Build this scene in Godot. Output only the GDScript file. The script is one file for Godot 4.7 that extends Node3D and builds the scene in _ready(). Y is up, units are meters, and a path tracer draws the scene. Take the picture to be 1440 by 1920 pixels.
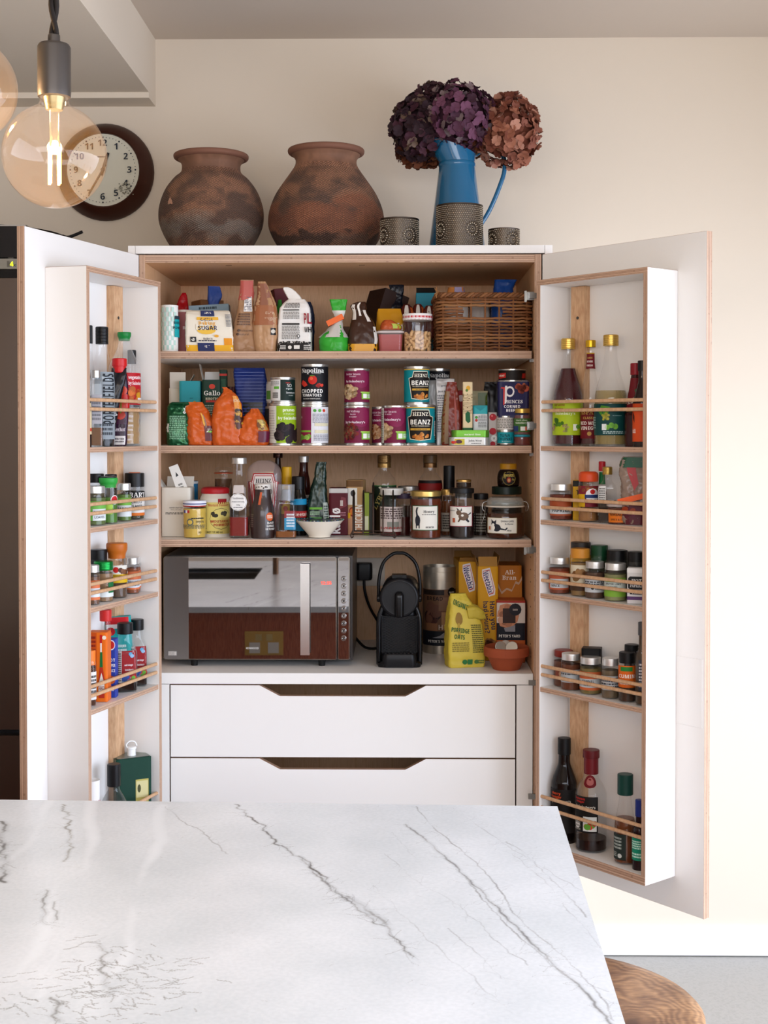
extends Node3D
# A kitchen larder with its doors open, seen over a marble island. Metres, y up, floor at 0, front of the larder at z = 0.

const PHI := 1.6180339
var mats := {}
var used := {}
var texts := {}
var rng := RandomNumberGenerator.new()
var bump := FastNoiseLite.new()
var PR: StandardMaterial3D
var PRG: StandardMaterial3D


var MARBLE_PALE := [
	[[Vector2(602, -1), Vector2(636, 215), Vector2(632, 361)], 13, 0.75],
	[[Vector2(673, -4), Vector2(732, 211), Vector2(760, 355), Vector2(744, 438), Vector2(755, 524), Vector2(780, 612), Vector2(783, 692), Vector2(775, 789)], 12, 0.8],
	[[Vector2(809, 24), Vector2(841, 207), Vector2(857, 387), Vector2(879, 560), Vector2(898, 687), Vector2(896, 753)], 12, 0.85],
	[[Vector2(804, 647), Vector2(816, 756), Vector2(828, 816)], 9, 0.6],
	[[Vector2(926, 711), Vector2(929, 782), Vector2(921, 827)], 9, 0.7],
	[[Vector2(849, 672), Vector2(882, 784), Vector2(910, 869)], 26, 0.55],
	[[Vector2(770, 503), Vector2(789, 583)], 7, 0.5],
]
var MARBLE_DARK := [
	[[Vector2(934, 12), Vector2(996, 127), Vector2(1031, 227), Vector2(1062, 274), Vector2(1081, 299), Vector2(1117, 376), Vector2(1155, 465), Vector2(1197, 536), Vector2(1221, 584), Vector2(1240, 635), Vector2(1259, 681)], 1.95, 0.8, 12.0, "55524e"],
	[[Vector2(1076, 291), Vector2(1118, 388), Vector2(1164, 486)], 2.04, 0.5, 8.4],
	[[Vector2(1163, 465), Vector2(1204, 530), Vector2(1224, 574)], 3.40, 0.4, 7.2],
	[[Vector2(815, 30), Vector2(867, 132), Vector2(895, 152), Vector2(927, 217), Vector2(968, 288)], 1.70, 0.45, 7.2],
	[[Vector2(1253, 12), Vector2(1280, 124), Vector2(1316, 220), Vector2(1359, 342), Vector2(1382, 445), Vector2(1399, 538), Vector2(1423, 603), Vector2(1456, 689), Vector2(1481, 781), Vector2(1488, 851)], 1.70, 0.5, 4.2],
	[[Vector2(1237, 117), Vector2(1273, 203), Vector2(1315, 320), Vector2(1352, 435), Vector2(1382, 529), Vector2(1406, 604), Vector2(1430, 682), Vector2(1461, 767), Vector2(1486, 865)], 2.04, 0.6, 4.8],
	[[Vector2(1400, 206), Vector2(1420, 243), Vector2(1443, 326), Vector2(1473, 441), Vector2(1493, 534)], 1.70, 0.4, 4.8],
	[[Vector2(1330, 367), Vector2(1351, 457), Vector2(1383, 568), Vector2(1413, 648), Vector2(1446, 730)], 1.70, 0.5, 4.8],
	[[Vector2(1208, 273), Vector2(1268, 416), Vector2(1313, 480), Vector2(1341, 544), Vector2(1367, 624), Vector2(1403, 699)], 1.36, 0.35, 6.0],
	[[Vector2(1216, 162), Vector2(1258, 297)], 1.36, 0.3, 4.8],
	[[Vector2(1318, 19), Vector2(1400, 225), Vector2(1464, 362), Vector2(1497, 429)], 1.19, 0.3, 4.8],
	[[Vector2(1407, 265), Vector2(1447, 386), Vector2(1482, 563), Vector2(1505, 662)], 1.27, 0.3, 4.8],
	[[Vector2(1198, 419), Vector2(1277, 619), Vector2(1324, 719), Vector2(1376, 836)], 1.27, 0.3, 6.0],
	[[Vector2(1305, 580), Vector2(1345, 668), Vector2(1368, 741)], 1.36, 0.3, 4.8],
	[[Vector2(632, 25), Vector2(671, 141), Vector2(713, 267), Vector2(729, 332)], 2.21, 0.5, 14.0, "7a7468"],
	[[Vector2(736, 356), Vector2(762, 362)], 1.70, 0.5, 6.0, "7a7060"],
	[[Vector2(730, 457), Vector2(758, 565), Vector2(770, 593)], 2.04, 0.55, 8.0, "66625c"],
	[[Vector2(757, 503), Vector2(778, 574)], 1.87, 0.5, 6.0, "66625c"],
	[[Vector2(557, 130), Vector2(617, 298), Vector2(660, 431)], 3.40, 0.55, 14.0, "55524e"],
	[[Vector2(818, 673), Vector2(840, 651), Vector2(861, 654)], 1.70, 0.5, 8.0, "6a6660"],
	[[Vector2(861, 654), Vector2(890, 753), Vector2(909, 805)], 2.21, 0.55, 12.0, "6a6660"],
	[[Vector2(843, 816), Vector2(865, 857), Vector2(875, 881)], 2.55, 0.5, 14.0, "66625c"],
	[[Vector2(1226, 584), Vector2(1236, 629), Vector2(1250, 641)], 1.53, 0.5, 5.4],
	[[Vector2(1248, 659), Vector2(1262, 702)], 1.53, 0.5, 3.6],
]

const PENDANT := 0.1

func _ready() -> void:
	var cam := Camera3D.new()
	cam.name = "camera"
	add_child(cam)
	cam.position = Vector3(0, 1.638, 3.55)
	cam.rotation = Vector3(deg_to_rad(-1.15), deg_to_rad(0.8), 0)
	cam.projection = Camera3D.PROJECTION_FRUSTUM
	cam.near = 0.05
	cam.far = 60.0
	cam.size = 0.05 * 1920.0 / 2500.0                       # the lens: 2500 pixels of focal length
	cam.frustum_offset = Vector2(0, -0.05 * 103.0 / 2500.0)  # shifted down as an architectural lens is
	var env := Environment.new()
	env.background_mode = Environment.BG_SKY
	var sky := Sky.new()
	var sm := ProceduralSkyMaterial.new()
	sm.sky_top_color = hx("a9c4e6")
	sm.sky_horizon_color = hx("e6edf5")
	sm.ground_bottom_color = hx("8f9488")
	sm.ground_horizon_color = hx("d5dad8")
	sm.sky_energy_multiplier = 1.5
	sm.ground_energy_multiplier = 0.7
	sky.sky_material = sm
	env.sky = sky
	env.tonemap_mode = Environment.TONE_MAPPER_LINEAR
	env.tonemap_exposure = 0.84
	env.sdfgi_enabled = true
	env.ssao_enabled = true
	env.ssil_enabled = true
	var we := WorldEnvironment.new()
	we.name = "environment"
	we.environment = env
	add_child(we)
	# daylight entering through the garden doors on the right and the window behind the viewer
	for w in 2:
		var a := AreaLight3D.new()
		a.name = "daylight_right" if w == 0 else "daylight_front"
		a.area_size = Vector2(4.7, 2.2) if w == 0 else Vector2(3.9, 0.76)
		a.light_color = hx("dde9ff") if w == 0 else hx("f0f3fa")
		a.light_energy = 28.0 if w == 0 else 8.0
		a.area_range = 14.0
		a.area_attenuation = 2.0
		a.shadow_enabled = true
		add_child(a)
		a.position = Vector3(2.42, 1.25, 2.6) if w == 0 else Vector3(0, 2.1, 5.36)
		a.rotation = Vector3(deg_to_rad(-32.0), PI / 2, 0) if w == 0 else Vector3(deg_to_rad(-20.0), 0, 0)   # sky light comes downwards
	setup()
	room()
	larder()
	island()
	stool()
	fridge()
	clock()
	pendant(Vector3(-0.42, 1.969, 1.94), "clear amber globe bulb lamp hanging in front of the clock")
	pendant(Vector3(-0.5285, 2.05, 1.94), "second amber globe bulb lamp cut off at the left edge")
	top_things()
	shelf_one()
	shelf_two()
	shelf_three()
	counter_things()
	left_rack()
	right_rack()

# ---------------------------------------------------------------- helpers
func hx(s: String) -> Color: return Color.html(s)

func M(col: String, rough := 0.5, metal := 0.0, o := {}) -> StandardMaterial3D:
	var key := col + "/" + str(rough) + "/" + str(metal) + str(o)
	if mats.has(key): return mats[key]
	var m := StandardMaterial3D.new()
	m.albedo_color = hx(col)
	m.roughness = rough
	m.metallic = metal
	if metal == 0.0: m.metallic_specular = 0.36
	for k in o: m.set(k, o[k])
	mats[key] = m
	return m

func glass(col := "4f5650", a := 0.035, rough := 0.03) -> StandardMaterial3D:
	var key := "glass" + col + str(a) + str(rough)
	if mats.has(key): return mats[key]
	var m := StandardMaterial3D.new()
	var c := hx(col)
	c.a = a
	m.albedo_color = c
	m.transparency = BaseMaterial3D.TRANSPARENCY_ALPHA
	m.roughness = rough
	m.metallic_specular = 0.4
	mats[key] = m
	return m

func glow(col: String, e: float) -> StandardMaterial3D:
	return M(col, 0.5, 0.0, {"emission_enabled": true, "emission": hx(col), "emission_energy_multiplier": e})

func numbered(n: String) -> String:
	used[n] = used.get(n, 0) + 1
	return n if used[n] == 1 else "%s_%03d" % [n, used[n] - 1]

func thing(called: String, label: String, category: String, at := Vector3.ZERO, yaw := 0.0, group := "") -> Node3D:
	var o := Node3D.new()
	o.name = numbered(called)
	add_child(o, true)
	o.position = at
	o.rotation.y = yaw
	o.set_meta("label", label)
	o.set_meta("category", category)
	if group: o.set_meta("group", group)
	return o

func part(t: Node3D, called: String, mesh: Mesh, mat: Material, at := Vector3.ZERO, rot := Vector3.ZERO) -> MeshInstance3D:
	var o := MeshInstance3D.new()
	var n := 0
	var nm := called
	while t.has_node(nm):
		n += 1
		nm = "%s_%03d" % [called, n]
	o.name = nm
	o.mesh = mesh
	if mat: o.material_override = mat
	t.add_child(o, true)
	o.position = at
	o.rotation = rot
	return o

func struct(called: String, label: String, mesh: Mesh, mat: Material, at := Vector3.ZERO) -> MeshInstance3D:
	var o := MeshInstance3D.new()
	o.name = called
	o.mesh = mesh
	if mat: o.material_override = mat
	add_child(o, true)
	o.position = at
	o.set_meta("kind", "structure")
	o.set_meta("label", label)
	return o

class G:   # gathers triangles (clockwise seen from outside) into one mesh
	var v := PackedVector3Array()
	var n := PackedVector3Array()
	var c := PackedColorArray()
	var uv := PackedVector2Array()
	var ix := PackedInt32Array()
	func vert(p: Vector3, nn: Vector3, u := Vector2.ZERO) -> int:
		v.append(p)
		n.append(nn)
		uv.append(u)
		return v.size() - 1
	func tri(a: int, b: int, d: int) -> void:   # turned so that it faces along its normals
		var f := (v[b] - v[a]).cross(v[d] - v[a])
		if f.dot(n[a] + n[b] + n[d]) > 0.0:
			ix.append(a); ix.append(d); ix.append(b)
		else:
			ix.append(a); ix.append(b); ix.append(d)
	func quad(a: int, b: int, d: int, e: int) -> void:
		tri(a, b, d)
		tri(a, d, e)
	func face(a: Vector3, b: Vector3, d: Vector3, e: Vector3, nn: Vector3, uw := 1.0, uh := 1.0) -> void:
		var i := vert(a, nn, Vector2(0, 0))
		vert(b, nn, Vector2(uw, 0))
		vert(d, nn, Vector2(uw, uh))
		vert(e, nn, Vector2(0, uh))
		quad(i, i + 1, i + 2, i + 3)
	func box(lo: Vector3, hi: Vector3) -> void:
		for ax in 3:
			var b := (ax + 1) % 3
			var d := (ax + 2) % 3
			for s in 2:
				var nn := Vector3.ZERO
				nn[ax] = 1.0 if s else -1.0
				var p := [Vector3.ZERO, Vector3.ZERO, Vector3.ZERO, Vector3.ZERO]
				for k in 4:
					var q := Vector3.ZERO
					q[ax] = hi[ax] if s else lo[ax]
					q[b] = hi[b] if k == 1 or k == 2 else lo[b]
					q[d] = hi[d] if k >= 2 else lo[d]
					p[k] = q
				face(p[0], p[1], p[2], p[3], nn, hi[b] - lo[b], hi[d] - lo[d])
	func into(m: ArrayMesh) -> ArrayMesh:
		if ix.is_empty(): return m
		var a := []
		a.resize(Mesh.ARRAY_MAX)
		a[Mesh.ARRAY_VERTEX] = v
		a[Mesh.ARRAY_NORMAL] = n
		a[Mesh.ARRAY_TEX_UV] = uv
		if c.size() == v.size(): a[Mesh.ARRAY_COLOR] = c
		a[Mesh.ARRAY_INDEX] = ix
		m.add_surface_from_arrays(Mesh.PRIMITIVE_TRIANGLES, a)
		return m
	func mesh() -> ArrayMesh: return into(ArrayMesh.new())

func boxm(w: float, h: float, d: float, at := Vector3.ZERO) -> ArrayMesh:   # centred on x and z, standing on y = 0
	var g := G.new()
	g.box(at + Vector3(-w / 2, 0, -d / 2), at + Vector3(w / 2, h, d / 2))
	return g.mesh()

func span(lo: Vector3, hi: Vector3) -> ArrayMesh:
	var g := G.new()
	g.box(lo, hi)
	return g.mesh()

# a board: faces (surface 0) and layered edges (surface 1) across its thin axis, hairline bevel at the edges
func board(lo: Vector3, hi: Vector3, ax: int, fm: Material, em: Material) -> ArrayMesh:
	var f := G.new()
	var e := G.new()
	var b := (ax + 1) % 3
	var d := (ax + 2) % 3
	var bev := 0.0006
	for s in 2:
		var nn := Vector3.ZERO
		nn[ax] = 1.0 if s else -1.0
		var p := []
		for k in 4:
			var q := Vector3.ZERO
			q[ax] = hi[ax] if s else lo[ax]
			q[b] = hi[b] - bev if k == 1 or k == 2 else lo[b] + bev
			q[d] = hi[d] - bev if k >= 2 else lo[d] + bev
			p.append(q)
		f.face(p[0], p[1], p[2], p[3], nn, hi[b] - lo[b], hi[d] - lo[d])
	for way in 2:
		var t := b if way else d      # the axis this edge looks along
		var l := d if way else b      # the axis it runs along
		for s in 2:
			var nn := Vector3.ZERO
			nn[t] = 1.0 if s else -1.0
			var rows := [0.0, bev, hi[ax] - lo[ax] - bev, hi[ax] - lo[ax]]
			var last := -1
			for r in 4:
				var q := Vector3.ZERO
				q[t] = (hi[t] if s else lo[t]) - nn[t] * (bev if r == 0 or r == 3 else 0.0)
				q[ax] = lo[ax] + rows[r]
				var nr := nn
				if r == 0: nr[ax] = -0.6
				if r == 3: nr[ax] = 0.6
				q[l] = lo[l]
				var i := e.vert(q, nr.normalized(), Vector2(lo[l] * 1.7 + lo[t] * 3.1, r / 3.0))
				q[l] = hi[l]
				e.vert(q, nr.normalized(), Vector2(hi[l] * 1.7 + lo[t] * 3.1, r / 3.0))
				if last >= 0: e.quad(last, last + 1, i + 1, i)
				last = i
	var m := f.into(ArrayMesh.new())
	e.into(m)
	m.surface_set_material(0, fm)
	m.surface_set_material(1, em)
	return m

# ---------------------------------------------------------------- lofts: [y, half width, half depth, corner radius, shift x, shift z]
func full(P: Array) -> Array:
	var r := []
	for p in P:
		var q := [float(p[0]), float(p[1]), float(p[2]) if p.size() > 2 else float(p[1]), 0.0, float(p[4]) if p.size() > 4 else 0.0, float(p[5]) if p.size() > 5 else 0.0]
		q[3] = minf(float(p[3]), minf(q[1], q[2])) if p.size() > 3 else minf(q[1], q[2])
		r.append(q)
	return r

func soft(P: Array, n := 4) -> Array:
	var F := full(P)
	var r := []
	for i in F.size() - 1:
		var a: Array = F[max(0, i - 1)]
		var b: Array = F[i]
		var c: Array = F[i + 1]
		var d: Array = F[min(F.size() - 1, i + 2)]
		for s in n:
			var t := float(s) / n
			var q := []
			for k in 6: q.append(cubic_interpolate(b[k], c[k], a[k], d[k], t))
			q[1] = maxf(q[1], 0.0)
			q[2] = maxf(q[2], 0.0)
			q[3] = clampf(q[3], 0.0, minf(q[1], q[2]))
			r.append(q)
	r.append(F[-1])
	return r

func dent(p: Vector3, o: Dictionary) -> float:
	if not o.has("crumple"): return 0.0
	bump.seed = o.get("seed", 1)
	bump.frequency = o.get("freq", 30.0)
	return o.crumple * (0.8 * bump.get_noise_3dv(p) + 1.1 * (0.25 - absf(bump.get_noise_3dv(p * 1.7 + Vector3(3, 1, 7)))) + 0.25 * (0.25 - absf(bump.get_noise_3dv(p * 3.1))))

func loft(P: Array, o := {}) -> ArrayMesh:
	var F := full(P)
	var k: int = o.get("k", 5)
	var m: int = o.get("m", 0)
	var cols := 4 * (k + 1 + m)
	var g := G.new()
	var rings := []
	var N := F.size()
	# slopes of the outline before and after each ring
	for i in N:
		var sl := []
		for way in 2:
			var a: int = i - 1 if way == 0 else i
			if a < 0 or a + 1 >= N: continue
			var dy: float = F[a + 1][0] - F[a][0]
			var dw: float = F[a + 1][1] - F[a][1]
			var dd: float = F[a + 1][2] - F[a][2]
			if absf(dy) + absf(dw) + absf(dd) < 1e-7: continue
			sl.append([dy, dw, dd])
		if sl.size() == 2:
			var a1 := Vector2(sl[0][0], sl[0][1]).angle()
			var a2 := Vector2(sl[1][0], sl[1][1]).angle()
			if absf(angle_difference(a1, a2)) < 0.7: rings.append([i, [(sl[0][0] + sl[1][0]), (sl[0][1] + sl[1][1]), (sl[0][2] + sl[1][2])], true])
			else:
				rings.append([i, sl[0], true])
				rings.append([i, sl[1], false])
		elif sl.size() == 1: rings.append([i, sl[0], true])
	var pts := []
	for rr in rings:
		var q: Array = F[rr[0]]
		var s: Array = rr[1]
		for cn in 4:
			for j in k + 1 + m:
				var ph := (cn + minf(1.0, float(j) / k)) * PI / 2
				var nx := cos(ph)
				var nz := sin(ph)
				var sx := 1.0 if cn == 0 or cn == 3 else -1.0
				var sz := 1.0 if cn < 2 else -1.0
				var x: float = sx * (q[1] - q[3]) + q[3] * nx
				var z: float = sz * (q[2] - q[3]) + q[3] * nz
				if q[3] > 0.9 * minf(q[1], q[2]) and absf(q[1] - q[2]) < 0.3 * q[1]:
					x = q[1] * nx
					z = q[2] * nz
				if j > k:
					var f := float(j - k) / (m + 1)
					if cn == 0: x = lerpf(q[1] - q[3], -q[1] + q[3], f)
					elif cn == 1: z = lerpf(q[2] - q[3], -q[2] + q[3], f)
					elif cn == 2: x = lerpf(-q[1] + q[3], q[1] - q[3], f)
					else: z = lerpf(-q[2] + q[3], q[2] - q[3], f)
				var dr: float = s[1] * nx * nx + s[2] * nz * nz
				var nn := Vector3(nx * s[0], -dr, nz * s[0]).normalized() if absf(s[0]) + absf(dr) > 1e-9 else Vector3(nx, 0, nz)
				if s[0] < 0: nn = Vector3(nx * s[0], -dr, nz * s[0]).normalized()
				var p := Vector3(x + q[4], q[0], z + q[5])
				p += Vector3(nx, 0, nz) * dent(p, o)
				pts.append(p)
				g.vert(p, nn, Vector2((cn * (k + 1 + m) + j) / float(cols), q[0]))
	var acc := PackedVector3Array()
	if o.has("crumple"): acc.resize(pts.size())
	for r in rings.size() - 1:
		if not rings[r + 1][2]: continue
		for j in cols:
			var a := r * cols + j
			var b := r * cols + (j + 1) % cols
			g.quad(a, b, b + cols, a + cols)
			if acc.size():
				var f: Vector3 = (pts[a + cols] - pts[a]).cross(pts[b] - pts[a]) + (pts[b + cols] - pts[a + cols]).cross(pts[b] - pts[b + cols])
				for q in [a, b, a + cols, b + cols]: acc[q] += f
	if acc.size():
		for q in pts.size():
			if acc[q].length() > 1e-12: g.n[q] = acc[q].normalized() * (1.0 if acc[q].dot(g.n[q]) > 0 else -1.0)
	for e in 2:   # flat ends
		var i: int = 0 if e == 0 else rings.size() - 1
		var q: Array = F[rings[i][0]]
		if q[1] < 1e-5 or o.has("open_top") and e == 1: continue
		var nn := Vector3(0, -1.0 if e == 0 else 1.0, 0)
		var cidx := g.vert(Vector3(q[4], q[0], q[5]), nn, Vector2(0.5, 0.5))
		for j in cols: g.vert(pts[i * cols + j], nn, Vector2(0.5, 0.5))
		for j in cols: g.tri(cidx, cidx + 1 + j, cidx + 1 + (j + 1) % cols)
	return g.mesh()

# a point of the front of a loft: x -1..1 from its left to its right side, y its height
func on(F: Array, x: float, y: float, o: Dictionary) -> Array:
	var q: Array = F[0]
	var nxt: Array = F[0]
	for i in F.size() - 1:
		if F[i][0] <= y:
			var t: float = clampf((y - F[i][0]) / maxf(F[i + 1][0] - F[i][0], 1e-6), 0.0, 1.0)
			nxt = F[i + 1]
			q = []
			for k in 6: q.append(lerpf(F[i][k], nxt[k], t))
	var p: Vector3
	var nn: Vector3
	if q[3] > 0.9 * minf(q[1], q[2]) and absf(q[1] - q[2]) < 0.3 * q[1]:
		var a := x * PI / 2
		p = Vector3(q[1] * sin(a) + q[4], y, q[2] * cos(a) + q[5])
		nn = Vector3(sin(a), 0, cos(a))
	else:
		var X: float = clampf(x, -0.999, 0.999) * q[1]
		var over: float = absf(X) - (q[1] - q[3])
		var z: float = q[2]
		nn = Vector3(0, 0, 1)
		if over > 0:
			var s: float = clampf(over / q[3], 0, 0.999)
			z = q[2] - q[3] + q[3] * sqrt(1 - s * s)
			nn = Vector3(signf(X) * s, 0, sqrt(1 - s * s))
		p = Vector3(X + q[4], y, z + q[5])
	p += nn * dent(p, o)
	return [p, nn]

func glyphs(s: String, font: String) -> Array:   # triangles of a line of lettering: [points, lower left, upper right], one unit = the height of a capital
	var key := font + s
	if texts.has(key): return texts[key]
	var f := SystemFont.new()
	f.font_names = PackedStringArray([{"S": "Droid Serif", "m": "Droid Sans Mono"}.get(font, "Droid Sans")])
	f.font_weight = 700 if font in ["b", "S"] else 400
	var t := TextMesh.new()
	t.font = f
	t.font_size = 24
	t.pixel_size = 1.0 / 17.1
	t.depth = 0.0
	t.curve_step = 1.2
	t.text = s
	var a := t.get_mesh_arrays()
	var vs: PackedVector3Array = a[Mesh.ARRAY_VERTEX]
	var id = a[Mesh.ARRAY_INDEX]
	var out := PackedVector2Array()
	if id != null and id.size():
		for i in id: out.append(Vector2(vs[i].x, vs[i].y))
	else:
		for p in vs: out.append(Vector2(p.x, p.y))
	var lo := Vector2(1e9, 1e9)
	var hi := -lo
	for p in out:
		lo = lo.min(p)
		hi = hi.max(p)
	texts[key] = [out, lo, hi]
	return texts[key]

# flat print laid on the front of a loft between heights y0 and y1. Label units: x -1..1 across, y 0..1 up.
func art(P: Array, y0: float, y1: float, x0: float, x1: float, ops: Array, o := {}) -> ArrayMesh:
	var F := full(P)
	var mid: Array = F[0]
	for q in F:
		if q[0] <= (y0 + y1) / 2: mid = q
	var round: bool = mid[3] > 0.9 * minf(mid[1], mid[2]) and absf(mid[1] - mid[2]) < 0.3 * mid[1]
	var W: float = (x1 - x0) * mid[1] * (PI / 2 if round else 1.0)
	var H := y1 - y0
	var lim: float = o.get("lim", 0.16 * mid[1] if round else (0.012 if o.has("crumple") else 0.3 * mid[1]))
	var g := G.new()
	var layer := 0
	for op in ops:
		var tris := PackedVector2Array()
		var col := Color.BLACK
		var many := []
		match op[0]:
			"r":
				col = hx(op[5])
				var nx := int(ceil(absf(op[3] - op[1]) * W / 2 / lim))
				var ny := int(ceil(absf(op[4] - op[2]) * H / (0.014 if o.has("crumple") else 0.05)))
				if P.size() > 8: ny = max(ny, 6)
				for i in nx:
					for j in ny:
						var ax := lerpf(op[1], op[3], float(i) / nx)
						var bx := lerpf(op[1], op[3], float(i + 1) / nx)
						var ay := lerpf(op[2], op[4], float(j) / ny)
						var by := lerpf(op[2], op[4], float(j + 1) / ny)
						for q in [Vector2(ax, ay), Vector2(bx, ay), Vector2(bx, by), Vector2(ax, ay), Vector2(bx, by), Vector2(ax, by)]: tris.append(q)
			"e", "c":
				var rx: float = op[3]
				var ry: float = op[4] if op[0] == "e" else op[3]
				if op[0] == "c": rx = op[3] * H / (W / 2)
				col = hx(op[5] if op[0] == "e" else op[4])
				many.append([Vector2(op[1], op[2]), rx, ry, col])
			"b":   # a heap of small rounded things
				rng.seed = hash(str(op))
				for i in int(op[5]):
					var c := hx(op[7][rng.randi() % op[7].size()])
					var a := rng.randf() * TAU
					var d := sqrt(rng.randf())
					var rr: float = op[6] * rng.randf_range(0.75, 1.2)
					many.append([Vector2(op[1] + op[3] * d * cos(a), op[2] + op[4] * d * sin(a)), rr * H / (W / 2) * rng.randf_range(0.8, 1.2), rr, c.darkened(rng.randf() * 0.25)])
			"p":
				col = hx(op[2])
				var poly := PackedVector2Array()
				for i in range(0, op[1].size(), 2): poly.append(Vector2(op[1][i], op[1][i + 1]))
				for i in Geometry2D.triangulate_polygon(poly): tris.append(poly[i])
			"z":   # rows of print too small to read
				col = hx(op[6])
				rng.seed = hash(str(op))
				for i in int(op[5]):
					var ym := lerpf(op[4], op[2], (i + 0.5) / op[5])
					var hh: float = 0.3 * (op[4] - op[2]) / op[5]
					var x: float = op[1]
					while x < op[3]:
						var e := minf(op[3], x + rng.randf_range(0.05, 0.16) * (op[3] - op[1]))
						for q in [Vector2(x, ym - hh), Vector2(e, ym - hh), Vector2(e, ym + hh), Vector2(x, ym - hh), Vector2(e, ym + hh), Vector2(x, ym + hh)]: tris.append(q)
						x = e + 0.03 * (op[3] - op[1])
			"t":
				col = hx(op[5])
				var gl := glyphs(op[1], op[6] if op.size() > 6 else "b")
				var sc: float = op[4] * H
				var wide: float = (gl[2].x - gl[1].x) * sc
				var most: float = (op[7] if op.size() > 7 else 1.8) * W / 2
				var rot: float = deg_to_rad(op[8]) if op.size() > 8 else 0.0
				if absf(rot) > 1.0: most = (op[7] if op.size() > 7 else 0.9) * H
				var sx := minf(1.0, most / maxf(wide, 1e-6)) * sc
				var c: Vector2 = (gl[1] + gl[2]) / 2
				for q in gl[0]:
					var p := Vector2((q.x - c.x) * sx, (q.y - c.y) * sc).rotated(rot)
					tris.append(Vector2(op[2] + p.x / (W / 2), op[3] + p.y / H))
		for e in many:
			var nn := 12
			for ring in 2:
				for i in nn:
					var a := Vector2.from_angle(TAU * i / nn)
					var b := Vector2.from_angle(TAU * (i + 1) / nn)
					var s := Vector2(e[1], e[2])
					if ring == 0:
						for q in [Vector2.ZERO, a * 0.5, b * 0.5]: tris.append(e[0] + q * s)
					else:
						for q in [a * 0.5, a, b, a * 0.5, b, b * 0.5]: tris.append(e[0] + q * s)
			if op[0] == "b":
				_lay(g, F, tris, e[3], layer, x0, x1, y0, y1, W, H, lim, o)
				tris = PackedVector2Array()
				layer += 0 if layer > 14 else 1
		if tris.size(): _lay(g, F, tris, col, layer, x0, x1, y0, y1, W, H, lim, o)
		layer += 1
	return g.mesh()

func _lay(g: G, F: Array, tris: PackedVector2Array, col: Color, layer: int, x0: float, x1: float, y0: float, y1: float, W: float, H: float, lim: float, o: Dictionary) -> void:
	var off: float = o.get("off", 0.0005) + (0.0002 if o.has("crumple") else 0.00009) * layer
	var todo := []
	for i in range(0, tris.size(), 3): todo.append([tris[i], tris[i + 1], tris[i + 2], 0])
	while todo.size():
		var t: Array = todo.pop_back()
		var big := 0.0
		var at := 0
		for k in 3:
			var d: Vector2 = t[(k + 1) % 3] - t[k]
			var l := absf(d.x) * W / 2
			if o.has("crumple"): l = maxf(l, absf(d.y) * H)
			if l > big:
				big = l
				at = k
		if big > lim * 1.05 and t[3] < 8:
			var mid: Vector2 = (t[at] + t[(at + 1) % 3]) / 2
			todo.append([t[at], mid, t[(at + 2) % 3], t[3] + 1])
			todo.append([mid, t[(at + 1) % 3], t[(at + 2) % 3], t[3] + 1])
			continue
		var id := []
		for k in 3:
			var q: Array = on(F, lerpf(x0, x1, (t[k].x + 1) / 2), lerpf(y0, y1, t[k].y), o)
			id.append(g.vert(q[0] + q[1] * off, q[1]))
			g.c.append(col)
		g.tri(id[0], id[1], id[2])

func tube(pts: Array, r: float, seg := 8, r2 := -1.0, closed := false, sub := 4) -> ArrayMesh:
	var path := []
	var n := pts.size()
	if sub <= 1 or n == 2: path = pts.duplicate()
	else:
		for i in (n if closed else n - 1):
			var a: Vector3 = pts[(i - 1 + n) % n] if closed or i > 0 else pts[0]
			var d: Vector3 = pts[(i + 2) % n] if closed or i + 2 < n else pts[n - 1]
			for s in sub: path.append((pts[i] as Vector3).cubic_interpolate(pts[(i + 1) % n], a, d, float(s) / sub))
		if not closed: path.append(pts[n - 1])
	var g := G.new()
	var N := path.size()
	var side := Vector3.ZERO
	for i in N:
		var d: Vector3 = (path[(i + 1) % N] - path[(i - 1 + N) % N] if closed else path[min(i + 1, N - 1)] - path[max(i - 1, 0)])
		d = d.normalized()
		if side == Vector3.ZERO: side = d.cross(Vector3.UP if absf(d.y) < 0.9 else Vector3.RIGHT).normalized()
		side = (side - d * side.dot(d)).normalized()
		var up := d.cross(side)
		var rr := r if r2 < 0 else lerpf(r, r2, float(i) / maxf(N - 1, 1))
		for j in seg:
			var nn := side * cos(TAU * j / seg) + up * sin(TAU * j / seg)
			g.vert(path[i] + nn * rr, nn, Vector2(float(i) / N, float(j) / seg))
	for i in (N if closed else N - 1):
		for j in seg: g.quad(i * seg + j, i * seg + (j + 1) % seg, ((i + 1) % N) * seg + (j + 1) % seg, ((i + 1) % N) * seg + j)
	if not closed:
		for e in 2:
			var i: int = 0 if e == 0 else N - 1
			var nn: Vector3 = (path[0] - path[1] if e == 0 else path[N - 1] - path[N - 2]).normalized()
			var c := g.vert(path[i], nn)
			for j in seg: g.vert(g.v[i * seg + j], nn)
			for j in seg: g.tri(c, c + 1 + j, c + 1 + (j + 1) % seg)
	return g.mesh()

func join(list: Array) -> ArrayMesh:   # list of [mesh, transform]
	var st := SurfaceTool.new()
	st.begin(Mesh.PRIMITIVE_TRIANGLES)
	for a in list: st.append_from(a[0], 0, a[1])
	return st.commit()

func ball(r: float, seg := 10) -> SphereMesh:
	var s := SphereMesh.new()
	s.radius = r
	s.height = 2 * r
	s.radial_segments = seg
	s.rings = seg / 2
	return s

func T(x: float, y: float, z: float, e := Vector3.ZERO, s := Vector3.ONE) -> Transform3D:
	return Transform3D(Basis.from_euler(e) * Basis.from_scale(s), Vector3(x, y, z))

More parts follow.
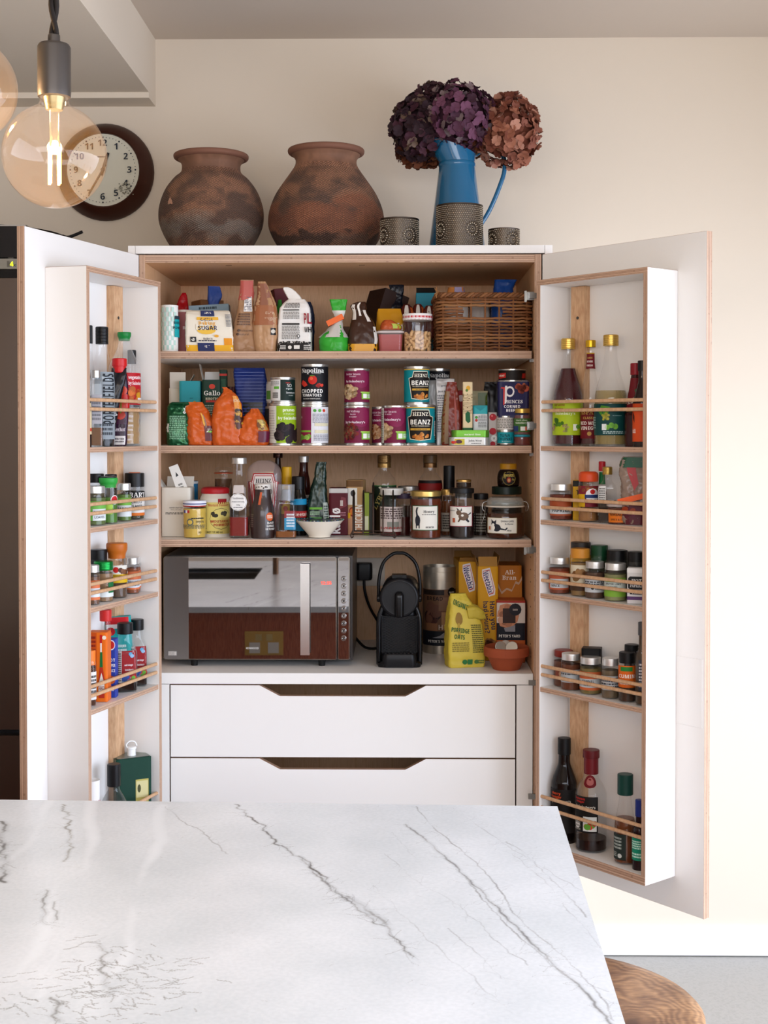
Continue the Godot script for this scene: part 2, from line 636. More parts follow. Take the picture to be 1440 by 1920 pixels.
# ---------------------------------------------------------------- kinds of goods
func can(x: float, y: float, z: float, r: float, h: float, yaw: float, label: String, ops: Array, o := {}) -> Node3D:
	var t := thing(o.get("name", "food_can"), label, o.get("cat", "can"), Vector3(x, y, z), yaw, o.get("group", ""))
	var rim := minf(0.004, h * 0.06)
	var P := [[0, r * 0.93], [0, r], [rim, r], [rim * 1.3, r * 0.965], [h * 0.5, r * 0.965], [h - rim * 1.3, r * 0.965], [h - rim, r], [h, r], [h, r * 0.93]]
	part(t, "tin_body", loft(P + [[h - 0.002, r * 0.92]], {"k": 7}), M(o.get("tin", "c9c6c0"), 0.28, 0.9))
	var L := [[0, r * 0.965], [h, r * 0.965]]
	part(t, "paper_label", art(L, rim * 1.6, h - rim * 1.6, -2.0, 2.0, _wrap(ops), {}), o.get("mat", PR))
	return t

func _wrap(ops: Array) -> Array:   # designs for the front half of a can, written for x -1..1, put on a wrap of twice that
	var r := []
	for a in ops:
		var b: Array = a.duplicate(true)
		match b[0]:
			"r", "z":
				b[1] *= 0.5
				b[3] *= 0.5
			"e", "b":
				b[1] *= 0.5
				b[3] *= 0.5
			"c": b[1] *= 0.5
			"t":
				b[2] *= 0.5
				if b.size() > 7 and not (b.size() > 8 and absf(b[8]) > 60): b[7] *= 0.5
				elif b.size() <= 7:
					if b.size() == 6: b.append("b")
					b.append(0.85)
			"p":
				for i in range(0, b[1].size(), 2): b[1][i] *= 0.5
		r.append(b)
	return r

# glass or plastic vessel. o: P outline [fraction of h, fraction of r ...], cap [y0, y1, r, colour, kind], fill [level, colour, alpha], labels [[y0, y1, x0, x1, ops]]
func vessel(x: float, y: float, z: float, r: float, h: float, yaw: float, called: String, category: String, label: String, o := {}) -> Node3D:
	var t := thing(called, label, category, Vector3(x, y, z), yaw, o.get("group", ""))
	var P := []
	var flat: float = o.get("flat", 1.0)
	for p in o.P:
		var w: float = p[1] * r
		if p.size() > 2 and flat == 1.0: P.append([p[0] * h, w, p[2] * r, p[3] * r])
		elif flat != 1.0: P.append([p[0] * h, w, w * (flat if p[1] > 0.5 else lerpf(1.0, flat, p[1])), w * (flat if p[1] > 0.5 else lerpf(1.0, flat, p[1]))])
		else: P.append([p[0] * h, w])
	P = soft(P, 3)
	var gm: Material = o.get("glass", glass())
	part(t, o.get("body", "glass_body"), loft(P, {"k": o.get("k", 6)}), gm)
	if o.has("fill"):
		var lv: float = o.fill[0] * h
		var lo: float = o.get("foot", 0.02) * h
		var Q := []
		for i in 15:
			var y1 := lerpf(lo, lv, i / 14.0)
			for n in P.size() - 1:
				if P[n][0] <= y1 and P[n + 1][0] >= y1 and P[n + 1][0] > P[n][0]:
					var f: float = (y1 - P[n][0]) / (P[n + 1][0] - P[n][0])
					var q := [y1]
					for m in range(1, 4): q.append(maxf(lerpf(P[n][m], P[n + 1][m], f) - 0.0013, 0.0))
					Q.append(q)
					break
		var al: float = o.fill[2] if o.fill.size() > 2 else 1.0
		var fm: Material = M(o.fill[1], 0.15) if al == 1.0 else (M(o.fill[1], 0.9) if al > 1.0 else glass(o.fill[1], al, 0.05))
		part(t, "contents", loft(Q, {"k": o.get("k", 6), "crumple": 0.001, "freq": 300.0} if al > 1.0 else {"k": o.get("k", 6)}), fm)
	if o.has("cap"):
		for c in o.cap: _cap(t, c, r, h)
	var n := 0
	for l in o.get("labels", []):
		part(t, "label", art(P, l[0] * h, l[1] * h, l[2], l[3], l[4], {}), l[5] if l.size() > 5 else PR)
	return t

func _cap(t: Node3D, c: Array, r: float, h: float) -> void:
	var kind: String = c[4] if c.size() > 4 else "plain"
	var a: float = c[0] * h
	var b: float = c[1] * h
	var w: float = c[2] * r
	var e := minf(0.0018, (b - a) * 0.2)
	var P := [[a, w * 0.97], [a + e * 0.5, w], [b - e, w], [b - e * 0.3, w - e * 0.4], [b, w - e * 1.4]]
	if kind == "ribbed":
		P = [[a, w * 0.97], [a + e, w]]
		for i in 5:
			var q := lerpf(a + e, b - e, (i + 0.5) / 5)
			P.append([q - 0.0005, w])
			P.append([q, w * 0.965])
			P.append([q + 0.0005, w])
		P += [[b - e, w], [b, w - e]]
	elif kind == "dome": P = soft([[a, w * 0.97], [a + e, w], [lerpf(a, b, 0.55), w * 1.0], [lerpf(a, b, 0.85), w * 0.93], [b, w * 0.7]], 3)
	elif kind == "waist": P = soft([[a, w * 0.82], [lerpf(a, b, 0.3), w * 0.86], [lerpf(a, b, 0.55), w], [lerpf(a, b, 0.9), w * 1.02], [b, w * 0.96]], 3)
	var mt: Material = M(c[3], 0.3, 0.75) if kind in ["ribbed", "metal"] else M(c[3], 0.38)
	part(t, c[5] if c.size() > 5 else "cap", loft(P, {"k": 6}), mt)
	if kind == "metal":   # printed ring seen from the side
		part(t, "cap_rim", loft([[a, w * 1.0], [a, w * 1.03], [a + 0.0015, w * 1.03], [a + 0.0015, w]], {"k": 6}), mt)

const JAR := [[0, 0.86], [0.02, 0.97], [0.06, 1.0], [0.7, 1.0], [0.78, 0.96], [0.84, 0.84], [0.86, 0.8], [0.9, 0.8]]

func spice(x: float, y: float, z: float, r: float, h: float, yaw: float, label: String, lid: String, fill: String, ops: Array, o := {}) -> Node3D:
	var kind: String = "metal" if lid in ["d8d6d2", "c9a552"] else "plain"
	var d := {"P": JAR, "cap": [[o.get("cap0", 0.82), 1.0, o.get("capr", 0.93), lid, o.get("kind", kind), "lid"]], "fill": [o.get("level", 0.7), fill, 2.0], "labels": [], "group": o.get("group", "")}
	if ops.size(): d.labels = [[o.get("l0", 0.12), o.get("l1", 0.62), -0.8, 0.8, ops]]
	return vessel(x, y, z, r, h, yaw, o.get("name", "spice_jar"), o.get("cat", "spice jar"), label, d)

func carton(x: float, y: float, z: float, w: float, h: float, d: float, yaw: float, label: String, col: String, ops: Array, o := {}) -> Node3D:
	var t := thing(o.get("name", "food_box"), label, o.get("cat", "box"), Vector3(x, y, z - d / 2), yaw, o.get("group", ""))   # z is where its front stands
	if o.has("tilt"): t.rotation = Vector3(0, yaw, o.tilt)
	var rc := 0.0012
	var P := [[0, w / 2 - rc, d / 2 - rc, rc], [rc, w / 2, d / 2, rc], [h - rc, w / 2, d / 2, rc], [h, w / 2 - rc, d / 2 - rc, rc]]
	part(t, "carton_body", loft(P, {"k": 2}), M(col, o.get("rough", 0.5)))
	if ops.size(): part(t, "printed_front", art([[0, w / 2, d / 2, rc], [h, w / 2, d / 2, rc]], 0.001, h - 0.001, -0.98, 0.98, [["r", -1, 0, 1, 1, col]] + ops), o.get("mat", PR))
	if o.has("side"): part(t, "printed_side", art([[0, d / 2, w / 2, rc], [h, d / 2, w / 2, rc]], 0.001, h - 0.001, -0.98, 0.98, o.side), PR, Vector3.ZERO, Vector3(0, o.get("side_at", PI / 2), 0))
	for f in o.get("flaps", []):   # [edge: 0 front 1 right 2 back 3 left, length, opening angle, colour]
		var fw: float = w if f[0] % 2 == 0 else d
		var g := G.new()
		g.box(Vector3(-fw / 2 + 0.002, 0, -0.0004), Vector3(fw / 2 - 0.002, f[1], 0.0004))
		var off: float = d / 2 if f[0] % 2 == 0 else w / 2
		var a: float = [0.0, PI / 2, PI, -PI / 2][f[0]]
		var fp := part(t, "flap", g.mesh(), M(f[3], 0.6))
		fp.transform = Transform3D(Basis(Vector3.UP, a), Vector3(sin(a), 0, cos(a)) * (off - 0.001) + Vector3(0, h, 0)) * Transform3D(Basis(Vector3.RIGHT, f[2]), Vector3.ZERO)
	return t

# soft bag: outline as fractions of its height and half width, crumpled; prints laid on its front
func bag(x: float, y: float, z: float, r: float, h: float, P: Array, yaw: float, label: String, mat: Material, prints: Array, o := {}) -> Node3D:
	var t := thing(o.get("name", "food_bag"), label, o.get("cat", "bag"), Vector3(x, y, z), yaw, o.get("group", ""))
	var Q := []
	for p in P:
		var q := [p[0] * h]
		for k in range(1, 6): q.append((p[k] if p.size() > k else (p[min(k, 3)] if k < 4 and p.size() > k else 0.0)) * r)
		Q.append(q)
	var S := soft(Q, 8)
	var c := {"crumple": o.get("crumple", 0.0035), "freq": o.get("freq", 32.0), "seed": o.get("seed", int(absf(x * 1000))), "k": 5, "m": 10}
	part(t, o.get("part", "bag_body"), loft(S, c), mat)
	for l in prints: part(t, l[6] if l.size() > 6 else "print", art(S, l[0] * h, l[1] * h, l[2], l[3], l[4], c.merged({"off": o.get("off", 0.0015)})), l[5] if l.size() > 5 else PRG)
	return t


# ---------------------------------------------------------------- the room
func noise_tex(w: int, h: int, freq: float, seed_: int, ramp: Array, normal := false, strength := 2.0) -> NoiseTexture2D:
	var t := NoiseTexture2D.new()
	var n := FastNoiseLite.new()
	n.seed = seed_
	n.frequency = freq
	n.fractal_octaves = 5
	t.noise = n
	t.width = w
	t.height = h
	t.seamless = true
	t.as_normal_map = normal
	t.bump_strength = strength
	if ramp.size():
		var g := Gradient.new()
		var off := PackedFloat32Array()
		var col := PackedColorArray()
		for i in ramp.size():
			off.append(float(i) / (ramp.size() - 1))
			col.append(hx(ramp[i]))
		g.offsets = off
		g.colors = col
		t.color_ramp = g
	return t

func wood(ramp: Array, scale: Vector3, seed_: int, rough := 0.5) -> StandardMaterial3D:
	var m := StandardMaterial3D.new()
	m.albedo_texture = noise_tex(512, 512, 0.02, seed_, ramp)
	m.uv1_triplanar = true
	m.uv1_scale = scale
	m.roughness = rough
	return m

func ply_edge() -> StandardMaterial3D:   # glued layers of birch seen end on
	var im := Image.create(512, 64, false, Image.FORMAT_RGB8)
	var n := FastNoiseLite.new()
	n.frequency = 0.03
	var layer := [0.8, 0.45, 0.86, 0.55, 0.9, 0.4, 0.84, 0.5, 0.9, 0.42, 0.82, 0.55, 0.8]
	for y in 64:
		var k := y / 6
		for x in 512:
			var v: float = (0.3 if y % 6 < 2 else layer[k % 13] * 0.5 + 0.45) + 0.12 * n.get_noise_2d(x * 0.6, k * 97.0) + 0.1 * n.get_noise_2d(x * 5.0, y * 9.0)
			if n.get_noise_2d(x * 1.2 + 300.0, k * 31.0) > 0.44 and k % 2 == 1: v *= 0.55
			im.set_pixel(x, y, hx("86614b").lerp(hx("d2af93"), clampf(v, 0, 1)))
	var m := StandardMaterial3D.new()
	m.albedo_texture = ImageTexture.create_from_image(im)
	m.roughness = 0.55
	return m

var LAM: StandardMaterial3D      # white laminate
var BIRCH: StandardMaterial3D
var EDGE: StandardMaterial3D
var PALE: StandardMaterial3D     # dowel timber
var CHROME: StandardMaterial3D

func setup() -> void:
	PR = M("ffffff", 0.55, 0.0, {"vertex_color_use_as_albedo": true, "vertex_color_is_srgb": true})
	PRG = M("ffffff", 0.28, 0.0, {"vertex_color_use_as_albedo": true, "vertex_color_is_srgb": true})
	LAM = M("efebe6", 0.42)
	BIRCH = wood(["cf9f72", "dbab7e", "e6b88b", "ddae82", "ecc194"], Vector3(9, 0.9, 9), 4, 0.5)
	EDGE = ply_edge()
	PALE = wood(["b98a62", "cba078", "dab28a"], Vector3(9, 2.5, 9), 9, 0.5)
	CHROME = M("8f8c87", 0.2, 1.0)

func room() -> void:
	var paint := M("e3d5c2", 0.85)
	var white := M("f3f2ef", 0.55)
	struct("wall_back", "warm off-white painted wall behind the larder", span(Vector3(-3.2, -0.1, -0.8), Vector3(2.6, 2.95, -0.6)), paint)
	struct("wall_left", "painted wall at the far left of the kitchen", span(Vector3(-3.4, -0.1, -0.8), Vector3(-3.2, 2.95, 5.6)), paint)
	var g := G.new()   # right wall round a wide glazed opening
	g.box(Vector3(2.4, -0.1, -0.6), Vector3(2.6, 2.95, 0.2))
	g.box(Vector3(2.4, -0.1, 5.0), Vector3(2.6, 2.95, 5.4))
	g.box(Vector3(2.4, 2.3, 0.2), Vector3(2.6, 2.95, 5.0))
	g.box(Vector3(2.4, -0.1, 0.2), Vector3(2.6, 0.03, 5.0))
	struct("wall_right", "painted wall on the right round the garden doors", g.mesh(), paint)
	g = G.new()
	g.box(Vector3(-3.4, -0.1, 5.4), Vector3(-2.0, 2.95, 5.6))
	g.box(Vector3(2.0, -0.1, 5.4), Vector3(2.6, 2.95, 5.6))
	g.box(Vector3(-2.0, 2.5, 5.4), Vector3(2.0, 2.95, 5.6))
	g.box(Vector3(-2.0, -0.1, 5.4), Vector3(2.0, 1.7, 5.6))
	struct("wall_front", "painted wall behind the viewer with a wide window", g.mesh(), paint)
	for w in 2:
		var win := Node3D.new()
		win.name = "window_%d" % (w + 1)
		add_child(win)
		win.set_meta("kind", "structure")
		win.set_meta("label", "tall glazed garden doors on the right" if w == 0 else "wide window behind the viewer")
		var W := 4.8 if w == 0 else 4.0
		var y0 := 0.03 if w == 0 else 1.7
		var y9 := 2.3 if w == 0 else 2.5
		var f := G.new()
		var n := 5 if w == 0 else 3
		for i in n + 1:
			var x := -W / 2 + W * i / n
			f.box(Vector3(clampf(x - 0.03, -W / 2, W / 2 - 0.06), y0, -0.03), Vector3(clampf(x + 0.03, -W / 2 + 0.06, W / 2), y9, 0.03))
		f.box(Vector3(-W / 2, y0, -0.029), Vector3(W / 2, y0 + 0.06, 0.029))
		f.box(Vector3(-W / 2, y9 - 0.06, -0.029), Vector3(W / 2, y9, 0.029))
		part(win, "window_frame", f.mesh(), M("3a3a3a", 0.5))
		for i in n: part(win, "pane", span(Vector3(-W / 2 + W * i / n + 0.03, y0 + 0.06, -0.004), Vector3(-W / 2 + W * (i + 1) / n - 0.03, y9 - 0.06, 0.004)), glass("ffffff", 0.02, 0.0))
		win.position = Vector3(2.5, 0, 2.6) if w == 0 else Vector3(0, 0, 5.5)
		win.rotation.y = PI / 2 if w == 0 else 0.0
	var fl := StandardMaterial3D.new()
	fl.albedo_texture = noise_tex(512, 512, 0.06, 3, ["a29e97", "aaa69f", "b0aca5", "a6a29b", "b6b2aa"])
	fl.uv1_triplanar = true
	fl.uv1_scale = Vector3(1.3, 1.3, 1.3)
	fl.roughness = 0.42
	struct("floor", "grey polished concrete floor", span(Vector3(-3.4, -0.15, -0.8), Vector3(2.6, 0, 5.6)), fl)
	struct("ceiling", "off-white plaster ceiling", span(Vector3(-3.4, 2.85, -0.8), Vector3(2.6, 3.0, 5.6)), M("cfc1b2", 0.9))
	# boxed-in beam at the upper left, with a deeper lip against the wall
	g = G.new()
	g.box(Vector3(-3.2, 2.66, -0.6), Vector3(-0.767, 2.85, 5.4))
	g.box(Vector3(-3.2, 2.643, -0.6), Vector3(-0.767, 2.66, -0.491))
	struct("trim_1", "boxed-in plaster beam at the upper left", g.mesh(), paint)
	g = G.new()
	g.box(Vector3(-3.2, 0.004, -0.6), Vector3(2.4, 0.078, -0.58))
	g.box(Vector3(-3.2, 0.078, -0.6), Vector3(2.4, 0.09, -0.586))
	struct("baseboard_back", "white skirting board along the back wall", g.mesh(), white)

# ---------------------------------------------------------------- the larder cupboard
func larder() -> void:
	var t := thing("larder_cupboard", "tall white and birch plywood larder with both doors open and full shelves", "cupboard")
	# outer white case
	part(t, "top_panel", span(Vector3(-0.711, 2.108, -0.6), Vector3(0.376, 2.129, 0)), LAM)
	part(t, "case_side", span(Vector3(-0.731, 0, -0.6), Vector3(-0.712, 2.129, 0)), LAM)
	part(t, "case_side", span(Vector3(0.377, 0, -0.6), Vector3(0.397, 2.129, 0)), LAM)
	# plywood carcass
	part(t, "carcass_side", board(Vector3(-0.702, 0.06, -0.58), Vector3(-0.686, 2.105, -0.001), 0, BIRCH, EDGE), null)
	part(t, "carcass_side", board(Vector3(0.35, 0.06, -0.58), Vector3(0.368, 2.105, -0.001), 0, BIRCH, EDGE), null)
	part(t, "carcass_top", board(Vector3(-0.686, 2.084, -0.58), Vector3(0.35, 2.105, -0.003), 1, BIRCH, EDGE), null)
	part(t, "back_panel", span(Vector3(-0.686, 0.06, -0.59), Vector3(0.35, 2.084, -0.575)), BIRCH)
	part(t, "plinth", span(Vector3(-0.702, 0, -0.55), Vector3(0.368, 0.06, -0.05)), LAM)
	for y in [1.829, 1.577, 1.326]:
		part(t, "shelf", board(Vector3(-0.686, y, -0.575), Vector3(0.343, y + 0.02, -0.004), 1, LAM, EDGE), null)
		for x in [-0.68, 0.344]:
			part(t, "shelf_peg", span(Vector3(x - 0.004, y - 0.008, -0.05), Vector3(x + 0.006, y, -0.03)), CHROME)
	part(t, "counter", span(Vector3(-0.686, 0.959, -0.575), Vector3(0.348, 0.988, -0.002)), LAM)
	for x in [[-0.6855, -0.6255], [0.3045, 0.3475]]:
		part(t, "face_stile", span(Vector3(x[0], 0.06, -0.021), Vector3(x[1], 0.957, -0.003)), LAM)
	for x in [-0.47, -0.11, 0.2]:
		part(t, "screw_slot", span(Vector3(x - 0.008, 2.0835, -0.06), Vector3(x + 0.008, 2.0845, -0.055)), M("6b4d36", 0.5))
	_pin.top_radius = 0.0022
	_pin.bottom_radius = 0.0022
	_pin.height = 0.001
	_pin.radial_segments = 8
	for i in 30:   # shelf pin holes in the right side
		part(t, "pin_hole", _pin, M("5b4130", 0.8), Vector3(0.3495, 1.02 + i * 0.034, -0.09), Vector3(0, 0, PI / 2))
	# drawers with angled hand slots
	for k in 3:
		var top: float = [0.955, 0.758, 0.556][k]
		var low: float = [0.762, 0.56, 0.07][k]
		var d := part(t, "drawer", drawer_front(-0.622, 0.301, low, top), null, Vector3(0, 0, -0.004))
		d.mesh.surface_set_material(0, LAM)
		d.mesh.surface_set_material(1, EDGE)
		var b := G.new()
		b.box(Vector3(-0.6, low + 0.02, -0.5), Vector3(-0.588, top - 0.03, -0.024))
		b.box(Vector3(0.268, low + 0.02, -0.5), Vector3(0.28, top - 0.03, -0.024))
		b.box(Vector3(-0.6, low + 0.01, -0.5), Vector3(0.28, low + 0.02, -0.024))
		b.box(Vector3(-0.588, low + 0.02, -0.5), Vector3(0.268, top - 0.04, -0.49))
		part(d, "drawer_box", b.mesh(), BIRCH)
	# doors, opened past the square, each with a spice rack
	for side in 2:
		var H := Vector3(-0.702, 0, 0.002) if side == 0 else Vector3(0.370, 0, 0.002)
		var dir := Vector3(-0.16, 0, 0.511) if side == 0 else Vector3(0.341, 0, 0.414)
		dir = dir.normalized()
		var nn := Vector3(dir.z, 0, -dir.x) * (1.0 if side == 0 else -1.0)
		var s := -1.0 if side == 0 else 1.0       # the left door runs along its own -x
		var d := part(t, "door", slab(s, 0, 0.536, 0.484, 2.104, -0.02, 0, 2), null)
		d.transform = Transform3D(Basis(dir * s, Vector3.UP, nn), H)   # z out of its inner face
		rack(d, s)
	# hinges on the right side
	for y in [1.995, 1.65, 1.32, 0.965, 0.66]:
		var hg := part(t, "hinge", span(Vector3(0.331, y - 0.011, -0.034), Vector3(0.35, y + 0.011, -0.006)), CHROME)
		part(hg, "hinge_arm", span(Vector3(0.336, y - 0.007, -0.006), Vector3(0.362, y + 0.007, 0.004)), CHROME)
		part(hg, "hinge_cup", span(Vector3(0.325, y - 0.015, -0.03), Vector3(0.331, y + 0.015, -0.02)), M("8d8a84", 0.3, 1.0))

var _pin := CylinderMesh.new()

func slab(s: float, u0: float, u1: float, y0: float, y1: float, w0: float, w1: float, ax: int) -> ArrayMesh:
	return board(Vector3(minf(s * u0, s * u1), y0, w0), Vector3(maxf(s * u0, s * u1), y1, w1), ax, LAM, EDGE)

func rack(d: Node3D, s: float) -> void:
	var u0 := 0.088
	var u1 := 0.451
	part(d, "rack_side", slab(s, u0, u0 + 0.013, 0.564, 2.0195, 0, 0.11, 0), null)
	part(d, "rack_side", slab(s, u1 - 0.013, u1, 0.564, 2.0195, 0, 0.11, 0), null)
	part(d, "rack_top", slab(s, u0 + 0.0006, u1 - 0.0006, 2.006, 2.02, 0, 0.1106, 1), null)
	part(d, "rack_base", slab(s, u0 + 0.0006, u1 - 0.0006, 0.5635, 0.586, 0, 0.1106, 1), null)
	for y in [1.598, 1.41, 1.222, 0.982]:
		part(d, "rack_shelf", slab(s, u0 + 0.013, u1 - 0.013, y - 0.012, y, 0, 0.107, 1), null)
	for y in [1.71, 1.688, 1.464, 1.442, 1.276, 1.255, 1.035, 1.013, 0.7, 0.672]:
		part(d, "rail", tube([Vector3(s * (u0 + 0.012), y, 0.101), Vector3(s * (u1 - 0.012), y, 0.101)], 0.0045, 10), PALE)
	var b := part(d, "batten", span(Vector3(minf(s * 0.124, s * 0.17), 0.587, 0.0005), Vector3(maxf(s * 0.124, s * 0.17), 2.005, 0.021)), PALE)
	part(b, "screw", loft([[0, 0.004], [0.001, 0.004], [0.0016, 0.002]], {"k": 4}), M("55524e", 0.35, 0.9), Vector3(s * 0.147, 1.925, 0.021), Vector3(PI / 2, 0, 0))
	# the filled-in panel with a hairline joint in the door's face
	part(d, "inlay_panel", slab(s, 0.4515, 0.529, 0.935, 1.098, -0.001, 0.0007, 2), LAM)

func drawer_front(x0: float, x1: float, y0: float, y1: float) -> ArrayMesh:
	var c := (x0 + x1) / 2
	var poly := [Vector2(x0, y0), Vector2(x1, y0), Vector2(x1, y1), Vector2(c + 0.223, y1), Vector2(c + 0.168, y1 - 0.029), Vector2(c - 0.168, y1 - 0.029), Vector2(c - 0.223, y1), Vector2(x0, y1)]
	var f := G.new()
	var e := G.new()
	var tr := Geometry2D.triangulate_polygon(PackedVector2Array(poly))
	for s in 2:
		var z := 0.0 if s else -0.019
		var first := f.v.size()
		for p in poly: f.vert(Vector3(p.x, p.y, z), Vector3(0, 0, 1 if s else -1))
		for i in range(0, tr.size(), 3): f.tri(first + tr[i], first + tr[i + 1], first + tr[i + 2])
	for i in poly.size():
		var a: Vector2 = poly[i]
		var b: Vector2 = poly[(i + 1) % poly.size()]
		var nn := Vector3((b - a).y, -(b - a).x, 0).normalized()
		var l := (b - a).length() * 2.0
		e.face(Vector3(a.x, a.y, 0), Vector3(b.x, b.y, 0), Vector3(b.x, b.y, -0.019), Vector3(a.x, a.y, -0.019), nn, l, 1.0)
	var m := f.into(ArrayMesh.new())
	e.into(m)
	return m

# ---------------------------------------------------------------- island, stool
func stamp(im: Image, x: float, y: float, r: float, col: Color, a: float, soft_ := 1.0) -> void:
	var R := int(ceil(r))
	for j in range(-R, R + 1):
		for i in range(-R, R + 1):
			var d := sqrt(float(i * i + j * j)) / maxf(r, 0.5)
			var px := int(x) + i
			var py := int(y) + j
			if d > 1.0 or px < 0 or py < 0 or px >= im.get_width() or py >= im.get_height(): continue
			im.set_pixel(px, py, im.get_pixel(px, py).lerp(col, a * pow(1.0 - d, soft_)))

func vein(im: Image, pts: Array, r: float, col: Color, a: float, wob: float, branch: float, freq := 0.022) -> void:
	var n := FastNoiseLite.new()
	n.seed = int(pts[0].x * 7 + pts[0].y * 3)
	n.frequency = freq
	n.fractal_octaves = 5
	var run := 0.0
	for i in pts.size() - 1:
		var p: Vector2 = pts[i]
		var q: Vector2 = pts[i + 1]
		var L := p.distance_to(q)
		var nrm := (q - p).orthogonal().normalized()
		var s := 0.0
		while s < L:
			var w := n.get_noise_1d(run)
			var at := p.lerp(q, s / L) + nrm * w * wob
			var k := clampf(0.6 + 0.9 * n.get_noise_1d(run * 0.35 + 900.0), 0.1, 1.0)
			var cover := a * k * (0.6 if r > 5.0 else 0.5)
			stamp(im, at.x, at.y, r * (0.6 + 0.7 * k), col, cover)
			if r > 1.7 and r < 5.0: stamp(im, at.x, at.y, r * 2.6, col, cover * 0.1)
			if branch > 0 and rng.randf() < branch:
				var b := at
				var dr := nrm.rotated(rng.randf_range(-1.2, 1.2)) * (1.0 if rng.randf() < 0.5 else -1.0)
				for m in rng.randi_range(6, 26):
					b += dr.rotated(rng.randf_range(-0.6, 0.6)) * 1.3
					stamp(im, b.x, b.y, maxf(r * 0.4, 1.0), col, a * 0.35)
			s += maxf(1.0, r * 0.35)
			run += maxf(1.0, r * 0.35)

func marble() -> StandardMaterial3D:
	var W := 1500
	var H := 1200
	var n := FastNoiseLite.new()
	n.seed = 21
	n.frequency = 0.0035
	n.fractal_octaves = 5
	var base := n.get_image(W, H)
	var fine := FastNoiseLite.new()
	fine.seed = 5
	fine.frequency = 0.11
	fine.fractal_octaves = 3
	var grain := fine.get_image(W, H)
	var im := Image.create(W, H, false, Image.FORMAT_RGB8)
	var ca := hx("cfd3d4")
	var cb := hx("e6e9ea")
	var bd := base.get_data()
	var gd := grain.get_data()
	var out := PackedByteArray()
	out.resize(W * H * 3)
	for i in W * H:
		var v := bd[i] / 255.0 * 0.7 + gd[i] / 255.0 * 0.4
		v = clampf(v, 0.0, 1.0)
		out[i * 3] = int(lerpf(214, 243, v))
		out[i * 3 + 1] = int(lerpf(221, 247, v))
		out[i * 3 + 2] = int(lerpf(225, 251, v))
	im = Image.create_from_data(W, H, false, Image.FORMAT_RGB8, out)
	rng.seed = 77
	# island pixels: 1000 per metre, x from the far left, y from the far edge
	for s in MARBLE_PALE: vein(im, s[0], s[1], hx("f6fbff"), s[2], 12.0, 0.0, 0.005)
	for s in MARBLE_DARK: vein(im, s[0], s[1], hx(s[4] if s.size() > 4 else "6e6c6a"), s[2], s[3], 0.06)
	for i in 420:   # crackled patches at the near left, flecks everywhere
		var p := Vector2(rng.randfn(890.0, 55.0), rng.randfn(785.0, 60.0)) if i < 210 else Vector2(rng.randf() * W, rng.randf() * H)
		var d := Vector2.from_angle(rng.randf_range(-0.7, 1.3) + (0.0 if i < 210 else 2.2))
		for k in rng.randi_range(5, 20 if i < 210 else 8):
			p += d.rotated(rng.randf_range(-0.9, 0.9)) * 1.4
			stamp(im, p.x, p.y, 1.3 if i < 210 else 1.0, hx("77756f"), 0.4 if i < 210 else 0.2)
	var m := StandardMaterial3D.new()
	m.albedo_texture = ImageTexture.create_from_image(im)
	m.roughness = 0.24
	m.metallic_specular = 0.34
	return m

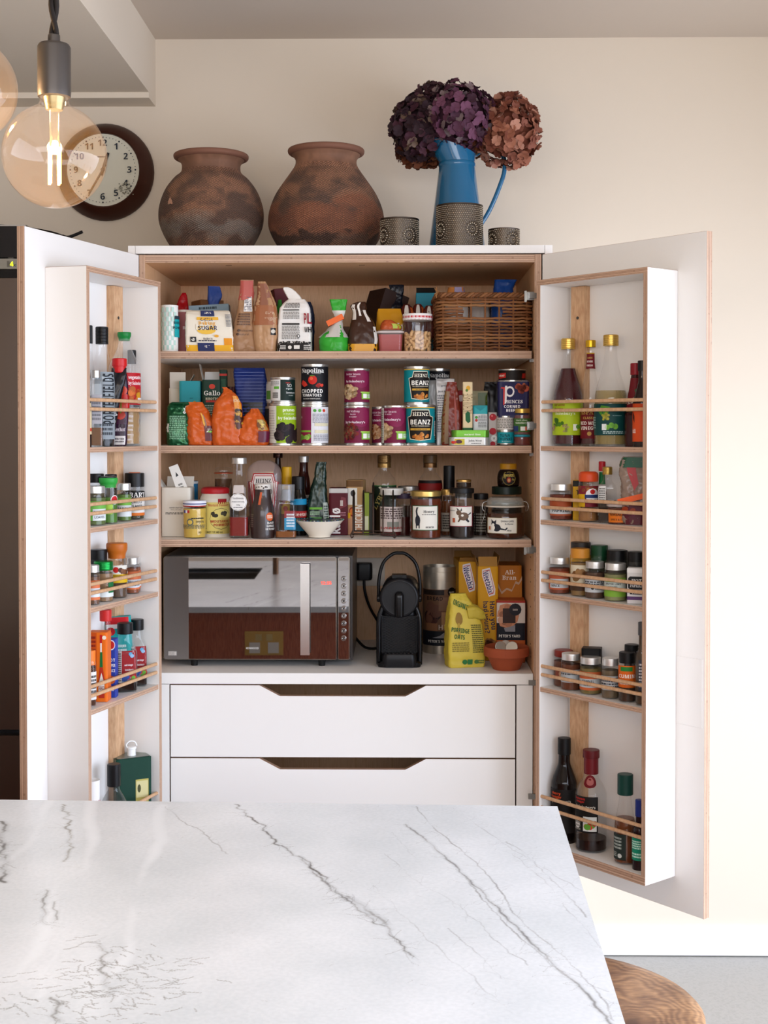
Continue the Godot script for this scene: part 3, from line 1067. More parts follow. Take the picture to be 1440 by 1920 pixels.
func island() -> void:
	var t := thing("kitchen_island", "white grey-veined marble island over a reddish wood base in the foreground", "kitchen island", Vector3(0.271, 0, 1.224), deg_to_rad(-1.6))
	# local: far right corner of the top at 0; x leftwards is negative, z towards the viewer
	var mb := marble()
	var g := G.new()
	var sx0 := 0.28
	var x0 := -2.1
	var z1 := 1.75
	# slab in four pieces round the sink opening
	var cuts := [[x0, 0.0, 0.0, 0.92], [x0, -1.5, 0.92, 1.4], [-0.9, 0.0, 0.92, 1.4], [x0, 0.0, 1.4, z1]]
	for c in cuts:
		var i := g.v.size()
		for q in [[c[0], c[2]], [c[1], c[2]], [c[1], c[3]], [c[0], c[3]]]: g.vert(Vector3(q[0], 0.98, q[1]), Vector3.UP, Vector2((q[0] + 1.5) / 1.5, q[1] / 1.2))
		g.quad(i, i + 1, i + 2, i + 3)
	g.face(Vector3(x0, 0.958, 0), Vector3(0, 0.958, 0), Vector3(0, 0.98, 0), Vector3(x0, 0.98, 0), Vector3(0, 0, -1), 1.4, 0.02)
	g.face(Vector3(x0, 0.958, z1), Vector3(0, 0.958, z1), Vector3(0, 0.98, z1), Vector3(x0, 0.98, z1), Vector3(0, 0, 1), 1.4, 0.02)
	g.face(Vector3(0, 0.958, 0), Vector3(0, 0.958, z1), Vector3(0, 0.98, z1), Vector3(0, 0.98, 0), Vector3(1, 0, 0), 0.02, 1.0)
	g.face(Vector3(x0, 0.958, 0), Vector3(x0, 0.958, z1), Vector3(x0, 0.98, z1), Vector3(x0, 0.98, 0), Vector3(-1, 0, 0), 0.02, 1.0)
	g.face(Vector3(x0, 0.958, 0), Vector3(0, 0.958, 0), Vector3(0, 0.958, 0.92), Vector3(x0, 0.958, 0.92), Vector3(0, -1, 0))
	g.face(Vector3(x0, 0.958, 1.4), Vector3(0, 0.958, 1.4), Vector3(0, 0.958, z1), Vector3(x0, 0.958, z1), Vector3(0, -1, 0))
	g.face(Vector3(-1.5, 0.958, 0.92), Vector3(-0.9, 0.958, 0.92), Vector3(-0.9, 0.98, 0.92), Vector3(-1.5, 0.98, 0.92), Vector3(0, 0, 1), 0.3, 0.02)
	part(t, "marble_top", g.mesh(), mb)
	var bw := wood(["8a4430", "a85a40", "c27252", "985038", "b5664a"], Vector3(14, 1.0, 14), 12, 0.35)
	part(t, "base_cabinet", span(Vector3(x0 + 0.03, 0.08, 0.03), Vector3(-0.3, 0.957, 0.9)), bw)
	part(t, "base_cabinet", span(Vector3(x0 + 0.03, 0.08, 1.41), Vector3(-0.3, 0.957, z1 - 0.03)), bw)
	part(t, "base_cabinet", span(Vector3(-0.89, 0.08, 0.9), Vector3(-0.3, 0.957, 1.41)), bw)
	part(t, "kick_board", span(Vector3(x0 + 0.08, 0, 0.08), Vector3(-0.35, 0.08, z1 - 0.08)), M("2a2320", 0.6))
	g = G.new()
	g.box(Vector3(-1.5, 0.74, 0.92), Vector3(-1.49, 0.958, 1.4))
	g.box(Vector3(-0.91, 0.74, 0.92), Vector3(-0.9, 0.958, 1.4))
	g.box(Vector3(-1.49, 0.74, 0.92), Vector3(-0.91, 0.958, 0.93))
	g.box(Vector3(-1.49, 0.74, 1.39), Vector3(-0.91, 0.958, 1.4))
	g.box(Vector3(-1.5, 0.73, 0.92), Vector3(-0.9, 0.74, 1.4))
	part(t, "sink", g.mesh(), M("55524f", 0.4, 0.4))
	part(t, "tap", tube([Vector3(-0.82, 0.98, 1.13), Vector3(-0.82, 1.33, 1.13)], 0.014, 12), M("7a5a42", 0.3, 0.9))
	var sk := part(t, "brass_socket_plate", span(Vector3(-0.862, 0.795, 0.0255), Vector3(-0.718, 0.885, 0.03)), M("d0a860", 0.4, 0.6))
	for x in [-0.825, -0.755]:
		part(sk, "socket_insert", span(Vector3(x - 0.02, 0.803, 0.023), Vector3(x + 0.02, 0.843, 0.026)), M("e8e4da", 0.5))
		part(sk, "switch", span(Vector3(x - 0.012 + (0.015 if x < -0.8 else -0.015), 0.85, 0.022), Vector3(x + 0.012 + (0.015 if x < -0.8 else -0.015), 0.874, 0.026)), M("c9b27c", 0.35, 0.7))

func stool() -> void:
	var W := 512
	var im := Image.create(W, W, false, Image.FORMAT_RGB8)
	var n := FastNoiseLite.new()
	n.frequency = 0.006
	n.fractal_octaves = 3
	var f := FastNoiseLite.new()
	f.frequency = 0.08
	for y in W:
		for x in W:
			var p := Vector2(x - 372, (y - 330) * 0.62)
			var d := p.length() + 34.0 * n.get_noise_2d(x, y) + 0.5 * absf(float(x) - 300.0) * 0.2
			var v := 0.5 + 0.5 * sin(d * 0.42 + 3.0 * n.get_noise_2d(x * 0.5 + 800, y * 0.5))
			v = v * 0.32 + 0.34 + 0.35 * f.get_noise_2d(x * 0.35, y * 2.0) + 0.35 * n.get_noise_2d(x * 2.0, y * 2.0)
			var c := hx("5c3a24").lerp(hx("b88a5e"), clampf(v + 0.12, 0, 1))
			var knot := p.length()
			if knot < 46: c = c.lerp(hx("3a1d10"), 0.75 * (1.0 - knot / 46.0))
			if Vector2(x - 256, y - 256).length() > 250: c = c.lerp(hx("c79a68"), 0.6)
			im.set_pixel(x, y, c)
	var m := StandardMaterial3D.new()
	m.albedo_texture = ImageTexture.create_from_image(im)
	m.roughness = 0.4
	var t := thing("bar_stool", "round wooden stool with strongly figured brown seat tucked under the island corner", "stool", Vector3(0.265, 0, 1.325))
	var R := 0.236
	var g := G.new()
	var prof := [[0.0, 0.64], [0.8, 0.64], [0.95, 0.646], [1.0, 0.658], [0.995, 0.668], [0.97, 0.674], [0.9, 0.676], [0.55, 0.671], [0.0, 0.668]]
	var K := 48
	for p in prof:
		for j in K:
			var a := TAU * j / K
			var w: float = p[0] * R * (1.0 + 0.012 * sin(3 * a + 1.0))
			var q := Vector3(w * cos(a), p[1], w * sin(a))
			g.vert(q, Vector3(cos(a) * (0.9 if p[0] > 0.96 else 0.08), 1.0 if p[1] > 0.66 else -0.6, sin(a) * (0.9 if p[0] > 0.96 else 0.08)).normalized(), Vector2(0.5 + q.x / R / 2.05, 0.5 + q.z / R / 2.05))
	for i in prof.size() - 1:
		for j in K: g.quad(i * K + j, i * K + (j + 1) % K, (i + 1) * K + (j + 1) % K, (i + 1) * K + j)
	part(t, "seat", g.mesh(), m)
	for k in 4:
		var a := PI / 4 + k * PI / 2
		part(t, "leg", tube([Vector3(cos(a) * 0.13, 0.645, sin(a) * 0.13), Vector3(cos(a) * 0.2, 0.0, sin(a) * 0.2)], 0.016, 8, 0.012), M("6a4529", 0.45))
	part(t, "foot_ring", tube([Vector3(0.178, 0.22, 0), Vector3(0, 0.22, 0.178), Vector3(-0.178, 0.22, 0), Vector3(0, 0.22, -0.178)], 0.006, 8, -1.0, true, 8), M("3a3a3a", 0.4, 0.8))

# ---------------------------------------------------------------- pendants, clock, fridge
func pendant(at: Vector3, label: String) -> void:
	var t := thing("pendant_lamp", label, "pendant lamp", at)     # at = centre of the globe
	var R := 0.0625
	var P := []
	for i in 19:
		var a := -PI / 2 + PI * 0.87 * i / 18.0
		P.append([R * sin(a), maxf(R * cos(a), 0.0001)])
	P += [[0.0605, 0.0195], [0.064, 0.0175], [0.075, 0.0165]]
	part(t, "glass_globe", loft(soft(P, 2), {"k": 8, "open_top": true}), glass("c2984a", 0.016, 0.02))
	part(t, "lamp_holder", loft([[0.07, 0.0172], [0.0705, 0.0195], [0.078, 0.0199], [0.13, 0.0199], [0.1335, 0.018], [0.134, 0.0075], [0.1445, 0.0072], [0.1455, 0.006]], {"k": 7}), M("5a5450", 0.34, 0.85))
	part(t, "bulb_base", loft([[0.055, 0.010], [0.07, 0.013], [0.075, 0.013]], {"k": 6}), M("9c8a63", 0.3, 0.9))
	part(t, "stem", loft([[0.005, 0.0055], [0.035, 0.006], [0.057, 0.0065]], {"k": 5}), glass("d8c8a0", 0.06))
	var rods := []
	for i in 4:
		var a := TAU * i / 4 + 0.4
		var q := Vector3(cos(a), 0, sin(a)) * 0.0078
		rods.append([tube([q + Vector3(0, -0.034, 0), q + Vector3(0, 0.01, 0)], 0.0017, 6), Transform3D()])
	part(t, "filament", join(rods), glow("ffb765", 22.0))
	var cord := []
	for s in 2:
		var pts := []
		for i in 110:
			var a := i * 0.55 + s * PI
			pts.append(Vector3(cos(a) * 0.0032, 0.145 + i * 0.007, sin(a) * 0.0032))
		cord.append([tube(pts, 0.0033, 6, -1.0, false, 1), Transform3D()])
	part(t, "twisted_cord", join(cord), M("241d19", 0.8))
	var l := OmniLight3D.new()
	l.name = "filament_light"
	l.light_color = hx("ffd6a0")
	l.light_energy = PENDANT
	l.light_size = 0.003
	l.omni_range = 12.0
	l.omni_attenuation = 2.0
	l.shadow_enabled = true
	t.add_child(l, true)
	l.position = Vector3(0, -0.012, 0)

func clock() -> void:
	var t := thing("wall_clock", "round brown wall clock with spotted cream dial behind the lamp globe", "clock", Vector3(-0.921, 2.438, -0.6))
	var back := Vector3(PI / 2, 0, 0)
	part(t, "case", loft([[0.0, 0.146], [0.004, 0.15], [0.012, 0.15], [0.02, 0.146], [0.034, 0.138], [0.046, 0.128], [0.053, 0.12], [0.056, 0.1165], [0.053, 0.1125], [0.046, 0.111]], {"k": 12}), M("3f1f14", 0.38), Vector3.ZERO, back)
	var D := loft([[0.046, 0.111], [0.0465, 0.111]], {"k": 12})
	part(t, "dial", D, M("dcd8c6", 0.5), Vector3(0, 0, 0), back)
	var F := [[-0.111, 0.111, 0.0472, 0.0], [0.111, 0.111, 0.0472, 0.0]]
	var ops := []
	for i in 60:
		var a := TAU * i / 60
		var c := Vector2(sin(a), cos(a)) * 0.9
		if i % 5 == 0: ops.append(["c", c.x, 0.5 + c.y / 2, 0.012, "2a2f38"])
		else: ops.append(["c", c.x, 0.5 + c.y / 2, 0.006, "3a3f48"])
	for i in 12:
		var a := TAU * (i + 1) / 12
		ops.append(["t", str(i + 1), sin(a) * 0.74, 0.5 + cos(a) * 0.37, 0.088, "2a2f3a", "b"])
	ops.append(["z", -0.14, 0.66, 0.14, 0.69, 1, "55585c"])
	rng.seed = 9
	for i in 46:
		var c := Vector2(rng.randfn(0.62, 0.11), 0.5 + rng.randfn(-0.26, 0.05))
		if (c - Vector2(0, 0.5)).length() > 0.95 : continue
		ops.append(["c", c.x, c.y, rng.randf_range(0.004, 0.013), "8d8a78" if i % 2 else "6f6c60"])
	part(t, "dial_print", art(F, -0.111, 0.111, -1, 1, ops), PR)
	for k in 2:
		var a := TAU * (12.58 / 12.0) if k == 0 else TAU * 35.0 / 60.0
		var l := 0.055 if k == 0 else 0.085
		var g := G.new()
		g.box(Vector3(-0.0045 if k == 0 else -0.003, -0.018, 0.0495 + k * 0.002), Vector3(0.0045 if k == 0 else 0.003, l, 0.0505 + k * 0.002))
		part(t, "hand", g.mesh(), M("171717", 0.4), Vector3.ZERO, Vector3(0, 0, -a))
	part(t, "hub", loft([[0.049, 0.006], [0.054, 0.006], [0.055, 0.004]], {"k": 4}), M("171717", 0.4), Vector3.ZERO, back)

func fridge() -> void:
	var t := thing("fridge", "tall dark fridge with digital temperature display at the left edge", "fridge", Vector3(-1.29, 0, -0.25))
	var dark := M("17151a", 0.25, 0.3)
	part(t, "fridge_body", span(Vector3(-0.3, 0.02, -0.33), Vector3(0.3, 2.178, 0.26)), dark)
	part(t, "control_fascia", span(Vector3(-0.3, 2.092, 0.262), Vector3(0.3, 2.174, 0.3)), M("1c1a1c", 0.22, 0.5))
	part(t, "fascia_trim", span(Vector3(-0.3, 2.1745, 0.262), Vector3(0.3, 2.178, 0.3)), M("b0aeac", 0.25, 0.9))
	part(t, "display_strip", span(Vector3(-0.3, 2.062, 0.262), Vector3(0.3, 2.089, 0.301)), M("8a877e", 0.35, 0.6))
	part(t, "dark_strip", span(Vector3(-0.3, 2.04, 0.262), Vector3(0.3, 2.061, 0.296)), M("0d0c0d", 0.2))
	var door := part(t, "fridge_door", span(Vector3(-0.3, 0.846, 0.262), Vector3(0.3, 2.038, 0.3)), M("5d5149", 0.3, 0.85))
	part(t, "freezer_door", span(Vector3(-0.3, 0.06, 0.262), Vector3(0.3, 0.83, 0.3)), M("5d5149", 0.3, 0.85))
	var F := [[0.0, 0.012, 0.302, 0.0], [0.024, 0.012, 0.302, 0.0]]
	part(t, "display_digit", art(F, 0.002, 0.022, -1, 1, [["t", "4", 0.1, 0.5, 0.62, "e8f032", "b"]]), glow("dff02a", 1.6), Vector3(0.262, 2.063, 0))
	part(t, "display_print", art(F, 0.002, 0.022, -1, 1, [["r", -0.95, 0.1, -0.35, 0.9, "6f6c64"], ["t", "°C", 0.75, 0.3, 0.3, "2a2a28", "b"], ["t", "COOLER", -0.1, 1.28, 0.13, "b8b4ac", "s"]], {"off": 0.0004}), PR, Vector3(0.262, 2.063, -0.0003))
	# round pan on top
	var p := thing("paella_pan", "large round black pan lying on top of the fridge", "pan", Vector3(-1.2, 2.1785, -0.24))
	part(p, "pan_bowl", loft([[0, 0.2], [0.001, 0.215], [0.008, 0.228], [0.012, 0.234], [0.014, 0.235], [0.012, 0.23], [0.004, 0.21], [0.003, 0.19]], {"k": 14}), M("141212", 0.3, 0.5))
	part(p, "pan_handle", tube([Vector3(0.232, 0.012, 0.0), Vector3(0.252, 0.009, 0.0), Vector3(0.29, 0.024, 0.0)], 0.0045, 8), M("141212", 0.5))

# ---------------------------------------------------------------- on top of the larder
func pot(x: float, y: float, z: float, r: float, h: float, label: String, P: Array, dusty: bool) -> void:
	var t := thing("clay_pot", label, "pot", Vector3(x, y, z), 0.4 if dusty else 1.1, "clay pots on top of the larder")
	var W := 768
	var H := 384
	var im := Image.create(W, H, false, Image.FORMAT_RGB8)
	var bm := Image.create(W, H, false, Image.FORMAT_RGB8)
	var n := FastNoiseLite.new()
	n.seed = 5 if dusty else 6
	n.frequency = 0.012
	n.fractal_octaves = 4
	for j in H:
		var v := float(j) / H          # 0 foot .. 1 rim
		for i in W:
			var a := n.get_noise_3d(110.0 * cos(TAU * i / W), 110.0 * sin(TAU * i / W), j * 0.9)
			var c := hx("a87456").lerp(hx("c48a68"), clampf(0.5 + a * 1.4, 0, 1))
			c = c.lerp(hx("70564a"), clampf(a * -1.5 + 0.2 + (0.3 if dusty else 0.0), 0, 0.7) * smoothstep(0.95, 0.6, v))
			if dusty:
				c = c.lerp(hx("a5978a"), clampf(1.0 - absf(v - 0.24) / 0.1 + a * 1.5, 0, 0.75))
			else:
				c = c.lerp(hx("b0603f"), clampf(1.0 - absf(v - 0.3) / 0.2 + a, 0, 0.5))
				c = c.lerp(hx("3a2a24"), clampf(1.0 - absf(v - 0.12) / 0.08 + a * 3.0 - 0.4, 0, 0.7))
			var tex := 0.0
			if v < 0.79:       # impressed lattice
				var u1 := fposmod(i * 0.125 + j * 0.16 + a * 1.5, 1.0)
				var u2 := fposmod(i * 0.125 - j * 0.16 + a * 1.5, 1.0)
				tex = minf(absf(u1 - 0.5), absf(u2 - 0.5)) * 2.0
				c = c.darkened(0.5 * (1.0 - smoothstep(0.0, 0.6, tex)))
			elif v < 0.835:    # zigzag band
				var zz := absf(fposmod(i / 16.0, 1.0) - 0.5) * 2.0
				tex = absf(fposmod(v * 46.0 + zz, 1.0) - 0.5) * 2.0
				c = c.darkened(0.25 * (1.0 - tex))
			else:
				tex = 0.6 + 0.3 * a
				c = c.darkened(0.28)
			im.set_pixel(i, j, c)
			bm.set_pixel(i, j, Color(tex, tex, tex))
	var m := StandardMaterial3D.new()
	m.albedo_texture = ImageTexture.create_from_image(im)
	m.roughness = 0.75
	m.heightmap_enabled = true
	m.heightmap_texture = ImageTexture.create_from_image(bm)
	m.heightmap_scale = 0.5
	var Q := []
	for p in P: Q.append([p[0] * h, p[1] * r])
	var mesh := loft(soft(Q, 4), {"k": 14, "open_top": true})
	var ar := mesh.surface_get_arrays(0)
	var uvs: PackedVector2Array = ar[Mesh.ARRAY_TEX_UV]
	for i in uvs.size(): uvs[i] = Vector2(uvs[i].x, clampf(uvs[i].y / h, 0.01, 0.99))
	ar[Mesh.ARRAY_TEX_UV] = uvs
	var am := ArrayMesh.new()
	am.add_surface_from_arrays(Mesh.PRIMITIVE_TRIANGLES, ar)
	part(t, "pot_body", am, m)
	part(t, "rim", loft(soft([[0.945 * h, P[-3][1] * r * 0.97], [0.958 * h, P[-3][1] * r * 1.035], [0.985 * h, P[-3][1] * r * 1.05], [h, P[-3][1] * r], [0.99 * h, P[-3][1] * r * 0.9], [0.95 * h, P[-3][1] * r * 0.86]], 3), {"k": 14, "open_top": true}), M("7d5543", 0.7))
	if dusty: part(t, "chipped_patch", art([[0, r], [h, r]], h * 0.43, h * 0.53, -0.78, -0.66, [["p", [-0.6, 0.1, 0.3, 0, 0.8, 0.4, 0.5, 0.7, 0.0, 1.0, -0.7, 0.6], "b98a72"]], {"off": -0.0012}), PR)

func holder(x: float, y: float, z: float, r: float, h: float, label: String) -> void:
	var t := thing("tealight_holder", label, "candle holder", Vector3(x, y, z), 0.0, "pierced metal tealight holders")
	var dark := M("4a4038", 0.32, 0.85)
	part(t, "cup", loft([[0, r * 0.98], [h, r], [h, r * 0.96], [0.003, r * 0.94]], {"k": 9, "open_top": true}), M("5c5248", 0.36, 0.85))
	part(t, "top_band", loft([[h - 0.004, r * 1.0], [h - 0.003, r * 1.02], [h + 0.0005, r * 1.02], [h + 0.001, r * 0.97]], {"k": 9, "open_top": true}), dark)
	var list := []
	var stud := ball(0.0016, 6)
	var petal := ball(0.0016, 6)
	var place := func(a: float, yy: float, rot: float, s: Vector3) -> void:
		if yy < 0.002 or yy > h - 0.002: return
		var b := Basis(Vector3.UP, a) * Basis(Vector3(0, 0, 1), rot) * Basis.from_scale(s)
		list.append([stud, Transform3D(b, Vector3(sin(a) * r, yy, cos(a) * r))])
	var step := 0.0052
	var spots := []
	for k in 4: spots.append(Vector2(0.55 - PI / 2 * 2 + k * PI / 2, h * 0.42))
	for k in spots.size():      # sunbursts
		var c: Vector2 = spots[k]
		place.call(c.x, c.y, 0.0, Vector3(2.2, 2.2, 1))
		for q in 3:
			var n: int = [8, 15, 26][q]
			var d: float = [0.006, 0.016, 0.0265][q]
			for i in n:
				var a := TAU * i / n
				place.call(c.x + d * cos(a) / r, c.y + d * sin(a), a - PI / 2, Vector3(1.4, 4.0, 1.3) if q == 1 else Vector3(1.2, 1.2, 1.0))
	var rows := int(h / step)
	var n2 := int(TAU * r / step)
	for j in rows:
		for i in n2:
			var a := TAU * (i + 0.5 * (j % 2)) / n2
			var yy := (j + 0.7) * step
			var near := false
			for c in spots:
				if Vector2(angle_difference(a, c.x) * r, yy - c.y).length() < 0.0292: near = true
			if not near: place.call(a, yy, 0.0, Vector3(1.15, 1.15, 1.0))
	part(t, "embossed_pattern", join(list), M("b3a896", 0.2, 0.95)).set_meta("kind", "stuff")

func jug(x: float, y: float, z: float, s: float) -> void:   # s metres per photo pixel at its distance; its foot stands at y
	var t := thing("enamel_jug", "tall tapering blue enamel jug with slanted spout holding dried hydrangeas", "jug", Vector3(x, y, z), 0.0)
	var blue := M("1a6188", 0.14, 0.0, {"clearcoat_enabled": true, "clearcoat": 0.6, "clearcoat_roughness": 0.05})
	part(t, "jug_body", loft([[0, 55 * s], [1.5 * s, 56.5 * s], [65 * s, 48 * s], [128 * s, 40 * s], [173 * s, 34.5 * s], [176 * s, 35.6 * s], [180 * s, 35.6 * s], [182 * s, 34.2 * s]], {"k": 12}), blue)
	# collar: from the neck up to a slanted oval mouth with the spout at the left
	var g := G.new()
	var K := 48
	var R := 7
	for k in 2:
		var base := g.v.size()
		for i in R + 1:
			var f := float(i) / R
			for j in K + 1:
				var a := TAU * j / K
				var lo := Vector3(cos(a) * 34 * s, 182 * s, sin(a) * 34 * s)
				var ux := (1.0 - cos(a)) / 2        # 1 at the spout
				var hi := Vector3(lerpf(36, -57, ux) * s, lerpf(197, 233, ux) * s, sin(a) * 36 * s * (1.0 - 0.45 * ux * ux))
				var p := lo.lerp(hi, f)
				p.y -= 5.0 * s * sin(PI * f) * ux
				g.vert(p - (Vector3(cos(a), 0, sin(a)) * 0.0012 if k else Vector3.ZERO), Vector3(cos(a), -0.3 * ux, sin(a)).normalized() * (-1.0 if k else 1.0))
		for i in R:
			for j in K: g.quad(base + i * (K + 1) + j, base + i * (K + 1) + j + 1, base + (i + 1) * (K + 1) + j + 1, base + (i + 1) * (K + 1) + j)
	part(t, "spout", g.mesh(), blue)
	part(t, "handle", tube([Vector3(35, 198, -8) * s, Vector3(60, 214, -8) * s, Vector3(84, 205, -6) * s, Vector3(91, 172, -4) * s, Vector3(80, 134, -4) * s, Vector3(62, 92, -4) * s, Vector3(46, 66, -4) * s], 4.4 * s, 10), blue)

func bloom(at: Vector3, r: Vector3, n: int, cols: Array, label: String, foot: Vector3, sd: int) -> void:
	var t := thing("dried_hydrangea", label, "flower", at, 0.0, "dried hydrangea heads in the blue jug")
	rng.seed = sd
	part(t, "stem", tube([foot - at, (foot - at) * 0.5 + Vector3(0, 0.0, 0.0), Vector3(0, 0, 0)], 0.003, 6), M("4a3a26", 0.8))
	part(t, "core", loft(soft([[-r.y * 0.72, 0.001], [-r.y * 0.55, r.x * 0.62, r.z * 0.62], [0, r.x * 0.84, r.z * 0.84], [r.y * 0.5, r.x * 0.55, r.z * 0.55], [r.y * 0.72, 0.001]], 3), {"k": 5, "crumple": 0.008, "freq": 60.0}), M(cols[0], 0.9))
	var kinds := []
	for c in cols:
		for w in 2: kinds.append([floret(rng.randf_range(0.0125, 0.0165)), M(c, 0.7, 0.0, {"cull_mode": BaseMaterial3D.CULL_DISABLED, "backlight_enabled": true, "backlight": Color(0.12, 0.08, 0.07)})])
	for i in n:
		var f := (i + 0.5) / n
		var yy := 1.0 - 2.0 * f
		var a := i * TAU / PHI + rng.randf_range(-0.2, 0.2)
		var w := sqrt(maxf(1.0 - yy * yy, 0.0))
		var d := Vector3(w * cos(a), yy, w * sin(a))
		if d.z < -0.55: continue
		var k: Array = kinds[rng.randi() % kinds.size()]
		var p := d * r * rng.randf_range(0.84, 1.06)
		var o := part(t, "floret", k[0], k[1])
		var z := (d + Vector3(rng.randfn(0, 0.35), rng.randfn(0, 0.35), rng.randfn(0, 0.35))).normalized()
		var xx := z.cross(Vector3(0.3, 1, 0.2)).normalized().rotated(z, rng.randf() * TAU)
		o.transform = Transform3D(Basis(xx, z.cross(xx), z), p)

func floret(s: float) -> ArrayMesh:   # four cupped rounded petals
	var g := G.new()
	for k in 4:
		var a := k * PI / 2 + rng.randf_range(-0.25, 0.25)
		var tilt := rng.randf_range(-0.15, 0.55)
		var ax := Vector3(cos(a), sin(a), 0)
		var sd := Vector3(-sin(a), cos(a), 0)
		var nn := Vector3(0, 0, 1)
		var b := g.v.size()
		var wid := [0.2, 0.8, 1.0, 0.62]
		for i in 4:
			var f := (i + 0.1) / 3.1
			for j in 3:
				var e: float = (j - 1.0) * wid[i] * 0.62
				var p: Vector3 = (ax * f + sd * e) * s + nn * s * (tilt * f * f + 0.45 * e * e + rng.randf_range(-0.06, 0.06))
				g.vert(p, (nn - ax * tilt * f - sd * e * 0.7).normalized())
		for i in 3:
			for j in 2: g.quad(b + i * 3 + j, b + i * 3 + j + 1, b + i * 3 + j + 4, b + i * 3 + j + 3)
	return g.mesh()

func top_things() -> void:
	pot(-0.5473, 2.1296, -0.27, 0.1497, 0.296, "rounder brown clay pot with pale dusty band, left of the two", [[0, 0.6], [0.03, 0.66], [0.16, 0.84], [0.3, 0.97], [0.42, 1.0], [0.54, 0.96], [0.66, 0.86], [0.76, 0.71], [0.805, 0.605], [0.84, 0.56], [0.9, 0.56], [0.94, 0.62], [0.965, 0.68], [0.985, 0.69], [1.0, 0.66]], true)
	pot(-0.2185, 2.1296, -0.27, 0.1653, 0.3102, "taller reddish brown clay pot beside the blue jug, no dusty band", [[0, 0.66], [0.03, 0.72], [0.14, 0.88], [0.26, 0.985], [0.36, 1.0], [0.46, 0.965], [0.58, 0.87], [0.7, 0.72], [0.79, 0.6], [0.85, 0.535], [0.9, 0.53], [0.94, 0.58], [0.965, 0.63], [0.985, 0.64], [1.0, 0.61]], false)
	holder(-0.0088, 2.1296, -0.1, 0.0524, 0.0827, "medium pierced dark metal tealight holder, between clay pot and jug")
	holder(0.1548, 2.1296, -0.1, 0.0632, 0.1186, "tallest pierced dark metal tealight holder, in front of the blue jug")
	holder(0.2761, 2.1296, -0.1, 0.0421, 0.0546, "smallest pierced dark metal tealight holder, right of the jug")
	var jx := Vector3(0.1554, 0.0015, -0.28)
	jug(jx.x, 2.129, jx.z, jx.y)
	var s := jx.y
	var foot := Vector3(jx.x + 0.005, 2.129 + 175 * s, jx.z)
	var dk := ["2a171d", "3b2027", "44242f", "5a3a47", "33222a", "6b5648"]
	var pu := ["3a1f2b", "5c3347", "6e4258", "4a2b3a", "7d6a6a", "532f40"]
	var ru := ["7a4433", "935943", "a56a52", "86503f", "b5806a", "6d3a2c"]
	var ro := ["4f2a1a", "6b3a22", "7d4a2f", "5c3120"]
	bloom(Vector3(0.0596, 2.5094, -0.3), Vector3(0.0889, 0.0919, 0.0768), 290, dk, "very dark plum hydrangea head, leftmost in the jug", foot, 11)
	bloom(Vector3(0.0878, 2.5898, -0.33), Vector3(0.0525, 0.0494, 0.0433), 110, dk, "small dark plum hydrangea cluster, topmost at the left of the jug", foot, 12)
	bloom(Vector3(0.162, 2.5302, -0.26), Vector3(0.094, 0.094, 0.0799), 295, pu, "purple hydrangea head standing in the middle above the spout", foot, 13)
	bloom(Vector3(0.2999, 2.492, -0.28), Vector3(0.0883, 0.102, 0.0809), 295, ru, "rusty pink hydrangea head, rightmost in the jug", foot, 14)
	bloom(Vector3(0.0572, 2.4491, -0.34), Vector3(0.0712, 0.0434, 0.0487), 150, ro, "dark rust hydrangea head hanging low behind the spout", foot, 15)
	bloom(Vector3(0.1975, 2.4723, -0.3), Vector3(0.0582, 0.0398, 0.0417), 110, ["6b3a22", "7d4a2f", "8a5a40"], "brown hydrangea head low between jug mouth and pink head", foot, 16)

# ---------------------------------------------------------------- first shelf: flour, sugar, basket
const BLOCK := [[0, 0.9, 0.5, 0.06], [0.02, 0.98, 0.58, 0.08], [0.5, 1.0, 0.6, 0.1], [0.86, 0.98, 0.5, 0.12], [0.97, 0.97, 0.3, 0.1], [1.0, 0.95, 0.22, 0.1]]

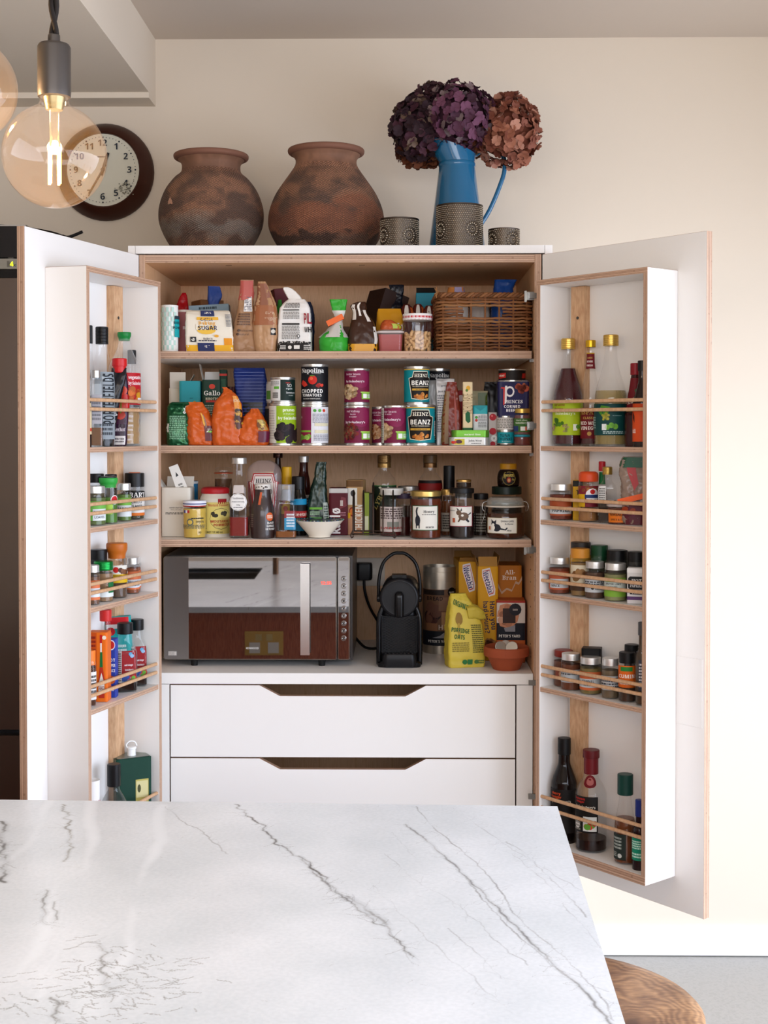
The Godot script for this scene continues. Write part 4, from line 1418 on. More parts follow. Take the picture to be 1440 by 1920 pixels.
func shelf_one() -> void:
	var c := can(-0.6311, 1.8486, -0.06, 0.0232, 0.1271, 0.55, "white drum of baking powder with pale green checks, far left of top shelf", [["r", -2, 0, 2, 1, "f4f3ee"]] + checks() + [["r", 0.1, 0.3, 1.1, 0.72, "1fa3a8"], ["r", 0.1, 0.72, 1.1, 0.8, "2b3a44"], ["t", "BAKING", 0.55, 0.64, 0.06, "15333a"], ["t", "POWDER", 0.55, 0.52, 0.06, "15333a"]], {"name": "baking_powder_drum", "cat": "food drum", "tin": "f4f3ee"})
	c.get_node("tin_body").material_override = M("f1efe9", 0.5)
	c = can(-0.6021, 1.8486, -0.13, 0.0221, 0.1203, 0.3, "dark pink food drum just behind the checked white drum", [["r", -2, 0, 2, 1, "a86a70"], ["r", 0.0, 0.35, 1.2, 0.72, "5a1626"], ["t", "BICARB", 0.4, 0.6, 0.08, "f0e0e0"]], {"name": "bicarbonate_drum", "cat": "food drum"})
	c.get_node("tin_body").material_override = M("e6ddd6", 0.5)
	bag(-0.6308, 1.8486, -0.26, 0.0229, 0.1822, [[0, 0.8, 0.6, 0.3], [0.6, 0.9, 0.6, 0.3], [0.85, 0.6, 0.3, 0.2, 0.1], [1.0, 0.25, 0.1, 0.05, 0.3]], 0.2, "red crumpled packet poking up behind the dark pink drum", M("b5141d", 0.3), [])
	bag(-0.5255, 1.8486, -0.085, 0.0648, 0.1147, [[0, 0.92, 0.5, 0.08, 0.08], [0.03, 1.0, 0.56, 0.1, 0.06], [0.4, 0.99, 0.58, 0.12, 0.02], [0.8, 0.95, 0.5, 0.12, -0.03], [0.95, 0.92, 0.34, 0.1, -0.06], [1.0, 0.9, 0.2, 0.08, -0.1]], 0.05, "cream paper bag of caster sugar with yellow mixing bowl print", M("efe6d3", 0.6), [[0.0, 1.0, -0.98, 0.98, [
		["r", -0.98, 0.01, 0.98, 0.17, "efb22a"], ["r", 0.62, 0.17, 0.95, 0.33, "e8941f"], ["e", -0.1, 0.53, 0.42, 0.11, "edbd4a"], ["r", -0.55, 0.53, 0.4, 0.66, "efe6d3"], ["r", -0.5, 0.76, 0.46, 0.83, "eab03a"],
		["t", "CASTER", -0.06, 0.775, 0.06, "2a2a48", "b"], ["t", "Baking", -0.06, 0.67, 0.085, "e2a02a", "S"], ["t", "SUGAR", -0.04, 0.575, 0.1, "20244a", "b"], ["r", -0.32, 0.85, 0.3, 0.995, "26305c"], ["t", "APLA", 0.0, 0.93, 0.05, "f0e8d8"],
		["r", -0.5, 0.01, 0.2, 0.22, "28325e"], ["t", "1kg e", -0.15, 0.14, 0.05, "f0e8d8"], ["t", "Bake it", -0.05, 0.32, 0.045, "4a4a55", "S"], ["z", -0.45, 0.25, 0.3, 0.29, 1, "4a4a55"], ["r", -0.8, 0.24, -0.55, 0.36, "26262a"], ["e", -0.68, 0.3, 0.08, 0.035, "e8e4d8"], ["e", 0.32, 0.38, 0.1, 0.03, "e8a83a"], ["z", 0.78, 0.6, 0.96, 0.9, 9, "6a6a72"]], PR]], {"crumple": 0.003})
	carton(-0.5348, 1.8486, -0.17, 0.1118, 0.1402, 0.06, 0.05, "pale blue flat packet lying across behind the sugar bag", "8aa3b3", [["z", -0.5, 0.9, 0.4, 0.98, 1, "33444e"]], {"tilt": 0.06, "name": "food_packet", "cat": "packet"})
	bag(-0.5363, 1.8486, -0.24, 0.0228, 0.1982, [[0, 0.9, 0.5, 0.3], [0.5, 0.9, 0.5, 0.3], [0.72, 0.6, 0.4, 0.3, -0.1], [0.85, 0.85, 0.5, 0.3, 0.1], [1.0, 0.7, 0.2, 0.1]], 0.3, "blue twisted bag top standing behind the sugar bag", M("3b57a5", 0.45), [])
	carton(-0.5696, 1.8486, -0.3, 0.071, 0.1663, 0.08, 0.5, "plain brown cardboard box deep behind the sugar bag", "94653f", [])
	bag(-0.4295, 1.8486, -0.075, 0.0341, 0.1976, [[0, 0.85, 0.62, 0.4, 0.0], [0.05, 1.0, 0.72, 0.5, 0.0], [0.25, 0.93, 0.66, 0.5, -0.02], [0.5, 0.72, 0.5, 0.4, 0.05], [0.68, 0.6, 0.3, 0.2, 0.1], [0.85, 0.55, 0.15, 0.1, 0.18], [1.0, 0.5, 0.06, 0.04, 0.2]], 0.1, "narrow brown sugar bag with pink folded top, left of two sugar bags", M("a27a58", 0.28), [[0.72, 0.99, -0.95, 0.95, [["r", -1, 0, 1, 1, "b5574e"]]], [0.56, 0.78, -0.2, 0.75, [["r", -1, 0, 1, 1, "e8e2dc"], ["z", -0.9, 0.05, 0.9, 0.95, 8, "5a5560"]]], [0.18, 0.55, -0.9, 0.9, [["z", -0.8, 0.5, 0.6, 0.98, 5, "5c3c28"], ["c", -0.55, 0.32, 0.05, "4a2e20"], ["c", -0.6, 0.18, 0.05, "4a2e20"], ["t", "wholesome", 0.1, 0.32, 0.07, "4a2e20", "s"], ["t", "natural", 0.0, 0.18, 0.07, "4a2e20", "s"]]]], {"name": "sugar_bag"})
	bag(-0.3717, 1.8486, -0.07, 0.0333, 0.1926, [[0, 0.7, 0.6, 0.4], [0.04, 0.85, 0.7, 0.5], [0.25, 1.0, 0.75, 0.6], [0.5, 0.98, 0.7, 0.5], [0.66, 0.85, 0.55, 0.4], [0.78, 0.62, 0.4, 0.3, -0.05], [0.9, 0.45, 0.2, 0.15, -0.2], [1.0, 0.3, 0.1, 0.05, -0.3]], -0.1, "fuller brown sugar bag with dark orange band, right of two sugar bags", M("b98f69", 0.26), [[0.38, 0.66, -0.97, 0.97, [["r", -1, 0, 1, 1, "9c5f3c"], ["t", "dark", 0.5, 0.62, 0.16, "d8b89c", "s"], ["t", "sugar", 0.55, 0.3, 0.16, "d8b89c", "s"]]], [0.66, 0.97, -0.9, 0.9, [["r", -1, 0, 1, 1, "8e5a43"]]], [0.24, 0.34, 0.55, 0.9, [["r", -1, 0, 1, 1, "1c1a1a"], ["c", 0, 0.5, 0.28, "d0c8b8"]]]], {"name": "sugar_bag"})
	carton(-0.3288, 1.8486, -0.2, 0.0375, 0.1891, 0.05, 0.3, "dark red carton behind the white flour bag", "5a0f16", [], {"tilt": 0.12})
	bag(-0.3417, 1.8486, -0.16, 0.0141, 0.1523, [[0, 0.9, 0.6, 0.3], [0.5, 1, 0.6, 0.4], [1.0, 0.3, 0.15, 0.1]], 0.0, "small green leafy packet squeezed left of the flour bag", M("2f8a2c", 0.4), [])
	bag(-0.2712, 1.8486, -0.17, 0.0245, 0.1472, [[0, 0.9, 0.6, 0.3], [0.7, 1, 0.6, 0.4], [1.0, 0.6, 0.2, 0.1]], 0.0, "navy packet just behind the right side of the flour bag", M("1d2740", 0.4), [])
	var f := bag(-0.2929, 1.8486, -0.08, 0.045, 0.1444, [[0, 0.95, 0.62, 0.1], [0.03, 1.0, 0.66, 0.12], [0.5, 0.97, 0.64, 0.15], [0.8, 0.9, 0.55, 0.2], [0.93, 0.72, 0.4, 0.2, 0.05], [1.0, 0.5, 0.25, 0.15, 0.1]], 0.0, "white and black paper bag of flour with folded over top", M("f0ece6", 0.6), [[0.0, 1.0, -0.98, 0.98, [
		["r", -0.98, 0.005, 0.98, 0.17, "26221f"], ["b", 0.0, 0.18, 0.95, 0.025, 60, 0.012, ["26221f"]], ["r", -0.75, 0.78, 0.35, 0.8, "26221f"], ["z", -0.7, 0.62, 0.35, 0.76, 5, "8a8680"], ["r", -0.75, 0.51, 0.35, 0.54, "26221f"], ["z", -0.75, 0.24, 0.35, 0.5, 9, "8a8680"], ["z", -0.72, 0.83, 0.4, 0.93, 4, "55504a"],
		["t", "PL", 0.82, 0.63, 0.2, "8e1a26", "b", 0.36], ["t", "WH", 0.82, 0.42, 0.1, "1e1a18", "b", 0.34], ["c", 0.28, 0.3, 0.03, "26221f"], ["c", 0.28, 0.3, 0.018, "f0ece6"], ["c", -0.25, 0.09, 0.035, "e8e4dc"], ["r", 0.0, 0.06, 0.35, 0.13, "e8e4dc"], ["z", -0.85, 0.05, -0.5, 0.13, 3, "e8e4dc"], ["z", 0.6, 0.04, 0.95, 0.14, 3, "e8e4dc"]], PR]], {"name": "flour_bag", "crumple": 0.0025})
	part(f, "folded_top", loft(soft([[0.0, 0.016, 0.01, 0.005], [0.015, 0.018, 0.007, 0.005, -0.006], [0.03, 0.017, 0.005, 0.004, -0.016], [0.042, 0.012, 0.004, 0.003, -0.026], [0.046, 0.006, 0.003, 0.002, -0.03]], 4), {"crumple": 0.002, "freq": 60.0, "m": 4}), M("efeae2", 0.6), Vector3(0.006, 0.132, 0.0))
	f = bag(-0.186, 1.8486, -0.075, 0.0384, 0.0802, [[0, 0.85, 0.8, 0.6], [0.1, 1.0, 0.9, 0.8], [0.5, 0.98, 0.85, 0.7], [0.75, 0.55, 0.5, 0.4, 0.1], [0.95, 0.3, 0.3, 0.2, 0.25], [1.15, 0.2, 0.2, 0.15, 0.35], [1.4, 0.4, 0.2, 0.1, 0.35], [1.8, 0.6, 0.15, 0.08, 0.3]], 0.0, "bright green plastic bag gathered by an orange clip", M("35a431", 0.3), [[0.5, 1.16, -0.95, 0.95, [["r", -1, 0, 1, 1, "b7b0a6"]]], [1.16, 1.42, -0.95, 0.95, [["r", -1, 0, 1, 1, "d9d8d0"]]]], {"crumple": 0.004, "freq": 45.0, "off": 0.0035})
	part(f, "orange_clip", span(Vector3(-0.006, -0.006, -0.006), Vector3(0.042, 0.009, 0.014)), M("e8641b", 0.35), Vector3(-0.012, 0.078, 0.008), Vector3(0, 0, 0.45))
	bag(-0.1078, 1.8486, -0.075, 0.0384, 0.1379, [[0, 0.9, 0.75, 0.3], [0.06, 1.0, 0.8, 0.4], [0.35, 1.0, 0.75, 0.5], [0.6, 0.8, 0.6, 0.5, -0.05], [0.78, 0.5, 0.35, 0.3, -0.2], [0.92, 0.55, 0.25, 0.2, -0.3], [1.0, 0.3, 0.15, 0.1, -0.1]], 0.0, "dark brown bag with yellow foot and white twisted top", M("3d2418", 0.25), [[0.0, 0.16, -0.98, 0.98, [["r", -1, 0, 1, 1, "d99a26"]]], [0.6, 0.98, -0.95, 0.95, [["r", -0.9, 0.1, -0.55, 0.9, "d9cfc4"], ["r", -0.2, 0.3, 0.1, 1.0, "e2d8cc"], ["r", 0.5, 0.0, 0.8, 0.6, "cfc4b8"]]], [0.16, 0.5, 0.78, 0.96, [["r", -1, 0, 1, 1, "d8d4cc"]]]], {"name": "date_bag"})
	carton(-0.1621, 1.8486, -0.14, 0.0442, 0.0765, 0.06, 0.0, "small brown carton deep behind the green bag", "6b4a35", [])
	carton(-0.0898, 1.8486, -0.2, 0.0808, 0.1887, 0.1, 0.5, "large dark brown box leaning at a tilt at the back of top shelf", "33201a", [], {"tilt": -0.32})
	bag(-0.0196, 1.8486, -0.24, 0.0242, 0.2019, [[0, 0.8, 0.6, 0.4], [0.6, 1, 0.7, 0.5], [0.76, 0.7, 0.4, 0.3], [0.88, 0.75, 0.3, 0.2, 0.1], [1.0, 0.9, 0.2, 0.1, 0.1]], 0.0, "shiny black bag tied at its neck behind the plastic tub", M("12141f", 0.25), [])
	bag(-0.0363, 1.8486, -0.17, 0.0394, 0.1276, [[0, 0.9, 0.5, 0.3], [0.5, 1, 0.5, 0.4], [1.0, 0.8, 0.1, 0.05]], 0.0, "yellow packet of mixed nuts behind the plastic tub", M("d99a1f", 0.35), [[0.5, 0.68, -0.5, 0.9, [["r", -1, 0, 1, 1, "e8e2d8"], ["t", "MIXED NUTS", 0, 0.5, 0.4, "2a2420"]]]], {"name": "nut_packet", "cat": "packet"})
	var tub := vessel(-0.0333, 1.8486, -0.08, 0.0348, 0.0601, 0, "plastic_tub", "tub", "clear plastic tub with red contents below the yellow nut packet", {"P": [[0, 0.84, 0.7, 0.3], [0.05, 0.9, 0.75, 0.3], [1.0, 1.0, 0.85, 0.35]], "fill": [0.8, "a8393a", 2.0], "body": "tub_body", "glass": glass("c8a8a0", 0.12, 0.15)})
	part(tub, "rim", loft([[0, 1.0, 0.85, 0.35], [0.001, 1.06, 0.9, 0.38], [0.004, 1.06, 0.9, 0.38], [0.005, 1.0, 0.85, 0.35]].map(func(p): return [p[0], p[1] * 0.0355, p[2] * 0.0355, p[3] * 0.0355]), {"k": 5}), M("cfc4c0", 0.3), Vector3(0, 0.052, 0))
	bag(-0.0326, 1.9106, -0.085, 0.0283, 0.0275, [[0, 0.95, 0.6, 0.4], [0.4, 1, 0.6, 0.5], [0.8, 0.6, 0.4, 0.3, -0.2], [1.0, 0.3, 0.2, 0.1, -0.3]], 0.0, "small orange red packet lying on the plastic tub", M("b8542a", 0.3), [[0.1, 0.6, 0.2, 0.9, [["r", -1, 0, 1, 1, "a8b53a"]]]], {"name": "food_packet", "cat": "packet"})
	vessel(0.0405, 1.8486, -0.07, 0.0404, 0.104, 0, "gingham_lid_jar", "jar", "glass jar of cashews with red and white gingham lid", {"P": [[0, 0.9], [0.03, 0.97], [0.25, 0.98], [0.8, 0.98], [0.84, 0.93]], "k": 7, "cap": [[0.83, 1.0, 1.0, "f2efec", "plain", "lid"]], "labels": [[0.84, 0.99, -2.0, 2.0, gingham()]]})
	cashews(0.0405, 1.8486, -0.07, 0.0404, 0.104)
	carton(0.0686, 1.8486, -0.27, 0.0609, 0.1822, 0.1, 0.0, "turquoise box standing behind the gingham jar and basket", "2490a8", [], {"flaps": [[2, 0.03, 0.5, "2a2522"]]})
	roll(0.0112, 1.9586, -0.19, 0.0187, 0.0313, "striped brown and white packet end, left of three behind the jar")
	roll(0.0434, 1.9595, -0.2, 0.0165, 0.0329, "striped brown and white packet end, middle of three behind the jar")
	roll(0.0739, 1.9556, -0.19, 0.0172, 0.0313, "striped brown and white packet end, right of three behind the jar")
	basket(0.217, 1.8486, -0.14, 0.1301, 0.1628)

func roll(x: float, y: float, z: float, r: float, h: float, label: String) -> void:
	bag(x, y - 0.06, z, r, h + 0.06, [[0, 0.9, 0.8, 0.6], [0.7, 1.0, 0.8, 0.7], [0.9, 0.8, 0.6, 0.5], [1.0, 0.4, 0.3, 0.2]], 0.0, label, M("5a2018", 0.35), [[0.6, 0.97, -0.35, 0.3, [["r", -1, 0, 1, 1, "d8cfc4"]]], [0.6, 0.9, 0.6, 0.95, [["r", -1, 0, 1, 1, "c95f2e"]]]], {"name": "biscuit_packet", "cat": "packet"})

func checks() -> Array:
	var r := []
	for j in 9:
		for i in 8:
			if (i + j) % 2 == 0: r.append(["r", -1.2 + i * 0.18, j / 9.0, -1.2 + (i + 1) * 0.18, (j + 1) / 9.0, "bfe0d4"])
	return r

func gingham() -> Array:
	var r := [["r", -1, 0, 1, 1, "f2efec"]]
	for i in 24: r.append(["r", -1 + i / 12.0, 0, -1 + (i + 0.5) / 12.0, 1, "d4575c"])
	r.append(["r", -1, 0.3, 1, 0.65, "c9343c"])
	for i in 24: r.append(["r", -1 + (i + 0.5) / 12.0, 0.3, -1 + (i + 1) / 12.0, 0.65, "d98a8c"])
	return r

func cashews(x: float, y: float, z: float, r: float, h: float) -> void:
	rng.seed = 31
	var m := M("d6ab78", 0.5)
	var first: Node3D
	var n := 0
	for layer in 5:
		for i in 11:
			var a := TAU * (i + 0.5 * layer) / 11.0 + rng.randf_range(-0.1, 0.1)
			if cos(a) < -0.3: continue
			var o: Node3D
			if first == null:
				o = thing("cashew_nut", "pale curved cashew nut inside the gingham lidded jar", "nut", Vector3.ZERO, 0, "cashew nuts in the gingham jar")
				part(o, "kernel", tube([Vector3(-0.007, -0.001, 0), Vector3(-0.004, 0.0012, 0), Vector3(0, 0.002, 0), Vector3(0.004, 0.0012, 0), Vector3(0.007, -0.001, 0)], 0.0044, 8), m)
				first = o
			else:
				o = first.duplicate()
				o.name = numbered("cashew_nut")
				add_child(o, true)
			o.position = Vector3(x + sin(a) * (r - 0.0085), y + 0.0075 + layer * 0.0105, z + cos(a) * (r - 0.0085))
			o.rotation = Vector3(0, a, rng.randf() * TAU)
			n += 1
	var core := thing("cashew_heap", "heap of cashew nuts filling the middle of the gingham lidded jar", "nuts", Vector3(x, y + 0.003, z))
	part(core, "nuts", loft(soft([[0, r * 0.55], [0.02, r * 0.66], [0.045, r * 0.6], [0.056, r * 0.2]], 3), {"crumple": 0.006, "freq": 130.0, "m": 3}), m).set_meta("kind", "stuff")

func basket(x: float, y: float, z: float, r: float, h: float) -> void:
	var t := thing("wicker_basket", "brown wicker basket with two handle holes on the right of top shelf", "basket", Vector3(x, y, z), 0.03)
	var D := 0.115
	var cols := ["6f4526", "7d5030", "8b5c38", "664023", "94673f"]
	rng.seed = 8
	var loop := func(a: float, grow: float) -> Vector3:    # point of a rounded rectangle
		var W := r * (0.955 + grow)
		var c := 0.03
		var per := [2 * (W - c), PI / 2 * c, 2 * (D - c), PI / 2 * c, 2 * (W - c), PI / 2 * c, 2 * (D - c), PI / 2 * c]
		var tot := 0.0
		for q in per: tot += q
		var s := fposmod(a, 1.0) * tot
		if s < per[0]: return Vector3(-(W - c) + s, 0, D)
		s -= per[0]
		if s < per[1]: return Vector3(W - c + c * sin(s / c), 0, D - c + c * cos(s / c))
		s -= per[1]
		if s < per[2]: return Vector3(W, 0, D - c - s)
		s -= per[2]
		if s < per[3]: return Vector3(W - c + c * cos(s / c), 0, -(D - c) - c * sin(s / c))
		s -= per[3]
		if s < per[4]: return Vector3(W - c - s, 0, -D)
		s -= per[4]
		if s < per[5]: return Vector3(-(W - c) - c * sin(s / c), 0, -(D - c) - c * cos(s / c))
		s -= per[5]
		if s < per[6]: return Vector3(-W, 0, -(D - c) + s)
		s -= per[6]
		return Vector3(-(W - c) - c * cos(s / c), 0, D - c + c * sin(s / c))
	var NS := 24
	var rows := 16
	for j in rows:
		var yy := 0.006 + (h - 0.024) * (j + 0.5) / rows
		var hole := j >= 10 and j <= 12
		var pts := []
		var n := NS * 4
		for i in n:
			var a := float(i) / n
			if hole and a > 0.048 and a < 0.152: continue
			var p: Vector3 = loop.call(a, yy / h * 0.03)
			var out := Vector3(p.x / r, 0, p.z / D).normalized()
			var wave := cos(a * NS * PI) * (1.0 if j % 2 else -1.0)
			pts.append([p + out * wave * 0.0028 + Vector3(0, yy + rng.randf_range(-0.0012, 0.0012), 0), a])
		if hole:
			pts.sort_custom(func(u, v): return fposmod(u[1] - 0.153, 1.0) < fposmod(v[1] - 0.153, 1.0))
			part(t, "strand", tube(pts.map(func(u): return u[0]), 0.0036, 7, -1.0, false, 2), M(cols[j % 5], 0.55))
		else: part(t, "strand", tube(pts.map(func(u): return u[0]), 0.0036, 7, -1.0, true, 2), M(cols[(j * 3) % 5], 0.55))
	for i in NS:
		var a := (i + 0.5) / NS
		var p: Vector3 = loop.call(a, 0.0)
		part(t, "stake", tube([p + Vector3(0, 0.0, 0), p + Vector3(0, h - 0.012, 0)], 0.003, 6), M("7a4c2a", 0.6))
	for k in 3:        # twisted rim
		var pts := []
		for i in 150:
			var a := i / 150.0
			var p: Vector3 = loop.call(a, 0.03)
			var out := Vector3(p.x / r, 0, p.z / D).normalized()
			var ph := a * TAU * 26 + k * TAU / 3
			pts.append(p + out * cos(ph) * 0.004 + Vector3(0, h - 0.012 + 0.0045 * sin(ph), 0))
		part(t, "rim_braid", tube(pts, 0.0042, 7, -1.0, true, 1), M(cols[k + 1], 0.55))
	part(t, "base", span(Vector3(-r * 0.92, 0.002, -D * 0.95), Vector3(r * 0.92, 0.007, D * 0.95)), M("6b4426", 0.7))
	for i in 7:       # frayed ends at the left corner
		part(t, "loose_end", tube([Vector3(-r * 0.93, h - 0.014 + i * 0.002, D * 0.8), Vector3(-r * 0.99, h - 0.01 + i * 0.002, D * 0.95), Vector3(-r * (1.0 + 0.02 * (i % 3)), h - 0.02 + 0.005 * i, D * 1.02)], 0.0013, 5), M("a9784a", 0.7))
	bag(x - 0.07, y + 0.01, z, 0.035, h + 0.01, [[0, 0.8, 0.8, 0.6], [0.6, 1, 0.9, 0.8], [1.0, 0.6, 0.4, 0.3]], 0.0, "orange and lilac packet standing in the left of the basket", M("c07a3e", 0.35), [[0.8, 1.0, -0.2, 0.95, [["r", -1, 0, 1, 1, "8a7a9a"]]], [0.4, 0.72, -0.9, 0.9, [["r", -1, 0, 1, 1, "d8d0c8"]]]], {"name": "food_packet", "cat": "packet"})
	bag(x + 0.06, y + 0.01, z + 0.01, 0.034, h + 0.03, [[0, 0.8, 0.7, 0.5], [0.6, 1, 0.8, 0.6], [0.85, 0.8, 0.5, 0.4], [1.0, 0.9, 0.3, 0.2, 0.2]], 0.0, "shiny deep blue bag sticking out of the right of the basket", M("123f86", 0.2), [])
	bag(x - 0.005, y + 0.01, z - 0.02, 0.03, h - 0.01, [[0, 0.8, 0.7, 0.5], [0.6, 1, 0.8, 0.6], [1.0, 0.7, 0.3, 0.2]], 0.0, "grey paper packet inside the basket behind the handle holes", M("b5aca6", 0.5), [], {"name": "food_packet", "cat": "packet"})

# ---------------------------------------------------------------- second shelf: tins, packets
func beanz() -> Array:
	return [["r", -2, 0, 2, 1, "11868f"], ["r", -2, 0.965, 2, 1, "d2a63c"], ["r", -2, 0, 2, 0.02, "0d6a74"],
		["p", [-0.66, 0.72, -0.46, 0.76, -0.4, 0.93, 0.4, 0.93, 0.46, 0.76, 0.66, 0.72, 0.5, 0.1, 0.0, 0.06, -0.5, 0.1], "e9dfc4"], ["p", [-0.62, 0.71, -0.43, 0.745, -0.37, 0.905, 0.37, 0.905, 0.43, 0.745, 0.62, 0.71, 0.47, 0.12, 0.0, 0.08, -0.47, 0.12], "1b1512"],
		["t", "HEINZ", 0, 0.8, 0.1, "f2ead6", "S", 0.7], ["t", "BEANZ", 0, 0.58, 0.135, "f6f2e6", "b", 1.0], ["t", "in a rich tomato sauce", 0, 0.475, 0.035, "e8dcc0", "b", 0.9], ["r", -0.46, 0.35, 0.46, 0.41, "c99a3a"], ["t", "1 OF YOUR 5 A DAY", 0, 0.38, 0.03, "3a2a10", "b", 0.8],
		["b", 0.0, 0.19, 0.36, 0.08, 26, 0.04, ["d98236", "c96a28", "e39a4c"]], ["r", 0.72, 0.2, 0.82, 0.6, "e8e8e4"], ["z", 0.73, 0.22, 0.81, 0.58, 10, "222222"]]

func plum(name_: Array, food: Array, extra := []) -> Array:
	var r := [["r", -2, 0, 2, 1, "6e1739"], ["e", 0.2, 0.75, 0.5, 0.3, "7f1f47"]]
	for i in name_.size(): r.append(["t", name_[i], -0.25, 0.9 - i * 0.075, 0.062 if i == 0 else 0.045, "e6d2dc", "s", 1.1])
	r += [["t", "by Sainsbury's", -0.15, 0.83 - 0.075 * name_.size() - 0.02, 0.062, "f0e4ea", "S", 1.1], ["b", -0.45, 0.33, 0.46, 0.22, 75, 0.048, food], ["r", 0.2, 0.1, 0.95, 0.3, "7fb53a"], ["r", 0.15, 0.3, 0.95, 0.335, "a8d05a"], ["r", 0.28, 0.13, 0.5, 0.27, "f0f0ea"], ["z", 0.55, 0.13, 0.92, 0.27, 4, "f0f4e8"]]
	return r + extra

const POUCH := [[0, 0.95, 0.42, 0.3], [0.06, 1.0, 0.46, 0.35], [0.3, 0.98, 0.44, 0.35], [0.6, 0.85, 0.32, 0.25], [0.85, 0.6, 0.15, 0.1], [1.0, 0.45, 0.05, 0.03]]

func shelf_two() -> void:
	var bx := carton(-0.6368, 1.5976, -0.2, 0.0482, 0.1588, 0.07, 0.1, "cream carton with crimson lattice print, open flaps, far left of tin shelf", "e2d8c4", [["r", -1, 0.6, 1, 0.64, "b5264a"], ["r", -1, 0.68, 1, 0.72, "b5264a"]] + diamonds() + [["z", -0.8, 0.2, 0.6, 0.3, 3, "a8304e"]], {"flaps": [[0, 0.045, 0.1, "ddd3c2"], [1, 0.045, 0.5, "d8cdbd"]]})
	carton(-0.5944, 1.5976, -0.18, 0.0599, 0.179, 0.06, -0.05, "turquoise box with small gold bird print on the tin shelf", "37a3ae", [["e", 0.2, 0.6, 0.4, 0.06, "8f9a55"], ["e", 0.45, 0.66, 0.15, 0.03, "a89c4a"], ["e", -0.1, 0.57, 0.15, 0.02, "6f8a4a"], ["r", 0.0, 0.42, 0.06, 0.56, "8f8a45"], ["z", 0.0, 0.72, 0.3, 0.74, 1, "26606a"]])
	carton(-0.5361, 1.5976, -0.17, 0.0507, 0.1816, 0.055, 0.05, "dark green risotto rice box with its white flap open", "1e3a2c", [["e", 0.1, 0.9, 0.35, 0.04, "c9402e"], ["t", "Gallo", 0.1, 0.8, 0.07, "f0ece0", "S"], ["t", "RISOTTO", 0.1, 0.71, 0.035, "e0d8b8", "b"], ["r", -0.6, 0.655, 0.8, 0.685, "c0352a"], ["z", -0.7, 0.2, 0.7, 0.62, 12, "a8b5a0"]], {"flaps": [[2, 0.028, 0.5, "e8e4dc"], [3, 0.045, 0.2, "b8ac9c"]]})
	carton(-0.5072, 1.5976, -0.2, 0.0211, 0.2112, 0.05, 0.1, "narrow tall dark green box behind the risotto rice box", "14301f", [["r", -1, 0.92, 1, 0.95, "c0352a"], ["r", -0.6, 0.7, 0.6, 0.88, "2a5038"]])
	bag(-0.4925, 1.5976, -0.26, 0.0183, 0.1652, [[0, 0.9, 0.6, 0.4], [0.6, 1, 0.6, 0.5], [1.0, 0.7, 0.2, 0.1]], 0.0, "dark red packet deep in shadow behind the orange bags", M("5a1712", 0.4), [])
	bag(-0.4264, 1.5976, -0.19, 0.045, 0.2152, [[0, 0.55, 0.4, 0.2, 0.3], [0.3, 0.75, 0.45, 0.25, 0.15], [0.6, 0.95, 0.45, 0.25, 0.1], [0.85, 1.0, 0.35, 0.2, -0.02], [1.0, 0.92, 0.12, 0.08, -0.08]], 0.0, "tall navy blue striped packet tapering down behind the orange bags", M("22357c", 0.45), [[0.3, 0.98, -0.9, 0.9, stripes()], [0.3, 0.55, -0.6, 0.75, [["r", -1, 0, 1, 1, "14141c"]]]], {"crumple": 0.004, "name": "pasta_packet"})
	bag(-0.6061, 1.5976, -0.07, 0.0349, 0.117, [[0, 0.85, 0.6, 0.3], [0.05, 0.95, 0.66, 0.4], [0.45, 1.0, 0.66, 0.45], [0.72, 0.95, 0.5, 0.35, 0.0], [0.88, 0.85, 0.4, 0.25, -0.02], [0.97, 0.75, 0.5, 0.15, 0.05, 0.15], [1.0, 0.6, 0.3, 0.1, 0.1, 0.2]], 0.1, "metallic green foil bag folded at the top, front left of tin shelf", M("12512f", 0.24, 0.55), [[0.1, 0.72, -0.75, 0.5, [["z", -1, 0.05, 1, 0.95, 13, "7fae8a"]]], [0.3, 0.5, -0.92, -0.78, [["r", -1, 0, 1, 1, "d8dcd4"]]], [0.72, 0.92, 0.2, 0.8, [["t", "eda", 0, 0.5, 0.4, "e8ece4", "b", 1.8, 60]]]], {"crumple": 0.005, "name": "coffee_bag"})
	var org := M("c9591d", 0.27)
	bag(-0.5501, 1.5976, -0.065, 0.0392, 0.1169, [[0, 0.8, 0.5, 0.3, 0.15], [0.06, 0.92, 0.6, 0.4, 0.12], [0.4, 0.95, 0.6, 0.4, 0.05], [0.65, 0.8, 0.45, 0.3, -0.05], [0.85, 0.7, 0.28, 0.15, -0.3], [1.0, 0.6, 0.08, 0.05, -0.42]], 0.1, "orange foil bag slumped leftwards, left of the three orange bags", org, [[0.3, 0.8, 0.05, 0.5, [["e", 0.2, 0.6, 0.4, 0.32, "e0a030"], ["e", 0.7, 0.45, 0.3, 0.4, "8a6a5a"]]], [0.1, 0.45, 0.3, 0.95, [["r", -1, 0, 1, 1, "5c1f28"], ["r", -0.6, 0.5, 0.8, 0.8, "d8e0c8"], ["r", -0.2, 0.55, 0.8, 0.7, "7fb53a"]]]], {"crumple": 0.006})
